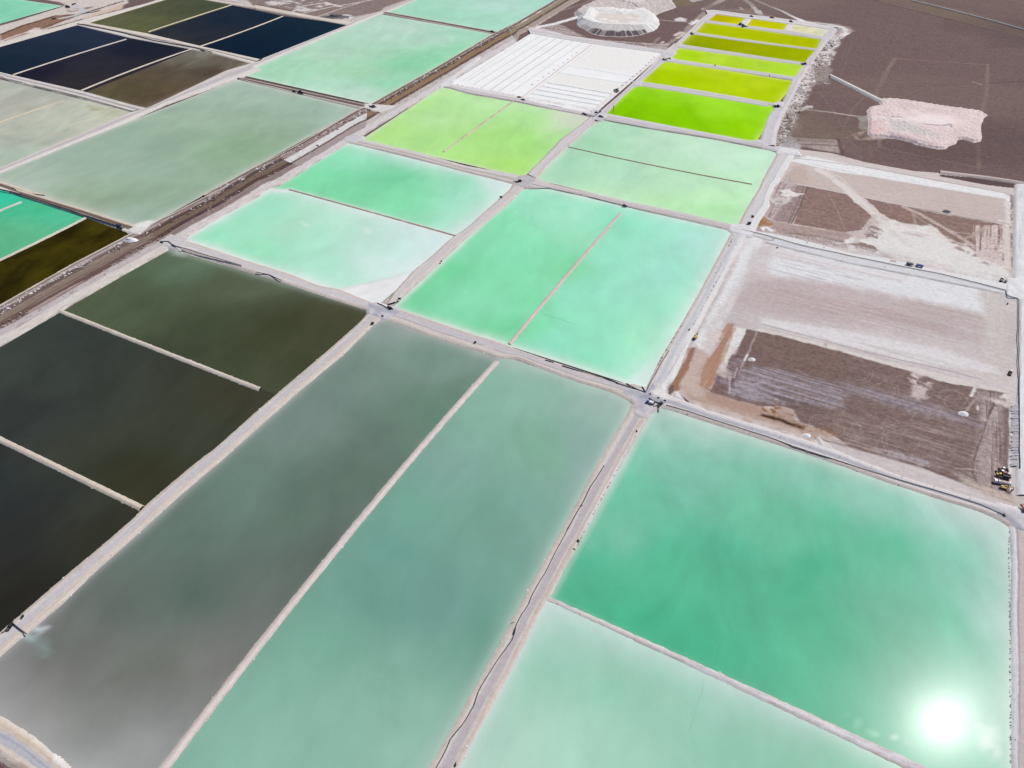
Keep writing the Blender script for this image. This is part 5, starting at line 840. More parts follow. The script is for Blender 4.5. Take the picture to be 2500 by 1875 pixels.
# brown drains with pale banks
DR = [(0, .3, (220, 208, 190), .9), (.3, .62, (112, 92, 82), .95, None, 30, -.6), (.62, .70, (44, 34, 44), .9, .85), (.72, 1, (228, 220, 216), .9)]
ribbon('road', "a0 -700,1310 0,1530 400,1656 b0 110,0 720,178 1110,300 1170,330", "a0 -700,1400 0,1600 150,1656 b0 0,10 300,112 700,240 1100,382", (214, 200, 188), DR, top=.05, tracks=False)
DS = [(0, .2, (226, 218, 212), .9), (.2, .75, (104, 84, 78), .95, None, 30, -.5), (.8, 1, (216, 206, 200), .8)]
ribbon('road', "a0 1960,645 a1 0,680 430,775 930,882 990,880", "a0 2020,672 2212,722 a1 430,805 900,912 960,915", (220, 212, 208), DS, top=.05, tracks=False)
ribbon('road', "a1 1090,98 2000,262 2080,275", "a1 1100,118 2010,288 2060,300", (200, 186, 180), [(.2, .8, (98, 78, 72), .9, .85)], top=.05, step=3, tracks=False)
# north west roads
road("a0 -800,1760 0,1420 1100,950 1250,912 1900,600 2212,510 a1 60,500 780,215 830,170 1080,90 1350,-10", "a0 -800,1800 0,1465 1010,1055 1400,880 1980,672 2212,590 a1 0,572 830,216 1060,122 1130,102 1400,-10",
     (216, 209, 209), [(.0, .2, (216, 206, 196), .7), (.3, .6, (196, 186, 190), .75, .8), (.72, 1, (230, 225, 222), .8)], top=.14)
road("a0 640,195 740,192 1250,285 1700,392 2212,505 a1 60,500", "a0 640,212 1100,322 1640,422 1780,445 2130,542", (224, 214, 202), [(.45, .62, (120, 112, 120), .8, .8), (.7, 1, (226, 220, 216), .8)], top=.14, step=3)
road("a0 -500,500 0,610 700,770 1130,890 1250,918", "a0 -500,530 0,645 50,672 700,832 1100,945", (220, 213, 211), [(.4, .6, (140, 130, 134), .6, .8), (.88, 1, (70, 62, 66), .8, .7)], top=.14, step=3)
road("a0 -400,480 0,372 640,185 1250,28 1500,-60", "a0 -400,505 0,396 640,215 760,192 1390,0 1560,-60", (226, 220, 212), [(.3, .6, (216, 208, 206), .5)], top=.16, step=3, tracks=False)
road("a0 1600,-60 1730,-14 2212,62 a1 0,42 600,155 830,185", "a0 1560,-40 1730,0 2212,80 a1 0,72 790,214", (222, 210, 200), [], top=.14, step=3, tracks=False)

# narrow salt dikes standing in the ponds
berm('long straight salt dike between the grey teal pond and the grey turquoise pond', "d0 1240,1850 1305,1659 1732,1200 2212,570 c1 535,1659 1000,1085 1415,600 1935,0 b1 2050,1462", 5.6, (222, 210, 208), [(.15, .5, (206, 188, 180), .6, .7), (.55, .9, (228, 220, 220), .6)])
berm('pale dike with a kink running out between two dark ponds towards the road', "b0 508,1035 950,1200 1480,1432 1900,1580 2150,1662 c0 2198,108", 4.8, (226, 216, 206), [(.2, .6, (210, 196, 184), .5, .7)], h=1.5)
berm('sand coloured dike between the darkest pond and the olive grey pond', "c0 -600,240 0,528 250,650 700,870 1100,1065 1200,1112", 5.0, (218, 207, 192), [(.1, .4, (204, 191, 174), .6, .7)], h=1.5)
berm('thin pink dike between the jade pond and the milky aqua pond', "b1 300,10 800,150 1300,285 1650,380 1710,402", 3.0, (214, 196, 190), [(.6, 1, (140, 118, 112), .7, .7)], h=.7)
berm('pinkish dike standing in the mint green pond with open water at its far end', "b2 12,1315 250,1030 430,815 680,520 860,300 952,208", 4.0, (218, 205, 199), [(.2, .6, (206, 190, 183), .6, .6)], h=.8)
berm('thin dark topped dike crossing the pale mint pond', "a2 510,1240 1000,1350 1500,1452 2060,1556", 3.2, (214, 204, 180), [(.45, .95, (96, 86, 80), .9, .9)], h=.8)
berm('reddish dike in the yellow green pond, broken into lumps at its upper end', "a1 2190,855 2060,950 1900,1060 1600,1282", 3.4, (222, 206, 184), [(.2, .8, (196, 150, 140), .7, .45, 10)], h=.7)
berm('rough white dike between the emerald pond and the pale aqua pond', "d2 335,228 600,345 900,490 1300,690 1800,910 2212,1082 d3 350,1190 700,1370 1000,1500 1350,1665 1700,1850", 3.0, (222, 218, 224), [(.1, .4, (190, 178, 184), .6, .5, 9), (.55, .8, (198, 186, 186), .5, .5, 6)], w2=6.5, h=.7, jit=.9)
berm('narrow cream dike between the olive pond and the navy pond', "a0 1250,270 1600,155 1955,42", 4.2, (230, 216, 190), h=.9)
berm('narrow cream dike between the navy pond and the blue black pond', "a0 1690,392 2212,206 a1 242,138", 4.2, (232, 220, 196), h=.9)
berm('narrow cream dike in the dark slate pond ending short of the far road', "a0 110,632 500,505 1065,332", 4.2, (226, 216, 202), h=.9)
berm('narrow cream dike between the dark violet pond and the murky brown pond', "a0 685,765 1150,580 1625,412", 4.2, (226, 214, 200), h=.9)
berm('low cream dike half sunk in the pale silted pond', "a0 -300,1150 0,1035 250,940 545,850", 4.2, (222, 210, 180), h=.5)
berm('short white dike end in the teal pond', "b0 -200,270 0,188 180,115", 4.6, (224, 222, 212), h=.8)
berm('white dike between the teal pond and the dark brown olive pond', "b0 -300,745 0,605 400,412 722,250", 4.6, (226, 218, 204), h=.9)

# junction surfaces
pad("b1 960,960 1040,960 1200,1000 1260,1040 1150,1100 1090,1110 1060,1100 1000,1070 960,1060", (204, 201, 208), z=.5, layers=[('l', "b1 930,975 1060,1020 1200,1050 1400,1120", (172, 172, 188), dict(w=7, f=2.5, n=1.5, a=.8)), ('l', "b1 1060,1020 1030,1080", (172, 172, 188), dict(w=6, f=2.5, n=1.5, a=.7))])
pad("b1 1030,955 1130,985 1160,1015 1090,1000 1040,975", (228, 216, 222), z=.6, n=.5)
pad("c2 1020,100 1180,90 1230,40 1260,90 1330,150 1400,200 1260,270 1200,310 1130,360 1050,310 1060,240 1020,180 940,130", (208, 202, 206), z=.55, n=.8, layers=[('l', "c2 900,90 1100,150 1150,180 1220,100 1260,20", (172, 174, 190), dict(w=7, f=3, n=1.5, a=.85)), ('l', "c2 1150,180 1130,280", (178, 178, 192), dict(w=6, f=3, n=1.5, a=.7)), ('l', "c2 1150,170 1300,210 1400,240", (160, 162, 176), dict(w=6, f=3, n=1.5, a=.85)), ('l', "c2 1000,180 1050,230 1040,300", (190, 172, 160), dict(w=1.5, f=1, n=.6, a=.8)), ('p', "c2 1200,120 1260,100 1400,190 1300,190", (232, 228, 226), dict(f=2, n=1))])
pad("a2 90,1480 160,1470 260,1510 200,1560 150,1590 60,1560 30,1530", (196, 190, 196), z=.5, n=.8)
pad("a2 700,930 790,925 850,970 800,1020 730,1020 690,985", (206, 202, 210), z=.5, n=.8, layers=[('l', "a2 700,940 780,970 860,985", (236, 236, 242), dict(w=4, f=2, n=2, a=.8))])
pad("b2 1880,300 1990,300 2070,330 2060,400 1990,400 1890,370 1850,350", (226, 224, 228), z=.5, n=.8)
pad("a3 130,1230 300,1260 330,1310 230,1310 190,1300 120,1300", (226, 224, 228), z=.5, n=1)
pad("a2 1290,430 1370,420 1420,440 1370,500 1330,510 1300,480", (214, 210, 214), z=.5, n=1)
pad("a2 1400,365 1480,370 1460,395 1400,400", (214, 210, 214), z=.5, n=1)
pad("a2 1330,490 1410,490 1400,515 1320,520", (214, 210, 214), z=.5, n=1)
pad("a2 1060,680 1130,685 1130,720 1060,730", (214, 210, 214), z=.5, n=1)
pad("Z1 1310,1160 1400,1140 1460,1150 1440,1200 1360,1215 1330,1200", (220, 216, 222), z=.5, n=1)
pad("b3 2060,760 2212,740 2400,760 2400,960 2165,940 2060,900", (234, 233, 236), z=.42, n=1)

# ================================================================== SALT HARVEST POND
def gquad(name, quad, z, step, base, layers, grain=.05, zf=None, mat=None):
    Q = P(quad, z); a, b, c, d = Q
    Lu = (np.hypot(*(b - a)) + np.hypot(*(c - d))) / 2; Lv = (np.hypot(*(d - a)) + np.hypot(*(c - b))) / 2
    nu = int(Lu / step); nv = int(Lv / step)
    u, v = np.meshgrid(np.linspace(-.008, 1.008, nu), np.linspace(-.008, 1.008, nv), indexing='ij'); u = u.ravel(); v = v.ravel()
    XY = a * ((1 - u) * (1 - v))[:, None] + b * (u * (1 - v))[:, None] + c * (u * v)[:, None] + d * ((1 - u) * v)[:, None]
    X, Y = XY[:, 0], XY[:, 1]
    C = np.tile(alb(base), (len(X), 1)); C *= (1 + .10 * (fbm(X / 25, Y / 25, 4, 3) - .5))[:, None]; G = np.full(len(X), grain)
    C, G = paint(X, Y, C, G, layers, z)
    Z = np.full(len(X), z) if zf is None else z + zf(X, Y)
    me = grid_mesh(name, np.stack([X, Y, Z], 1), nu, nv, C, G)
    o = link(name, me, mat or M_LAND); o['kind'] = 'structure'; return o
SL = []; ditch = []
for q, c, wd in (("880,85 255,505", (226, 222, 222), 3), ("955,100 300,503", (206, 218, 210), 2.6), ("1025,113 350,540", (208, 214, 208), 2.6), ("1097,124 415,572", (206, 202, 202), 2.6), ("1170,136 500,590", (204, 200, 202), 2.8),
                 ("1245,155 575,604", (206, 204, 206), 2.8), ("1335,160 700,600", (210, 218, 214), 2.6), ("1410,185 1100,420 780,660", (212, 202, 198), 3.4), ("1440,195 800,670", (228, 220, 216), 2.2),
                 ("1200,370 1500,420 1780,468", (190, 205, 208), 1.8), ("1110,432 1400,480 1710,527", (190, 204, 206), 2.0), ("1020,525 1300,572 1590,622", (120, 134, 134), 2.0), ("965,555 1250,605 1545,655", (128, 142, 142), 1.9),
                 ("920,586 1200,635 1500,690", (120, 136, 134), 2.0), ("875,622 1150,670 1470,722", (128, 138, 138), 1.8), ("850,655 1150,715 1430,752", (206, 204, 206), 1.6)):
    ditch.append((P('Z3 ' + q, -.8), wd)); SL.append(('l', 'Z3 ' + q, c, dict(w=wd, f=.9, n=.7, a=.92)))
SL = [('p', "Z3 1440,180 2010,262 1790,445 1600,420 1230,370", (236, 234, 232), dict(f=8, n=8)), ('p', "Z3 1110,440 1700,532 1600,612 1040,522", (234, 233, 230), dict(f=5, n=5)), ('p', "Z3 900,600 1450,690 1400,750 830,660", (236, 238, 239), dict(f=8, n=5)),
      ('l', "Z3 130,540 400,580 780,655 1150,715 1440,775", (222, 215, 214), dict(w=9, f=3, n=3, g=.6, gs=8)), ('l', "Z3 2050,262 1850,440 1690,560 1560,680 1450,765", (226, 218, 216), dict(w=8, f=3, n=3, g=.7, gs=8))] + SL
def dz(X, Y):
    z = .25 * (fbm(X / 6, Y / 6, 3, 2) - .5)
    for pts, wd in ditch:
        d = seg_dist(X, Y, pts, False); z = z - .3 * np.exp(-(d / 1.6) ** 2) + .2 * np.exp(-((d - 3.6) / 1.5) ** 2)
    return z
gquad('salt_field', "F 1298,82.5 1618,131 1450,276 1100,204", -.8, 1.5, (240, 240, 242), SL, zf=dz)

# ================================================================== SALT HEAPS
def heap(name, outline, h, label, cat, base=(224, 206, 205), layers=(), step=1.1, bump=1.2, period=5.5, ang=.2, edge=5.0, z0=-2.0, smooth=None, grain=.08, group=None, parent=None):
    q = P(outline, z0 + h * .5)
    x0, y0 = q.min(0) - edge; x1, y1 = q.max(0) + edge
    nx = int((x1 - x0) / step) + 1; ny = int((y1 - y0) / step) + 1
    X, Y = np.meshgrid(np.linspace(x0, x1, nx), np.linspace(y0, y1, ny), indexing='ij'); X = X.ravel(); Y = Y.ravel()
    d = seg_dist(X, Y, q, True); sd = np.where(inside(X, Y, q), d, -d) + (fbm(X / 5, Y / 5, 3, 5) - .5) * 1.5
    ca, sa = math.cos(ang), math.sin(ang); wx = X + 3 * (vn(X / 20, Y / 20, 1) - .5) * 2; wy = Y + 3 * (vn(X / 20, Y / 20, 2) - .5) * 2
    u = (wx * ca + wy * sa) / period; v = (-wx * sa + wy * ca) / (period * 1.25)
    best = np.full(len(X), 9.0)
    for du in (-1, 0, 1):
        for dv in (-1, 0, 1):
            iu = np.floor(u) + du; iv = np.floor(v) + dv
            best = np.minimum(best, np.hypot(u - iu - .5 - .8 * (_h(iu, iv, 5) - .5), v - iv - .5 - .8 * (_h(iu, iv, 6) - .5)))
    cone = np.clip(1 - 1.7 * best, 0, 1)
    k = np.ones(len(X))
    if smooth is not None:
        ds = seg_dist(X, Y, P(smooth, z0 + h), True); k = np.where(inside(X, Y, P(smooth, z0 + h)), 0, np.clip(ds / 14, 0, 1))
    f = np.clip(sd / edge + .5, 0, 1)
    Z = z0 - .3 + (h + .3) * f + bump * cone * k * np.clip(sd / edge + .6, 0, 1) + .5 * (fbm(X / 9, Y / 9, 4, 7) - .5)
    C = np.tile(alb(base), (len(X), 1)) * (1 + .25 * (fbm(X / 12, Y / 12, 4, 9) - .5))[:, None]; G = np.full(len(X), grain)
    C, G = paint(X, Y, C, G, layers, z0 + h)
    me = grid_mesh(name, np.stack([X, Y, Z], 1), nx, ny, C, G, sd > -edge * .5 - step)
    o = link(name, me, M_LAND, parent); tag(o, label, cat, group); return o
heap('salt_heap', "Z2 540,240 640,235 860,255 1150,300 1500,355 1750,385 1930,410 2030,465 1980,485 1935,600 1930,650 1945,790 1930,830 1850,845 1760,815 1690,800 1610,805 1570,870 1490,890 1430,935 1340,940 1200,910 1050,880 950,840 780,800 560,770 400,760 360,740 370,560 350,400 400,350 540,330 520,280",
     2.7, 'wide pinkish salt heap dumped in rows of small cones on the brown desert', 'salt heap', (226, 207, 206),
     [('p', "Z2 1100,450 1250,460 1500,480 1600,560 1500,620 1300,600 1000,560 900,520", (238, 224, 224), dict(f=10, n=6)), ('l', "Z2 200,500 500,505 800,520 900,560", (232, 222, 222), dict(w=7, f=2, n=2)),
      ('l', "Z2 660,500 820,500", (168, 158, 166), dict(w=3, f=1.5, n=1)), ('l', "Z2 1150,600 1400,620 1520,600 1530,640", (170, 164, 172), dict(w=4, f=2, n=2, g=.7, gs=6)), ('l', "Z2 850,560 900,600", (160, 152, 160), dict(w=3, f=1.5, n=1)),
      ('p', "Z2 640,700 1000,800 1300,880 1150,900 850,820 620,760", (196, 178, 182), dict(f=4, n=6, g=.6, gs=9)), ('p', "Z2 400,560 560,560 540,740 380,740", (224, 190, 188), dict(f=4, n=6, g=.6, gs=9)), ('p', "Z2 640,560 900,570 1250,700 1400,820 1100,760 760,680", (206, 200, 198), dict(f=6, n=6, g=.6, gs=12))],
     smooth="Z2 850,430 1200,430 1600,480 1680,560 1500,640 1000,600")
heap('salt_heap', "Z9 195,200 330,100 560,10 640,-70 1850,-70 1970,110 1800,170 1640,225 1560,300 400,300 210,260",
     5.0, 'low grey pink salt plateau of dumped cones behind the great white mound', 'salt heap', (206, 196, 194), [('p', "Z9 1000,-30 1420,-30 1380,60 1180,30", (222, 216, 216), dict(f=5, n=5)), ('l', "Z9 1020,20 1200,60 1300,120", (150, 140, 142), dict(w=4, f=2, n=3))], step=2.4, bump=2.6, period=9, edge=8)

# the great white mound: steep flanks, hollow top
def great_mound():
    cx, cy = at(CROPS['Z9'][0] + 950 * .1356, 330 * .1356, 8)
    base = P("Z9 200,430 250,490 340,530 400,570 500,620 640,650 800,662 1000,670 1200,660 1360,632 1480,595 1600,558 1670,505 1705,425 1680,340 1600,260 1450,150 1200,110 900,100 600,90 380,110 250,220", -2)
    rim = P("Z9 300,312 400,352 520,398 700,420 900,430 1130,442 1300,446 1440,430 1540,380 1590,310 1560,240 1500,175 1400,130 1290,150 1180,190 1050,215 900,170 650,150 440,115 395,190 360,260", 9)
    def rad(poly, th):
        dx, dy = math.cos(th), math.sin(th); best = 0
        for i in range(len(poly)):
            ax, ay = poly[i] - (cx, cy); bx, by = poly[(i + 1) % len(poly)] - (cx, cy); ex, ey = bx - ax, by - ay
            den = dx * ey - dy * ex
            if abs(den) < 1e-9: continue
            t = (ax * ey - ay * ex) / den; s_ = (ax * dy - ay * dx) / den
            if t > 0 and -1e-6 <= s_ <= 1 + 1e-6: best = max(best, t)
        return best
    n = 300; th = np.linspace(0, 2 * math.pi, n)
    rb = np.array([rad(base, t) for t in th]); rr = np.array([rad(rim, t) for t in th])
    rr = np.minimum(rr, rb - 6); rb[-1] = rb[0]; rr[-1] = rr[0]
    root = empty('salt_mound', (cx, cy, -2)); tag(root, 'huge white salt mound with a hollow flat top and darker lower flank on its near side', 'salt mound')
    qs = np.linspace(0, 1, 16); V = []; C = []
    tn = th * 40
    for q in qs:
        gul = (fbm(np.cos(th) * 22 + q * .8, np.sin(th) * 22, 3, 4) - .5)
        r = rb + (rr - rb) * q + gul * 5 * math.sin(math.pi * min(1, q + .1))
        z = 11.0 * (q ** .95)
        V.append(np.stack([r * np.cos(th), r * np.sin(th), np.full(n, z) + gul * 1.2], 1))
        front = np.clip(-np.sin(th) * 1.6 - .25 + np.where(np.cos(th) > .62, -1.5, 0) * 1.0, 0, 1)  # near side: dark low band, greyer above it; right flank stays white
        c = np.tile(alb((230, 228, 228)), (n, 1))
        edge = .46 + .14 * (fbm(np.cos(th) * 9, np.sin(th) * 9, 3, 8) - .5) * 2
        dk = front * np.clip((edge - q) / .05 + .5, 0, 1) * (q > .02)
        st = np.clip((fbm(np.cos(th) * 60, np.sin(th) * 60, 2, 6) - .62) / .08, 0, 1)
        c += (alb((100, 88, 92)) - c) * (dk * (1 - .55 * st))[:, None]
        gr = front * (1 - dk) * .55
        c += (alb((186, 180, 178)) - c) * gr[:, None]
        c *= (1 + .5 * (fbm(np.cos(th) * 90 + q, np.sin(th) * 90, 2, 14) - .5))[:, None]
        if q < .04: c = np.tile(alb((226, 214, 212)), (n, 1))
        C.append(c)
    V = np.stack(V, 0).reshape(-1, 3); C = np.stack(C, 0).reshape(-1, 3)
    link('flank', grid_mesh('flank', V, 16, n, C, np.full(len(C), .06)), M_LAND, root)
    V2 = []; C2 = []; ks = np.linspace(0, 1, 26)
    for k in ks:
        r = rr * (1 - k) + .01
        x = r * np.cos(th); y = r * np.sin(th)
        z = 11.0 - 2.6 * np.clip((k - .12) / .2, 0, 1) + .8 * (fbm(x / 8, y / 8, 3, 3) - .5) + (.0 if k > .02 else 0)
        c = np.tile(alb((234, 232, 231)), (n, 1)); f = fbm(x / 14, y / 14, 4, 5)
        bw = np.clip((k - .3) / .1, 0, 1) * np.clip((f - .40) / .1, 0, 1)
        c += (alb((218, 207, 198)) - c) * (bw * .8)[:, None]; ring = np.clip((fbm(k * 30 + 0 * x, th * 1.5, 2, 9) - .55) / .1, 0, 1) * .25
        c += (alb((196, 192, 190)) - c) * ring[:, None]
        V2.append(np.stack([x, y, z], 1)); C2.append(c)
    link('flat_top', grid_mesh('flat_top', np.stack(V2, 0).reshape(-1, 3), 26, n, np.stack(C2, 0).reshape(-1, 3), np.full(26 * n, .06)), M_LAND, root)
great_mound()
# raised white causeway to the pink heap
ribbon('causeway_road', "a3 575,640 1000,850 1040,865", "a3 568,655 985,870 1030,880", (232, 226, 224), (), top=2.2, shore=-2, step=2, jit=.3, tracks=False, rim=0, slope=3)
ribbon('road', "Z5 1075,105 1700,180 2010,225 2212,262", "Z5 1070,148 1700,216 2010,262 2212,298", (206, 190, 188), (), top=.6, shore=-2, step=3, jit=.5, tracks=False, rim=0)
patch('ground', 0, 1, 0, 1, 1.4, 1.4, -1.22, (94, 76, 78), .3, [], mat=M_GROUND, poly="Z5 1100,150 1500,190 2100,275 2175,285 2170,330 1800,295 1300,205 1090,165")

def cone_mesh(name, rx, ry, h, seed, flat=.0, ledge=.0):
    r = random.Random(seed); n = 18; V = []; F = []
    for j, (f, z) in enumerate(((1, 0), (.72, .42), (.4, .8), (.15 + flat, .98))):
        for i in range(n):
            a = 2 * math.pi * i / n; k = f * (1 + r.uniform(-.12, .12)); V.append((rx * k * math.cos(a), ry * k * math.sin(a), h * z * (1 + r.uniform(-.06, .06))))
    V.append((0, 0, h * (1 - flat)))
    for j in range(3):
        for i in range(n): F.append((j * n + i, j * n + (i + 1) % n, (j + 1) * n + (i + 1) % n, (j + 1) * n + i))
    for i in range(n): F.append((3 * n + i, 3 * n + (i + 1) % n, 4 * n))
    me = bpy.data.meshes.new(name); me.from_pydata(V, [], F); me.polygons.foreach_set('use_smooth', [True] * len(F)); return me
def tint(name, c, rough=.9):
    m, t, p, N, Lk = nmat(name)
    g = N('NewGeometry'); n = N('TexNoise'); n.inputs['Scale'].default_value = 1.2; n.inputs['Detail'].default_value = 5; Lk(g.outputs['Position'], n.inputs['Vector'])
    r = N('MapRange'); r.inputs[1].default_value = .3; r.inputs[2].default_value = .7; r.inputs[3].default_value = .78; r.inputs[4].default_value = 1.15; Lk(n.outputs[0], r.inputs[0])
    vm = N('VectorMath'); vm.operation = 'SCALE'; vm.inputs[0].default_value = c; Lk(r.outputs[0], vm.inputs['Scale']); Lk(vm.outputs[0], p.inputs['Base Color'])
    p.inputs['Roughness'].default_value = rough; return m
M_SALT = tint('loose_salt', (.72, .71, .70)); M_GREY = tint('grey_spoil', (.36, .32, .32)); M_PALE = tint('pale_spoil', (.56, .52, .52)); M_ROCK = tint('dark_stone', (.13, .11, .115))
def lerp_row(s, n, z=0, j=0.0):
    q = resample(P(s, z), n * 8); r = random.Random(n)
    return q[[min(len(q) - 1, max(0, int(8 * (i + r.uniform(-j, j) * 1.4) + 4))) for i in range(n)]]
def row(name, spots, meshes, mat, label, cat, group, rot=0.0, rj=.3, sj=.25, z=0.0, seed=1):
    r = random.Random(seed)
    for m in meshes:
        if not m.materials: m.materials.append(mat)
    for (x, y) in spots:
        o = bpy.data.objects.new(name, r.choice(meshes)); COL.objects.link(o); k = 1 + r.uniform(-sj, sj)
        o.location = (x + r.uniform(-.25, .25), y + r.uniform(-.25, .25), z - .08); o.rotation_euler = (0, 0, rot + r.uniform(-rj, rj)); o.scale = (k, k, k)
        tag(o, label, cat, group)
row('spoil_heap', lerp_row("Z6 368,262 300,395 190,590 95,745", 46), [cone_mesh('spoil', .7, .7, .45, i) for i in range(4)], M_PALE, 'small grey spoil heap in the dotted line along the white centre road', 'spoil heap', 'dotted line of small heaps beside the centre road', z=.02)
row('spoil_heap', lerp_row("Z7 1826,560 1832,900 1820,1215", 50, -.5), [cone_mesh('windrow', 3.3, .7, .6, i + 9) for i in range(4)], M_PALE, 'short grey spoil windrow in the ladder of windrows beside the white east road', 'spoil heap', 'ladder of short windrows beside the east road', rot=0.0, rj=.08, z=-.15)
row('salt_cone', lerp_row("Z3 1990,278 1850,420 1700,540 1640,580", 12, 0), [cone_mesh('cone', 1.8, 1.3, .8, i + 20) for i in range(3)], M_PALE, 'small greyish salt cone in the row along the east edge of the white salt field', 'salt cone', 'cones along the edge of the white salt field', z=-.4)
row('salt_cone', lerp_row("Z3 190,535 470,590 730,635", 12, 0), [cone_mesh('cone', 2.0, 1.3, .8, i + 25) for i in range(3)], M_PALE, 'small greyish salt cone in the row along the south edge of the white salt field', 'salt cone', 'cones along the edge of the white salt field', z=-.4)
row('salt_cone', lerp_row("Z3 1300,235 1150,350 1000,460 860,550", 10, 0), [cone_mesh('cone', 1.5, 1.2, .7, i + 28) for i in range(3)], M_PALE, 'small greyish salt cone beside the long divider of the white salt field', 'salt cone', 'cones along the edge of the white salt field', z=-.4)
row('stone', lerp_row("b2 1785,735 1750,800 1640,1010 1560,1160", 34, 0, .8), [cone_mesh('stone', .5, .4, .4, i + 30) for i in range(3)], M_ROCK, 'dark stone in the line edging the white lane of the centre road', 'stone', 'stones edging the centre road', z=.12)
row('stone', lerp_row("b2 1900,400 1885,440 1860,492", 8, 0, .8), [cone_mesh('stone', .9, .6, .5, i + 33) for i in range(3)], MP['brown'], 'reddish stone on the shoulder by the north corner of the mint pond', 'stone', 'reddish stones on the shoulder', z=.1)
row('stone', lerp_row("c3 2090,1300 2085,1500 2090,1659 d3 2090,0 2098,500 2098,1000 2105,1659", 90, -.5, .8), [cone_mesh('stone', .38, .26, .25, i + 35) for i in range(3)], M_GREY, 'grey stone in the row along the east shore of the emerald pond', 'stone', 'stones along the east shore of the emerald pond', z=-.55)
row('stone', lerp_row("c2 1085,480 940,750 700,1200 590,1420", 26, -.5, .8), [cone_mesh('stone', .4, .3, .3, i + 38) for i in range(3)], M_ROCK, 'dark stone on the salt crust along the west shore of the emerald pond', 'stone', 'stones on the salt crust of the emerald pond', z=.2)
row('stone', lerp_row("b2 1860,520 1700,800 1500,1100 1330,1380 1260,1500", 40, -.3, .8), [cone_mesh('stone', .6, .5, .4, i + 41) for i in range(3)], M_ROCK, 'dark stone on the pink shoulder along the east shore of the mint pond', 'stone', 'stones on the shoulder of the mint pond', z=-.1)
for q, rr_, hh, lab in (("Z6 1130,470", 3.4, 1.6, 'white salt cone standing alone near the west end of the ploughed plot'), ("Z6 1775,1365", 3.6, 1.6, 'white salt cone beside the ramp at the pipeline road'), ("Z7 1275,655", 4.2, 1.8, 'white salt cone with a tail near the east end of the ploughed plot')):
    o = link('salt_cone', cone_mesh('salt_cone', rr_, rr_ * .8, hh, int(rr_ * 10), .06), M_SALT); x, y = P(q, -1.3)[0]; o.location = (x, y, -1.4); tag(o, lab, 'salt cone')
o = link('salt_cone', cone_mesh('salt_cone', 9, 5, 3, 77, .2), M_SALT); x, y = P("ZA 720,800", 0)[0]; o.location = (x, y, 0); tag(o, 'white salt heap on the verge by the corridor junction', 'salt cone')

# earth ramps down into the ploughed cell
for q, lab in (("Z6 210,840 270,830 290,870 380,965 330,950 215,905", 0), ("Z6 1880,1370 1930,1360 2000,1430 2150,1539 1940,1490", 1)):
    pad(q, (226, 220, 220), z=-.3, n=.8, step=1.0, layers=[('l', "Z6 250,830 380,970", (196, 184, 184), dict(w=1, f=.6, n=.3, a=.7)), ('l', "Z6 1900,1370 2060,1500", (196, 184, 184), dict(w=1, f=.6, n=.3, a=.7))])
pad("Z1 -99,-99 -98,-99 -98,-98", (200, 200, 200)) if False else None

# ================================================================== LOOSE LUMPS OF CRUST AND RUBBLE (nobody could count them)
NR = np.random.default_rng(11)
def lumps(name, x, y, z, r, mat, flat=.6):
    n = len(x); a = NR.uniform(0, 6.28, n); V = np.zeros((n, 6, 3))
    for i in range(5):
        k = r * NR.uniform(.55, 1.15, n); an = a + i * 1.2566 + NR.uniform(-.25, .25, n)
        V[:, i, 0] = x + k * np.cos(an); V[:, i, 1] = y + k * np.sin(an); V[:, i, 2] = z - .15
    V[:, 5, 0] = x + r * NR.uniform(-.3, .3, n); V[:, 5, 1] = y + r * NR.uniform(-.3, .3, n); V[:, 5, 2] = z + r * flat * NR.uniform(.6, 1.3, n)
    F = (np.array([[i, (i + 1) % 5, 5] for i in range(5)])[None] + (np.arange(n) * 6)[:, None, None]).reshape(-1, 3)
    me = bpy.data.meshes.new(name); me.vertices.add(n * 6); me.vertices.foreach_set('co', V.astype(np.float32).ravel())
    me.loops.add(F.size); me.loops.foreach_set('vertex_index', F.astype(np.int32).ravel()); me.polygons.add(len(F)); me.polygons.foreach_set('loop_start', np.arange(0, F.size, 3, dtype=np.int32)); me.update(calc_edges=True)
    o = link(name, me, mat); o['kind'] = 'stuff'; return o
ex, ey, ez, er = [], [], [], []; dx_, dy_, dz_, dr_ = [], [], [], []
for (A, B, top, shore, mw, nm) in EDGES:
    for Q, O_ in ((A, B), (B, A)):
        L = np.hypot(*np.diff(Q, axis=0).T).sum(); n = int(L * .5)
        if Q[:, 1].mean() > 1100: n //= 3
        t = NR.uniform(0, len(Q) - 1.01, n); i = t.astype(int); f = (t - i)[:, None]
        p_ = Q[i] * (1 - f) + Q[i + 1] * f; q_ = O_[i]; dn = (q_ - p_); dn /= np.hypot(*dn.T)[:, None] + 1e-9
        d = np.abs(NR.normal(0, 1.1, n)) - .3; p_ = p_ + dn * d[:, None]
        h = np.where(d < 0, shore, np.minimum(top + .1, shore + (d) / 1.7 * (top - shore)))
        dark = NR.random(n) < .3; r = NR.gamma(2.2, .13, n) + .08
        ex += list(p_[~dark, 0]); ey += list(p_[~dark, 1]); ez += list(h[~dark]); er += list(r[~dark])
        dx_ += list(p_[dark, 0]); dy_ += list(p_[dark, 1]); dz_ += list(h[dark]); dr_ += list(r[dark] * .8)
M_CRUST = tint('salt_crust', (.60, .56, .54))
lumps('crust_lumps_rubble', np.array(ex), np.array(ey), np.array(ez), np.array(er), M_CRUST)
lumps('earth_lumps_rubble', np.array(dx_), np.array(dy_), np.array(dz_), np.array(dr_), M_GREY)
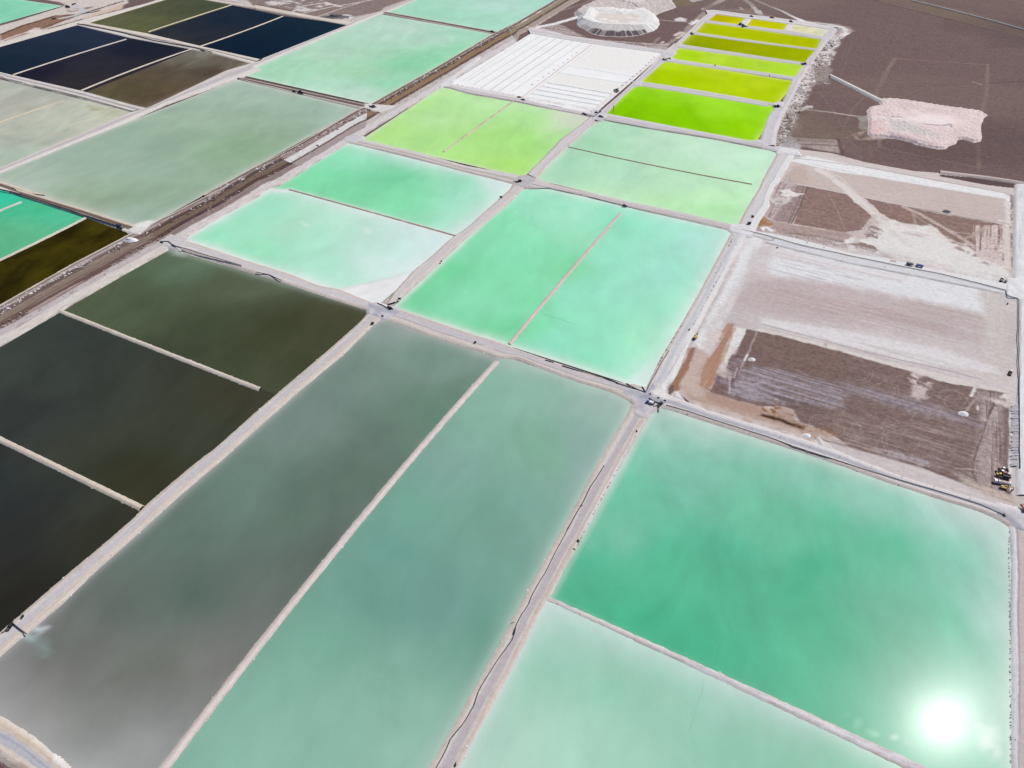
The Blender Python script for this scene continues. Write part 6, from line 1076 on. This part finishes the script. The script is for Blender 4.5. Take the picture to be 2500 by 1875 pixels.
def strip_lumps(A, B, t0, t1, n, z, r0, mat, name):
    m = len(A); B = resample(B, m); i = NR.integers(0, m, n); t = NR.uniform(t0, t1, n); cl = fbm(i / 9.0, t * 9, 3, 6); k = cl > .5
    p_ = A[i] + (B[i] - A[i]) * t[:, None] + NR.uniform(-1.2, 1.2, (n, 2)); p_ = p_[k]
    lumps(name, p_[:, 0], p_[:, 1], np.full(len(p_), z), NR.gamma(2, r0 / 2, len(p_)) + .15, mat)
CWA = P("b0 -900,1430 0,980 600,640 1090,385 1240,325 1350,260 1870,0 a0 1690,1659 2212,1370 a1 0,1410 400,1200 870,925 1000,870 1500,590 2010,290 2212,190"); CWB = P("b0 -900,1870 0,1340 500,1050 1100,700 1440,505 1560,430 1640,365 2212,55 a1 220,1570 500,1390 750,1238 940,1125 1060,1050 1560,745 1900,545 2212,355")
CWA = resample(CWA, 500)
M_DK = tint('brown_spoil', (.10, .065, .055)); M_BR2 = tint('tan_spoil', (.30, .24, .21))
strip_lumps(CWA, CWB, .46, .60, 3200, -.7, .7, M_DK, 'brown_rubble'); strip_lumps(CWA, CWB, .14, .29, 2600, .2, .6, M_DK, 'brown_rubble')
strip_lumps(CWA, CWB, .5, .72, 2200, .1, .6, M_BR2, 'tan_rubble'); strip_lumps(CWA, CWB, .08, .24, 1500, .2, .6, M_CRUST, 'pale_rubble')
EA = resample(P("a3 110,1230 200,930 320,690 480,440 600,300", -2), 200); EB = P("a3 210,1200 330,1000 420,740 560,560 700,310", -2)
strip_lumps(EA, EB, .05, .75, 1600, -2, 1.0, M_CRUST, 'pale_rubble'); strip_lumps(EA, EB, .1, .9, 900, -2, 1.1, M_DK, 'brown_rubble')

# ================================================================== PIPELINES
def tube(name, pts, r, label, mat=None, n=7, sag=.0, group=None, cat='pipeline', z=None):
    q = P(pts, .3) if isinstance(pts, str) else pts
    d = np.r_[0, np.cumsum(np.hypot(*np.diff(q, axis=0).T))]; m = max(3, int(d[-1] / 4)); q = resample(q, m)
    zz = .48 if z is None else z
    rs = random.Random(len(pts)); V = []; F = []
    w1 = np.array([(vn(np.array([i / 5.0]), np.array([r * 9]), 3)[0] - .5) for i in range(m)]) * .9
    for i in range(m):
        a = q[max(0, i - 1)]; b = q[min(m - 1, i + 1)]; t = (b - a) / (np.hypot(*(b - a)) + 1e-9); nx, ny = -t[1], t[0]
        px, py = q[i][0] + nx * w1[i], q[i][1] + ny * w1[i]
        for k in range(n):
            an = 2 * math.pi * k / n; V.append((px + nx * r * math.cos(an), py + ny * r * math.cos(an), zz + r + r * math.sin(an)))
    for i in range(m - 1):
        for k in range(n): F.append((i * n + k, i * n + (k + 1) % n, (i + 1) * n + (k + 1) % n, (i + 1) * n + k))
    F.append(tuple(range(n))[::-1]); F.append(tuple(range((m - 1) * n, m * n)))
    me = bpy.data.meshes.new(name); me.from_pydata(V, [], F); me.polygons.foreach_set('use_smooth', [True] * len(F))
    o = link(name, me, mat or MP['pipe']); tag(o, label, cat, group); return o
tube('pipeline', "d1 1420,1875 1540,1659 1620,1520 1662,1412", .26, 'black pipe on the centre road, nearest length below a short gap')
tube('pipeline', "d1 1668,1402 1780,1270 1860,1130 1900,1000 1960,900 2060,740 2190,560 2200,500 2212,455 d2 45,540 60,470 120,360 175,290 200,210 250,110 320,0 c2 400,1480 490,1320 512,1265", .27, 'long winding black pipe lying on the centre road')
tube('pipeline', "c2 500,1290 590,1130 640,1050 700,930 760,840 812,752", .36, 'black pipe continuing up the centre road to a hooked end')
tube('pipeline', "b2 315,1448 390,1470", .3, 'short black pipe offcut on the road below the mint pond')
tube('pipeline', "b2 460,1497 600,1540 800,1600 950,1652 c2 900,50 1100,110 1157,132", .36, 'black pipe along the road below the mint pond to the main crossroads')
tube('pipeline', "c2 1000,58 1060,92 1112,116 1155,130", .36, 'black pipe branch dipping into the corner of the mint pond')
tube('pipeline', "c2 1132,88 1162,134", .5, 'short thick black pipe stub at the main crossroads')
tube('pipeline', "c2 1165,122 1200,50 1240,-15 b2 1270,1520 1358,1375", .34, 'black pipe running north along the shoulder beside the mint pond')
tube('pipeline', "c2 1335,240 1500,287 1700,352 1900,415 2212,512 c3 250,586 600,694 900,793 1300,913 1600,1003 1850,1083 2030,1164 2060,1180", .27, 'long black pipeline along the road above the emerald pond')
tube('pipeline', "ZB 610,740 700,800 790,855 870,865 950,900", .5, 'thick black suction pipe leading to the crossroads pump')
tube('pipeline', "ZB 932,1000 935,1060 950,1172", .35, 'black intake pipe reaching into the emerald pond', z=-.5)
tube('pipeline', "Z4 880,830 1100,880 b3 300,470 520,520 1000,620 1500,720 2060,858 2066,905 2165,930 2165,1300 2170,1659 c3 2172,400 2174,770", .34, 'long thin pipeline between the two east cells and down the white road', z=.1)
tube('pipeline', "b0 1360,452 1420,450 1470,485 1600,525 1800,585 2040,656", .42, 'thick black pipe along the road above the dark green pond', z=.75)
tube('pipeline', "b1 20,708 130,730 195,762 235,780", .36, 'black pipe snaking on the road below the milky aqua pond')
tube('pipeline', "b1 1040,972 1080,985 1125,1015", .42, 'short black pipe ending at the middle junction pump')
tube('pipeline', "d0 103,430 103,455 160,478 200,505 228,530", .34, 'black discharge pipe crossing the west road and spilling into the grey pond')
tube('pipeline', "a2 640,962 720,985 760,960 780,935", .5, 'black pipe joining the pumps at the salt field crossroads')
tube('pipeline', "a2 885,945 893,900 890,870", .4, 'thin curved hose floating at the corner of the vivid green pond', z=-1.0)
M_HOSE = paint_mat('algae_hose', (.16, .48, .38), .6, 0, .05)
tube('hose', "d2 1660,900 1640,1010 1590,1150 1535,1330", .06, 'thin green hose floating on the pale aqua pond below the rough white dike', mat=M_HOSE, z=-1.08, cat='hose')
tube('hose', "b2 290,1050 420,1090 570,1140", .09, 'thin green hose floating on the mint pond beside the pinkish dike', mat=M_HOSE, z=-1.1, cat='hose')
tube('hose', "d2 1760,605 1735,700 1700,825", .05, 'faint green hose floating on the emerald pond near the rough white dike', mat=M_HOSE, z=-1.08, cat='hose')
tube('pipeline', "a0 655,205 760,222 1000,270 1300,345 1640,405 1790,445", .8, 'dark pipe along the road between the dark pond groups')
tube('pipeline', "b0 0,14 110,35 300,95 700,225 980,318", .7, 'dark pipe along the bank of the brown drain')
tube('pipeline', "a3 1270,0 1600,80 2000,185 2212,245 2500,320", .9, 'pale pipeline on posts crossing the desert in the far north east', mat=MP['white'], z=-1.2)

# ================================================================== MACHINES
class MB:
    def __init__(s): s.bm = bmesh.new()
    def box(s, c, d, rz=0, ry=0, bev=.0, taper=None):
        r = bmesh.ops.create_cube(s.bm, size=1); vs_ = r['verts']
        for v in vs_:
            v.co.x *= d[0]; v.co.y *= d[1]; v.co.z *= d[2]
            if taper and v.co.z > 0: v.co.x *= taper[0]; v.co.y *= taper[1]
        bmesh.ops.transform(s.bm, matrix=Matrix.Translation(c) @ Matrix.Rotation(rz, 4, 'Z') @ Matrix.Rotation(ry, 4, 'Y'), verts=vs_)
        if bev: bmesh.ops.bevel(s.bm, geom=list({e for v in vs_ for e in v.link_edges}), offset=bev, segments=2, affect='EDGES')
        return s
    def cyl(s, a, b, r, n=14, r2=None):
        a = Vector(a); b = Vector(b); d = b - a
        g = bmesh.ops.create_cone(s.bm, cap_ends=True, segments=n, radius1=r, radius2=r if r2 is None else r2, depth=d.length)
        bmesh.ops.transform(s.bm, matrix=Matrix.Translation((a + b) / 2) @ d.to_track_quat('Z', 'Y').to_matrix().to_4x4(), verts=g['verts']); return s
    def build(s, name, mat, parent=None):
        me = bpy.data.meshes.new(name); s.bm.to_mesh(me); s.bm.free(); return link(name, me, mat, parent)
def place(root, q, z, q2):
    """stand it at crop point q, facing crop point q2"""
    a = P(q, z)[0]; b = P(q2, z)[0]; root.location = (a[0], a[1], z); root.rotation_euler = (0, 0, math.atan2(b[1] - a[1], b[0] - a[0])); return root
def wheels(root, xs, yw, r, w_=.5):
    for x in xs:
        for sgn in (-1, 1):
            wh = MB().cyl((x, sgn * (yw - w_ / 2), r), (x, sgn * (yw + w_ / 2), r), r, 16).build('wheel', MP['black'], root)
            MB().cyl((x, sgn * (yw + w_ / 2), r), (x, sgn * (yw + w_ / 2 + .05), r), r * .5, 10).build('rim', MP['steel'], wh)
def excavator(label, mat='yellow', swing=0.0, s=1.0):
    R_ = empty('excavator', (0, 0, 0)); tag(R_, label, 'excavator')
    for y in (-1.25, 1.25):
        tr = MB().box((0, y, .5), (4.4, .65, .9), bev=.3).build('track', MP['black'], R_)
        MB().cyl((-1.6, y - .36, .5), (-1.6, y + .36, .5), .3).cyl((1.6, y - .36, .5), (1.6, y + .36, .5), .3).build('sprocket', MP['dark'], tr)
    MB().box((0, 0, .8), (2.2, 2.0, .5)).cyl((0, 0, 1.0), (0, 0, 1.25), .9).build('undercarriage', MP['dark'], R_)
    MB().box((-.5, 0, 1.75), (4.0, 2.7, 1.0), bev=.12).box((-1.3, .2, 2.4), (1.9, 1.7, .4), bev=.08).build('house', MP[mat], R_)
    MB().box((-2.75, 0, 1.7), (.7, 2.7, 1.1), bev=.15).build('counterweight', MP['dark'], R_)
    cb = MB().box((.7, .85, 2.4), (1.6, 1.0, 1.7), bev=.1).build('cab', MP[mat], R_)
    MB().box((.75, .85, 2.6), (1.64, 1.04, .9)).build('window', MP['glass'], cb)
    bm_ = MB().box((2.3, -.1, 3.2), (3.9, .5, .6), ry=-.62).box((4.6, -.1, 4.1), (2.4, .45, .55), ry=.35).build('boom', MP[mat], R_)
    MB().cyl((1.2, -.1, 1.9), (3.2, -.1, 3.6), .12).build('ram', MP['steel'], bm_)
    MB().box((5.9, -.1, 2.7), (.45, .4, 3.0), ry=-.25).build('stick', MP['dark'], R_)
    MB().box((5.6, -.1, 1.0), (1.0, 1.3, .9), ry=.5, taper=(.6, .95)).build('bucket', MP['black'], R_)
    R_.scale = (s, s, s); return R_
def tanker(label):
    R_ = empty('tanker_truck', (0, 0, 0)); tag(R_, label, 'truck')
    MB().box((0, 0, .95), (10.5, .9, .35)).build('chassis', MP['dark'], R_)
    cb = MB().box((4.6, 0, 2.05), (2.1, 2.45, 2.2), bev=.15).build('cab', MP['white'], R_); MB().box((5.62, 0, 2.45), (.1, 2.1, .8)).build('windscreen', MP['glass'], cb)
    MB().box((3.4, 0, 1.7), (.3, 2.3, 1.3)).cyl((3.3, 1.0, 1.2), (3.3, 1.0, 3.6), .1).build('exhaust_rack', MP['black'], R_)
    tk = MB().cyl((-4.9, 0, 2.25), (3.0, 0, 2.25), 1.2, 24).build('tank', MP['white'], R_); MB().box((-1, 0, 3.45), (6.4, .5, .1)).cyl((-2.5, 0, 3.4), (-2.5, 0, 3.7), .35).cyl((.5, 0, 3.4), (.5, 0, 3.7), .35).build('walkway', MP['yellow'], tk)
    MB().box((-5.3, 0, 1.4), (.5, 2.4, 1.0)).build('rear_sprayer', MP['black'], R_)
    wheels(R_, (4.3, -2.2, -3.5), 1.05, .55); return R_
def hauler(label, mat='yellow', bed='dark'):
    R_ = empty('dump_truck', (0, 0, 0)); tag(R_, label, 'dump truck')
    MB().box((0, 0, 1.1), (9.6, 1.0, .5)).build('chassis', MP['dark'], R_)
    MB().box((4.2, 0, 2.0), (2.0, 1.9, 1.2), bev=.2, taper=(.8, .85)).build('bonnet', MP[mat], R_)
    cb = MB().box((2.6, 0, 2.5), (1.5, 1.7, 1.9), bev=.1).build('cab', MP[mat], R_); MB().box((2.62, 0, 2.75), (1.54, 1.74, .8)).build('window', MP['glass'], cb)
    MB().box((-1.9, 0, 2.2), (5.6, 2.9, .3)).box((-1.9, 1.4, 2.8), (5.6, .15, 1.1)).box((-1.9, -1.4, 2.8), (5.6, .15, 1.1)).box((.9, 0, 3.0), (.15, 2.9, 1.5)).build('bed', MP[bed], R_)
    wheels(R_, (3.4, -1.6, -3.4), 1.2, .85, .7); return R_
def loader(label, mat='yellow'):
    R_ = empty('wheel_loader', (0, 0, 0)); tag(R_, label, 'wheel loader')
    MB().box((-1.6, 0, 1.7), (3.0, 1.9, 1.2), bev=.15).build('engine_bay', MP[mat], R_)
    cb = MB().box((.2, 0, 2.5), (1.4, 1.5, 1.7), bev=.1).build('cab', MP[mat], R_); MB().box((.2, 0, 2.7), (1.44, 1.54, .8)).build('window', MP['glass'], cb)
    MB().box((.2, 0, 3.42), (1.7, 1.7, .1)).build('roof', MP['white'], R_)
    MB().box((2.2, .6, 1.4), (2.6, .25, .4), ry=.2).box((2.2, -.6, 1.4), (2.6, .25, .4), ry=.2).build('lift_arm', MP['dark'], R_)
    MB().box((3.7, 0, .7), (1.1, 2.9, 1.1), taper=(.5, 1)).build('bucket', MP['black'], R_)
    wheels(R_, (1.4, -1.6), 1.1, .8, .6); return R_
def tractor(label, mat='red'):
    R_ = empty('tractor', (0, 0, 0)); tag(R_, label, 'tractor')
    MB().box((1.3, 0, 1.3), (2.2, 1.0, .9), bev=.12).build('bonnet', MP[mat], R_)
    cb = MB().box((-.4, 0, 2.0), (1.4, 1.5, 1.6), bev=.1).build('cab', MP['dark'], R_); MB().box((-.4, 0, 2.86), (1.6, 1.6, .12)).build('roof', MP['white'], cb)
    MB().cyl((-3.4, -1.3, .8), (-3.4, 1.3, .8), .8, 20).box((-2.6, 0, .9), (1.8, .3, .25)).box((-3.4, 1.45, .9), (1.9, .2, .3)).box((-3.4, -1.45, .9), (1.9, .2, .3)).build('roller', MP['black'], R_)
    wheels(R_, (-.7,), 1.1, .9, .55); wheels(R_, (1.9,), .9, .55, .4); return R_
def pickup(label, mat='navy'):
    R_ = empty('pickup', (0, 0, 0)); tag(R_, label, 'pickup')
    MB().box((0, 0, .8), (5.3, 1.9, .6), bev=.12).build('body', MP[mat], R_)
    cb = MB().box((.3, 0, 1.45), (2.0, 1.7, .8), bev=.1, taper=(.75, .9)).build('cab', MP[mat], R_); MB().box((.3, 0, 1.86), (1.2, 1.35, .05)).build('roof', MP['white'], cb)
    MB().box((-1.7, 0, 1.12), (1.7, 1.6, .06)).build('bed', MP['black'], R_)
    wheels(R_, (1.6, -1.6), .85, .4, .28); return R_
def flat_truck(label, cabm, boxm, name='truck', cab=True, lng=5.0):
    R_ = empty(name, (0, 0, 0)); tag(R_, label, 'truck' if cab else 'trailer')
    MB().box((0, 0, .9), (lng + 2.4, .9, .3)).build('chassis', MP['dark'], R_)
    if cab:
        cb = MB().box((lng / 2 + .4, 0, 1.9), (1.9, 2.4, 2.0), bev=.15).build('cab', MP[cabm], R_); MB().box((lng / 2 + .4, 0, 2.92), (1.0, 1.2, .06)).build('roof_hatch', MP['white'], cb)
    MB().box((-.9, 0, 1.2), (lng, 2.4, .2)).box((-.9, 1.15, 1.9), (lng, .12, 1.4)).box((-.9, -1.15, 1.9), (lng, .12, 1.4)).box((-.9 - lng / 2, 0, 1.9), (.12, 2.4, 1.4)).box((-.9, 0, 1.9), (lng - .3, 2.1, 1.0)).build('cargo_box', MP[boxm], R_)
    wheels(R_, (lng / 2 + .3, -2.2, -3.2) if cab else (-.4, -1.6, -2.8), 1.0, .5, .4); return R_
def pump(label, s=1.0, tank='dark', box='black', roof=None):
    R_ = empty('pump_station', (0, 0, 0)); tag(R_, label, 'pump station')
    MB().box((0, 0, .2), (6.2, 3.0, .3)).build('skid', MP['dark'], R_)
    MB().box((-1.2, .2, 1.3), (2.8, 2.1, 1.9), bev=.08).build('engine_box', MP[box], R_)
    MB().cyl((.9, .3, 1.0), (2.9, .3, 1.0), .65, 16).build('tank', MP[tank], R_)
    MB().cyl((0, -1.2, .7), (3.6, -1.2, .7), .28).cyl((3.6, -1.2, .7), (5.4, -2.4, .4), .28).cyl((-3.0, -1.0, .8), (-.4, -1.0, .8), .25).cyl((-3.0, -1.0, .8), (-4.6, -.2, .4), .25).build('pipework', MP['pipe'], R_)
    MB().cyl((-.6, .9, 2.2), (-.6, .9, 3.4), .1).build('exhaust', MP['steel'], R_)
    if roof: MB().box((-1.2, .2, 2.35), (3.0, 2.3, .12)).build('roof', MP[roof], R_)
    R_.scale = (s, s, s); return R_
place(tractor('dark red tractor with a roller, northernmost machine of the parked row in the ploughed cell'), "ZC 760,450", -1.3, "ZC 600,420")
place(loader('dark wheel loader parked between the red tractor and the yellow dump truck', 'red'), "ZC 740,595", -1.3, "ZC 560,570")
place(hauler('yellow and black dump truck parked between the dark loader and the white tanker'), "ZC 790,750", -1.3, "ZC 560,690")
place(tanker('white tanker truck parked in the row of machines in the ploughed cell'), "ZC 740,1020", -1.3, "ZC 420,950")
place(excavator('yellow excavator with lowered boom at the southern end of the parked machines', 'yellow', 0, .9), "ZC 840,1210", -1.3, "ZC 1150,1300")
place(excavator('lone yellow excavator reaching north east beside the white centre road', 'yellow', 0, .95), "ZD 1010,1260", -.9, "ZD 1260,900")
place(loader('yellow wheel loader alone in the north east corner of the pale cell'), "Z7 1770,225", -1.3, "Z7 1745,280")
place(flat_truck('dark cargo trailer behind the blue truck on the road between the cells', 'navy', 'navy', 'trailer', False, 6.5), "ZE 175,140", -.2, "ZE 300,165")
place(flat_truck('bright blue truck on the road between the two east cells', 'blue', 'blue', 'truck', True, 4.2), "ZE 350,168", -.2, "ZE 420,182")
place(loader('dark machine with a raised bucket parked near the east road junction', 'navy'), "ZE 1935,430", -.6, "ZE 1910,500")
place(pickup('dark violet pickup parked beside the dark machine near the east road junction', 'navy'), "ZE 2015,455", -.6, "ZE 1990,500").scale = (1.15, 1.15, 1.15)
place(pump('black pump station at the corner of the emerald pond by the main crossroads'), "ZB 975,950", .3, "ZB 900,1010")
place(flat_truck('blue and white service truck parked at the main crossroads', 'blue', 'white', 'truck', True, 3.6), "ZB 650,890", .55, "ZB 590,870")
place(pump('black pump station at the north corner of the dark road junction by the mint pond'), "ZF 950,975", .4, "ZF 820,900")
place(pump('blue black pump station east of the salt field crossroads', 1.1, 'navy', 'navy'), "ZG 1230,840", .4, "ZG 1330,860")
place(pump('long dark pump at the north side of the salt field crossroads', .9), "ZG 1030,655", .4, "ZG 1150,640")
place(pickup('small dark blue pickup on the road by the vivid green pond corner', 'navy'), "ZG 1205,590", .4, "ZG 1225,545").scale = (1.3, 1.3, 1.3)
place(pump('brown pump box on the shoulder above the pale mint pond', .7, 'brown', 'brown'), "ZG 1025,1010", 0, "ZG 1080,1010")
place(pump('black pump on the pond edge road west of the salt field crossroads', .8), "ZG 455,700", .1, "ZG 540,690")
place(pump('black pump station at the junction between the jade pond and the yellow green pond', 1.2), "a2 90,1535", .4, "a2 40,1545")
place(pump('cluster of dark blue pumps on the bank of the brown olive pond', 1.5, 'steel', 'navy'), "ZA 500,515", 0, "ZA 620,570")
place(pump('second dark blue pump beside the brown olive pond, nearer the teal pond', 1.0, 'steel', 'navy'), "ZA 455,480", 0.1, "ZA 560,510")
place(pump('blue pump at the corner above the dark green grey pond', .8, 'navy', 'navy'), "ZA 1700,935", .2, "ZA 1790,960")
place(pump('purple grey pump next to the corridor at the corner of the dark green grey pond', .7, 'dark', 'dark'), "ZA 1430,855", .3, "ZA 1480,880")
place(pump('black pump on the west road where its discharge pipe starts', .8), "d0 80,475", .1, "d0 60,500")
place(pump('pump station with green roof between the two small mustard ponds', 1.7, 'green', 'green', 'green'), "Z1 965,282", .2, "Z1 1020,290")
place(pump('long black pump station on the dike below the small mustard ponds', 1.4), "Z1 1000,300", .2, "Z1 1080,305")
place(pump('black pump at the west end of the dike above the dull olive pond', 1.1), "Z1 410,380", .2, "Z1 480,392")
place(pump('black pump at the east end of the dike below the dull olive pond', 1.3), "Z1 1672,722", .2, "Z1 1600,712")
place(pump('black pump at the east end of the dike above the vivid green pond', 1.4), "Z1 1365,1200", .3, "Z1 1300,1190")
place(pump('black pump on the west road at the bright lime pond', 1.1), "Z1 100,675", .3, "Z1 160,680")
place(pump('smaller black pump beside the bright lime pond inlet', .8), "Z1 163,664", .3, "Z1 200,690")
place(pump('rust red drilling rig on the north rim above the golden pond', 1.3, 'red', 'red'), "Z1 1310,200", .3, "Z1 1360,210")
place(pump('dark pump on the north rim between the small mustard and golden ponds', 1.1), "Z1 1080,187", .3, "Z1 1120,195")
place(pump('dark pump on the north rim beside the nearly dry whitish pond', 1.2), "Z1 1525,245", .3, "Z1 1560,255")
place(pump('dark pump in the middle of the brown drain below the seafoam pond', 1.5), "a1 395,785", -.1, "a1 440,795")
place(pump('small dark pump west of the larger one on the drain below the seafoam pond', 1.0), "a1 340,773", -.1, "a1 370,780")
place(pump('dark pump at the east end of the thin drain by the corridor', 1.2), "a1 2010,270", .1, "a1 2060,275")
place(pump('dark pump at the junction of the corridor and the seafoam pond drain', 1.5, 'brown', 'dark'), "a1 1000,905", .2, "a1 960,900")
place(pump('small dark pump on the road between the mint pond and the pale mint pond', .8), "b2 985,147", .2, "b2 1020,152")
place(loader('black machine working in the white salt field near the vivid green pond', 'dark'), "Z3 1642,602", -.4, "Z3 1620,590").scale = (1.5, 1.5, 1.5)
place(pickup('small dark pickup at the foot of the long divider of the salt field', 'dark'), "Z3 765,657", .1, "Z3 790,662").scale = (1.3, 1.3, 1.3)
place(pickup('dark pickup on the road south of the salt field divider', 'dark'), "Z3 800,679", .2, "Z3 830,685").scale = (1.3, 1.3, 1.3)
place(pump('grey pump house on a dark pit by the north west road bend', 1.6, 'dark', 'navy'), "Z8 1220,128", -1.0, "Z8 1260,130")
place(flat_truck('dark truck on the pale bend of the north west road', 'navy', 'navy', 'truck', True, 7), "Z8 1330,85", -1.5, "Z8 1380,72")
place(flat_truck('black truck in the brown drain of the north west corner', 'dark', 'dark', 'truck', True, 5), "Z8 975,345", -1.6, "Z8 1020,340")
place(flat_truck('red truck at the bend where the pipeline road meets the east road', 'red', 'red', 'truck', True, 3.5), "c3 2205,1115", .3, "c3 2215,1140")
# dark spoil pit by the far seafoam pond
o = link('spoil_heap', cone_mesh('spoil_heap', 30, 13, 5, 91, .3), M_ROCK); x, y = P("a1 695,145", -2)[0]; o.location = (x, y, -2.2); tag(o, 'dark flat spoil heap beside the blue black pond corner', 'spoil heap')
# small pumps, drums and signs that stand along the roads
proto = empty('mobile_pump', (0, 0, 0))
MB().box((0, 0, .8), (1.9, 1.0, 1.0), bev=.08).build('engine_box', MP['black'], proto); MB().cyl((.9, 0, .5), (1.8, .3, .3), .16).build('hose', MP['pipe'], proto)
for y_ in (-.5, .5): MB().cyl((-.3, y_ - .08, .32), (-.3, y_ + .08, .32), .32, 12).build('wheel', MP['black'], proto)
spots = [("b1 1580,620", 'small black mobile pump on the shoulder halfway up the road beside the mint pond', 1.2), ("b1 1228,937", 'black mobile pump on the mint pond shoulder near the middle junction', 1.5), ("b1 1086,1080", 'black mobile pump at the top corner of the grey teal pond', 1.1),
         ("b1 1000,1143", 'black mobile pump on the west road just below the middle junction', 1.5), ("b1 1866,1303", 'brownish mobile pump on the road above the grey turquoise pond', 1.3), ("b1 2083,78", 'black mobile pump on the shoulder near the jade pond', 1.6),
         ("c2 620,1086", 'small mobile pump at a joint of the centre road pipe', .7), ("c2 594,1386", 'black mobile pump on the salt crust of the emerald pond', 1.0), ("c2 1088,461", 'small dark mobile pump near the top of the salt crust', .8),
         ("d1 1701,1633", 'small black mobile pump at the bottom of the centre road', .8), ("c2 1268,180", 'black mobile pump on the verge east of the main crossroads', .9), ("c2 1325,203", 'dark mobile pump further east on the same verge', .9), ("c2 1200,148", 'dark mobile pump on the north side of the main crossroads', .8),
         ("b3 132,493", 'small dark mobile pump in the pale cell near its north west corner', .9), ("b3 1037,659", 'small dark mobile pump in the pale cell south of the trailer', .8), ("b3 2078,965", 'dark mobile pump in the pale cell by the road junction', 1.0), ("b2 1530,1193", 'tiny dark mobile pump on the white lane above the lone excavator', .9),
         ("b2 2063,240", 'dark mobile pump on the road by the rusty corner', 1.5), ("b2 2035,300", 'black mobile pump just below the other one by the rusty corner', 2.0), ("d0 192,384", 'small black mobile pump on the west road north of the discharge pipe', 1.0), ("c3 2040,1170", 'small black mobile pump at the end of the long pipeline', 1.0), ("Z1 670,738", 'tiny dark mobile pump on the dike below the bright lime pond', 1.2), ("Z1 1283,853", 'tiny dark mobile pump further east on the dike below the bright lime pond', 1.2)]
first = True; rr2 = random.Random(3)
for q, lab, k in spots:
    o = proto if first else copy_tree(proto); first = False
    x, y = P(q, .3)[0]; o.location = (x, y, .2 if 'b3' not in q else -1.2); o.rotation_euler = (0, 0, rr2.uniform(0, 6.28)); o.scale = (k, k, k)
    tag(o, lab, 'pump', 'mobile pumps standing along the roads')
# marker posts
pp_ = empty('marker_post', (0, 0, 0)); MB().cyl((0, 0, 0), (0, 0, 1.6), .1, 8).build('post', MP['dark'], pp_); MB().box((0, 0, 1.5), (.12, .7, .45)).build('sign_plate', MP['brown'], pp_)
first = True
for q in ("c3 155,515", "c3 402,597", "c3 655,678", "c3 920,766", "c3 1183,848", "c3 1452,935", "c3 1750,1032", "c2 2060,437"):
    o = pp_ if first else copy_tree(pp_); first = False; x, y = P(q, .3)[0]; o.location = (x, y, .3); o.rotation_euler = (0, 0, -.3)
    tag(o, 'short dark marker post on the white verge of the pipeline road', 'marker post', 'marker posts along the pipeline road')
sp = empty('line_post', (0, 0, 0)); MB().box((0, 0, .6), (1.6, 1.6, 1.2)).build('base', MP['steel'], sp); MB().cyl((0, 0, 1.2), (0, 0, 5.0), .22, 8).build('post', MP['steel'], sp)
first = True
for (x, y) in resample(P("a3 1270,0 1600,80 2000,185 2212,245", -1), 24):
    o = sp if first else copy_tree(sp); first = False; o.location = (x, y, -2)
    tag(o, 'pale post in the row along the far desert pipeline', 'post', 'posts along the far desert pipeline')
for q, c, lab in (("b3 95,430", 'brown', 'brown steel beam lying across the pipeline near the mint pond corner'), ("b3 382,457", 'dark', 'short dark beam standing over the thin pipeline'), ("b3 525,498", 'red', 'red marker beam beside the thin pipeline'), ("b3 1108,613", 'orange', 'orange steel beam lying beside the road between the cells')):
    m = MB().box((0, 0, .4), (6.0 if c in ('brown', 'orange') else 3.0, .5, .5)).build('beam', MP[c]); x, y = P(q, 0)[0]; m.location = (x, y, 0); m.rotation_euler = (0, 0, -.35 if c == 'orange' else 1.15); tag(m, lab, 'beam')
x, y = P("Z5 1165,645", -1.3)[0]; o = link('spoil_heap', cone_mesh('spoil_heap', 5.5, 3.2, 1.8, 95, .2), M_ROCK); o.location = (x, y, -1.3); tag(o, 'dark brown spoil heap on the pink ground of the north east cell', 'spoil heap')
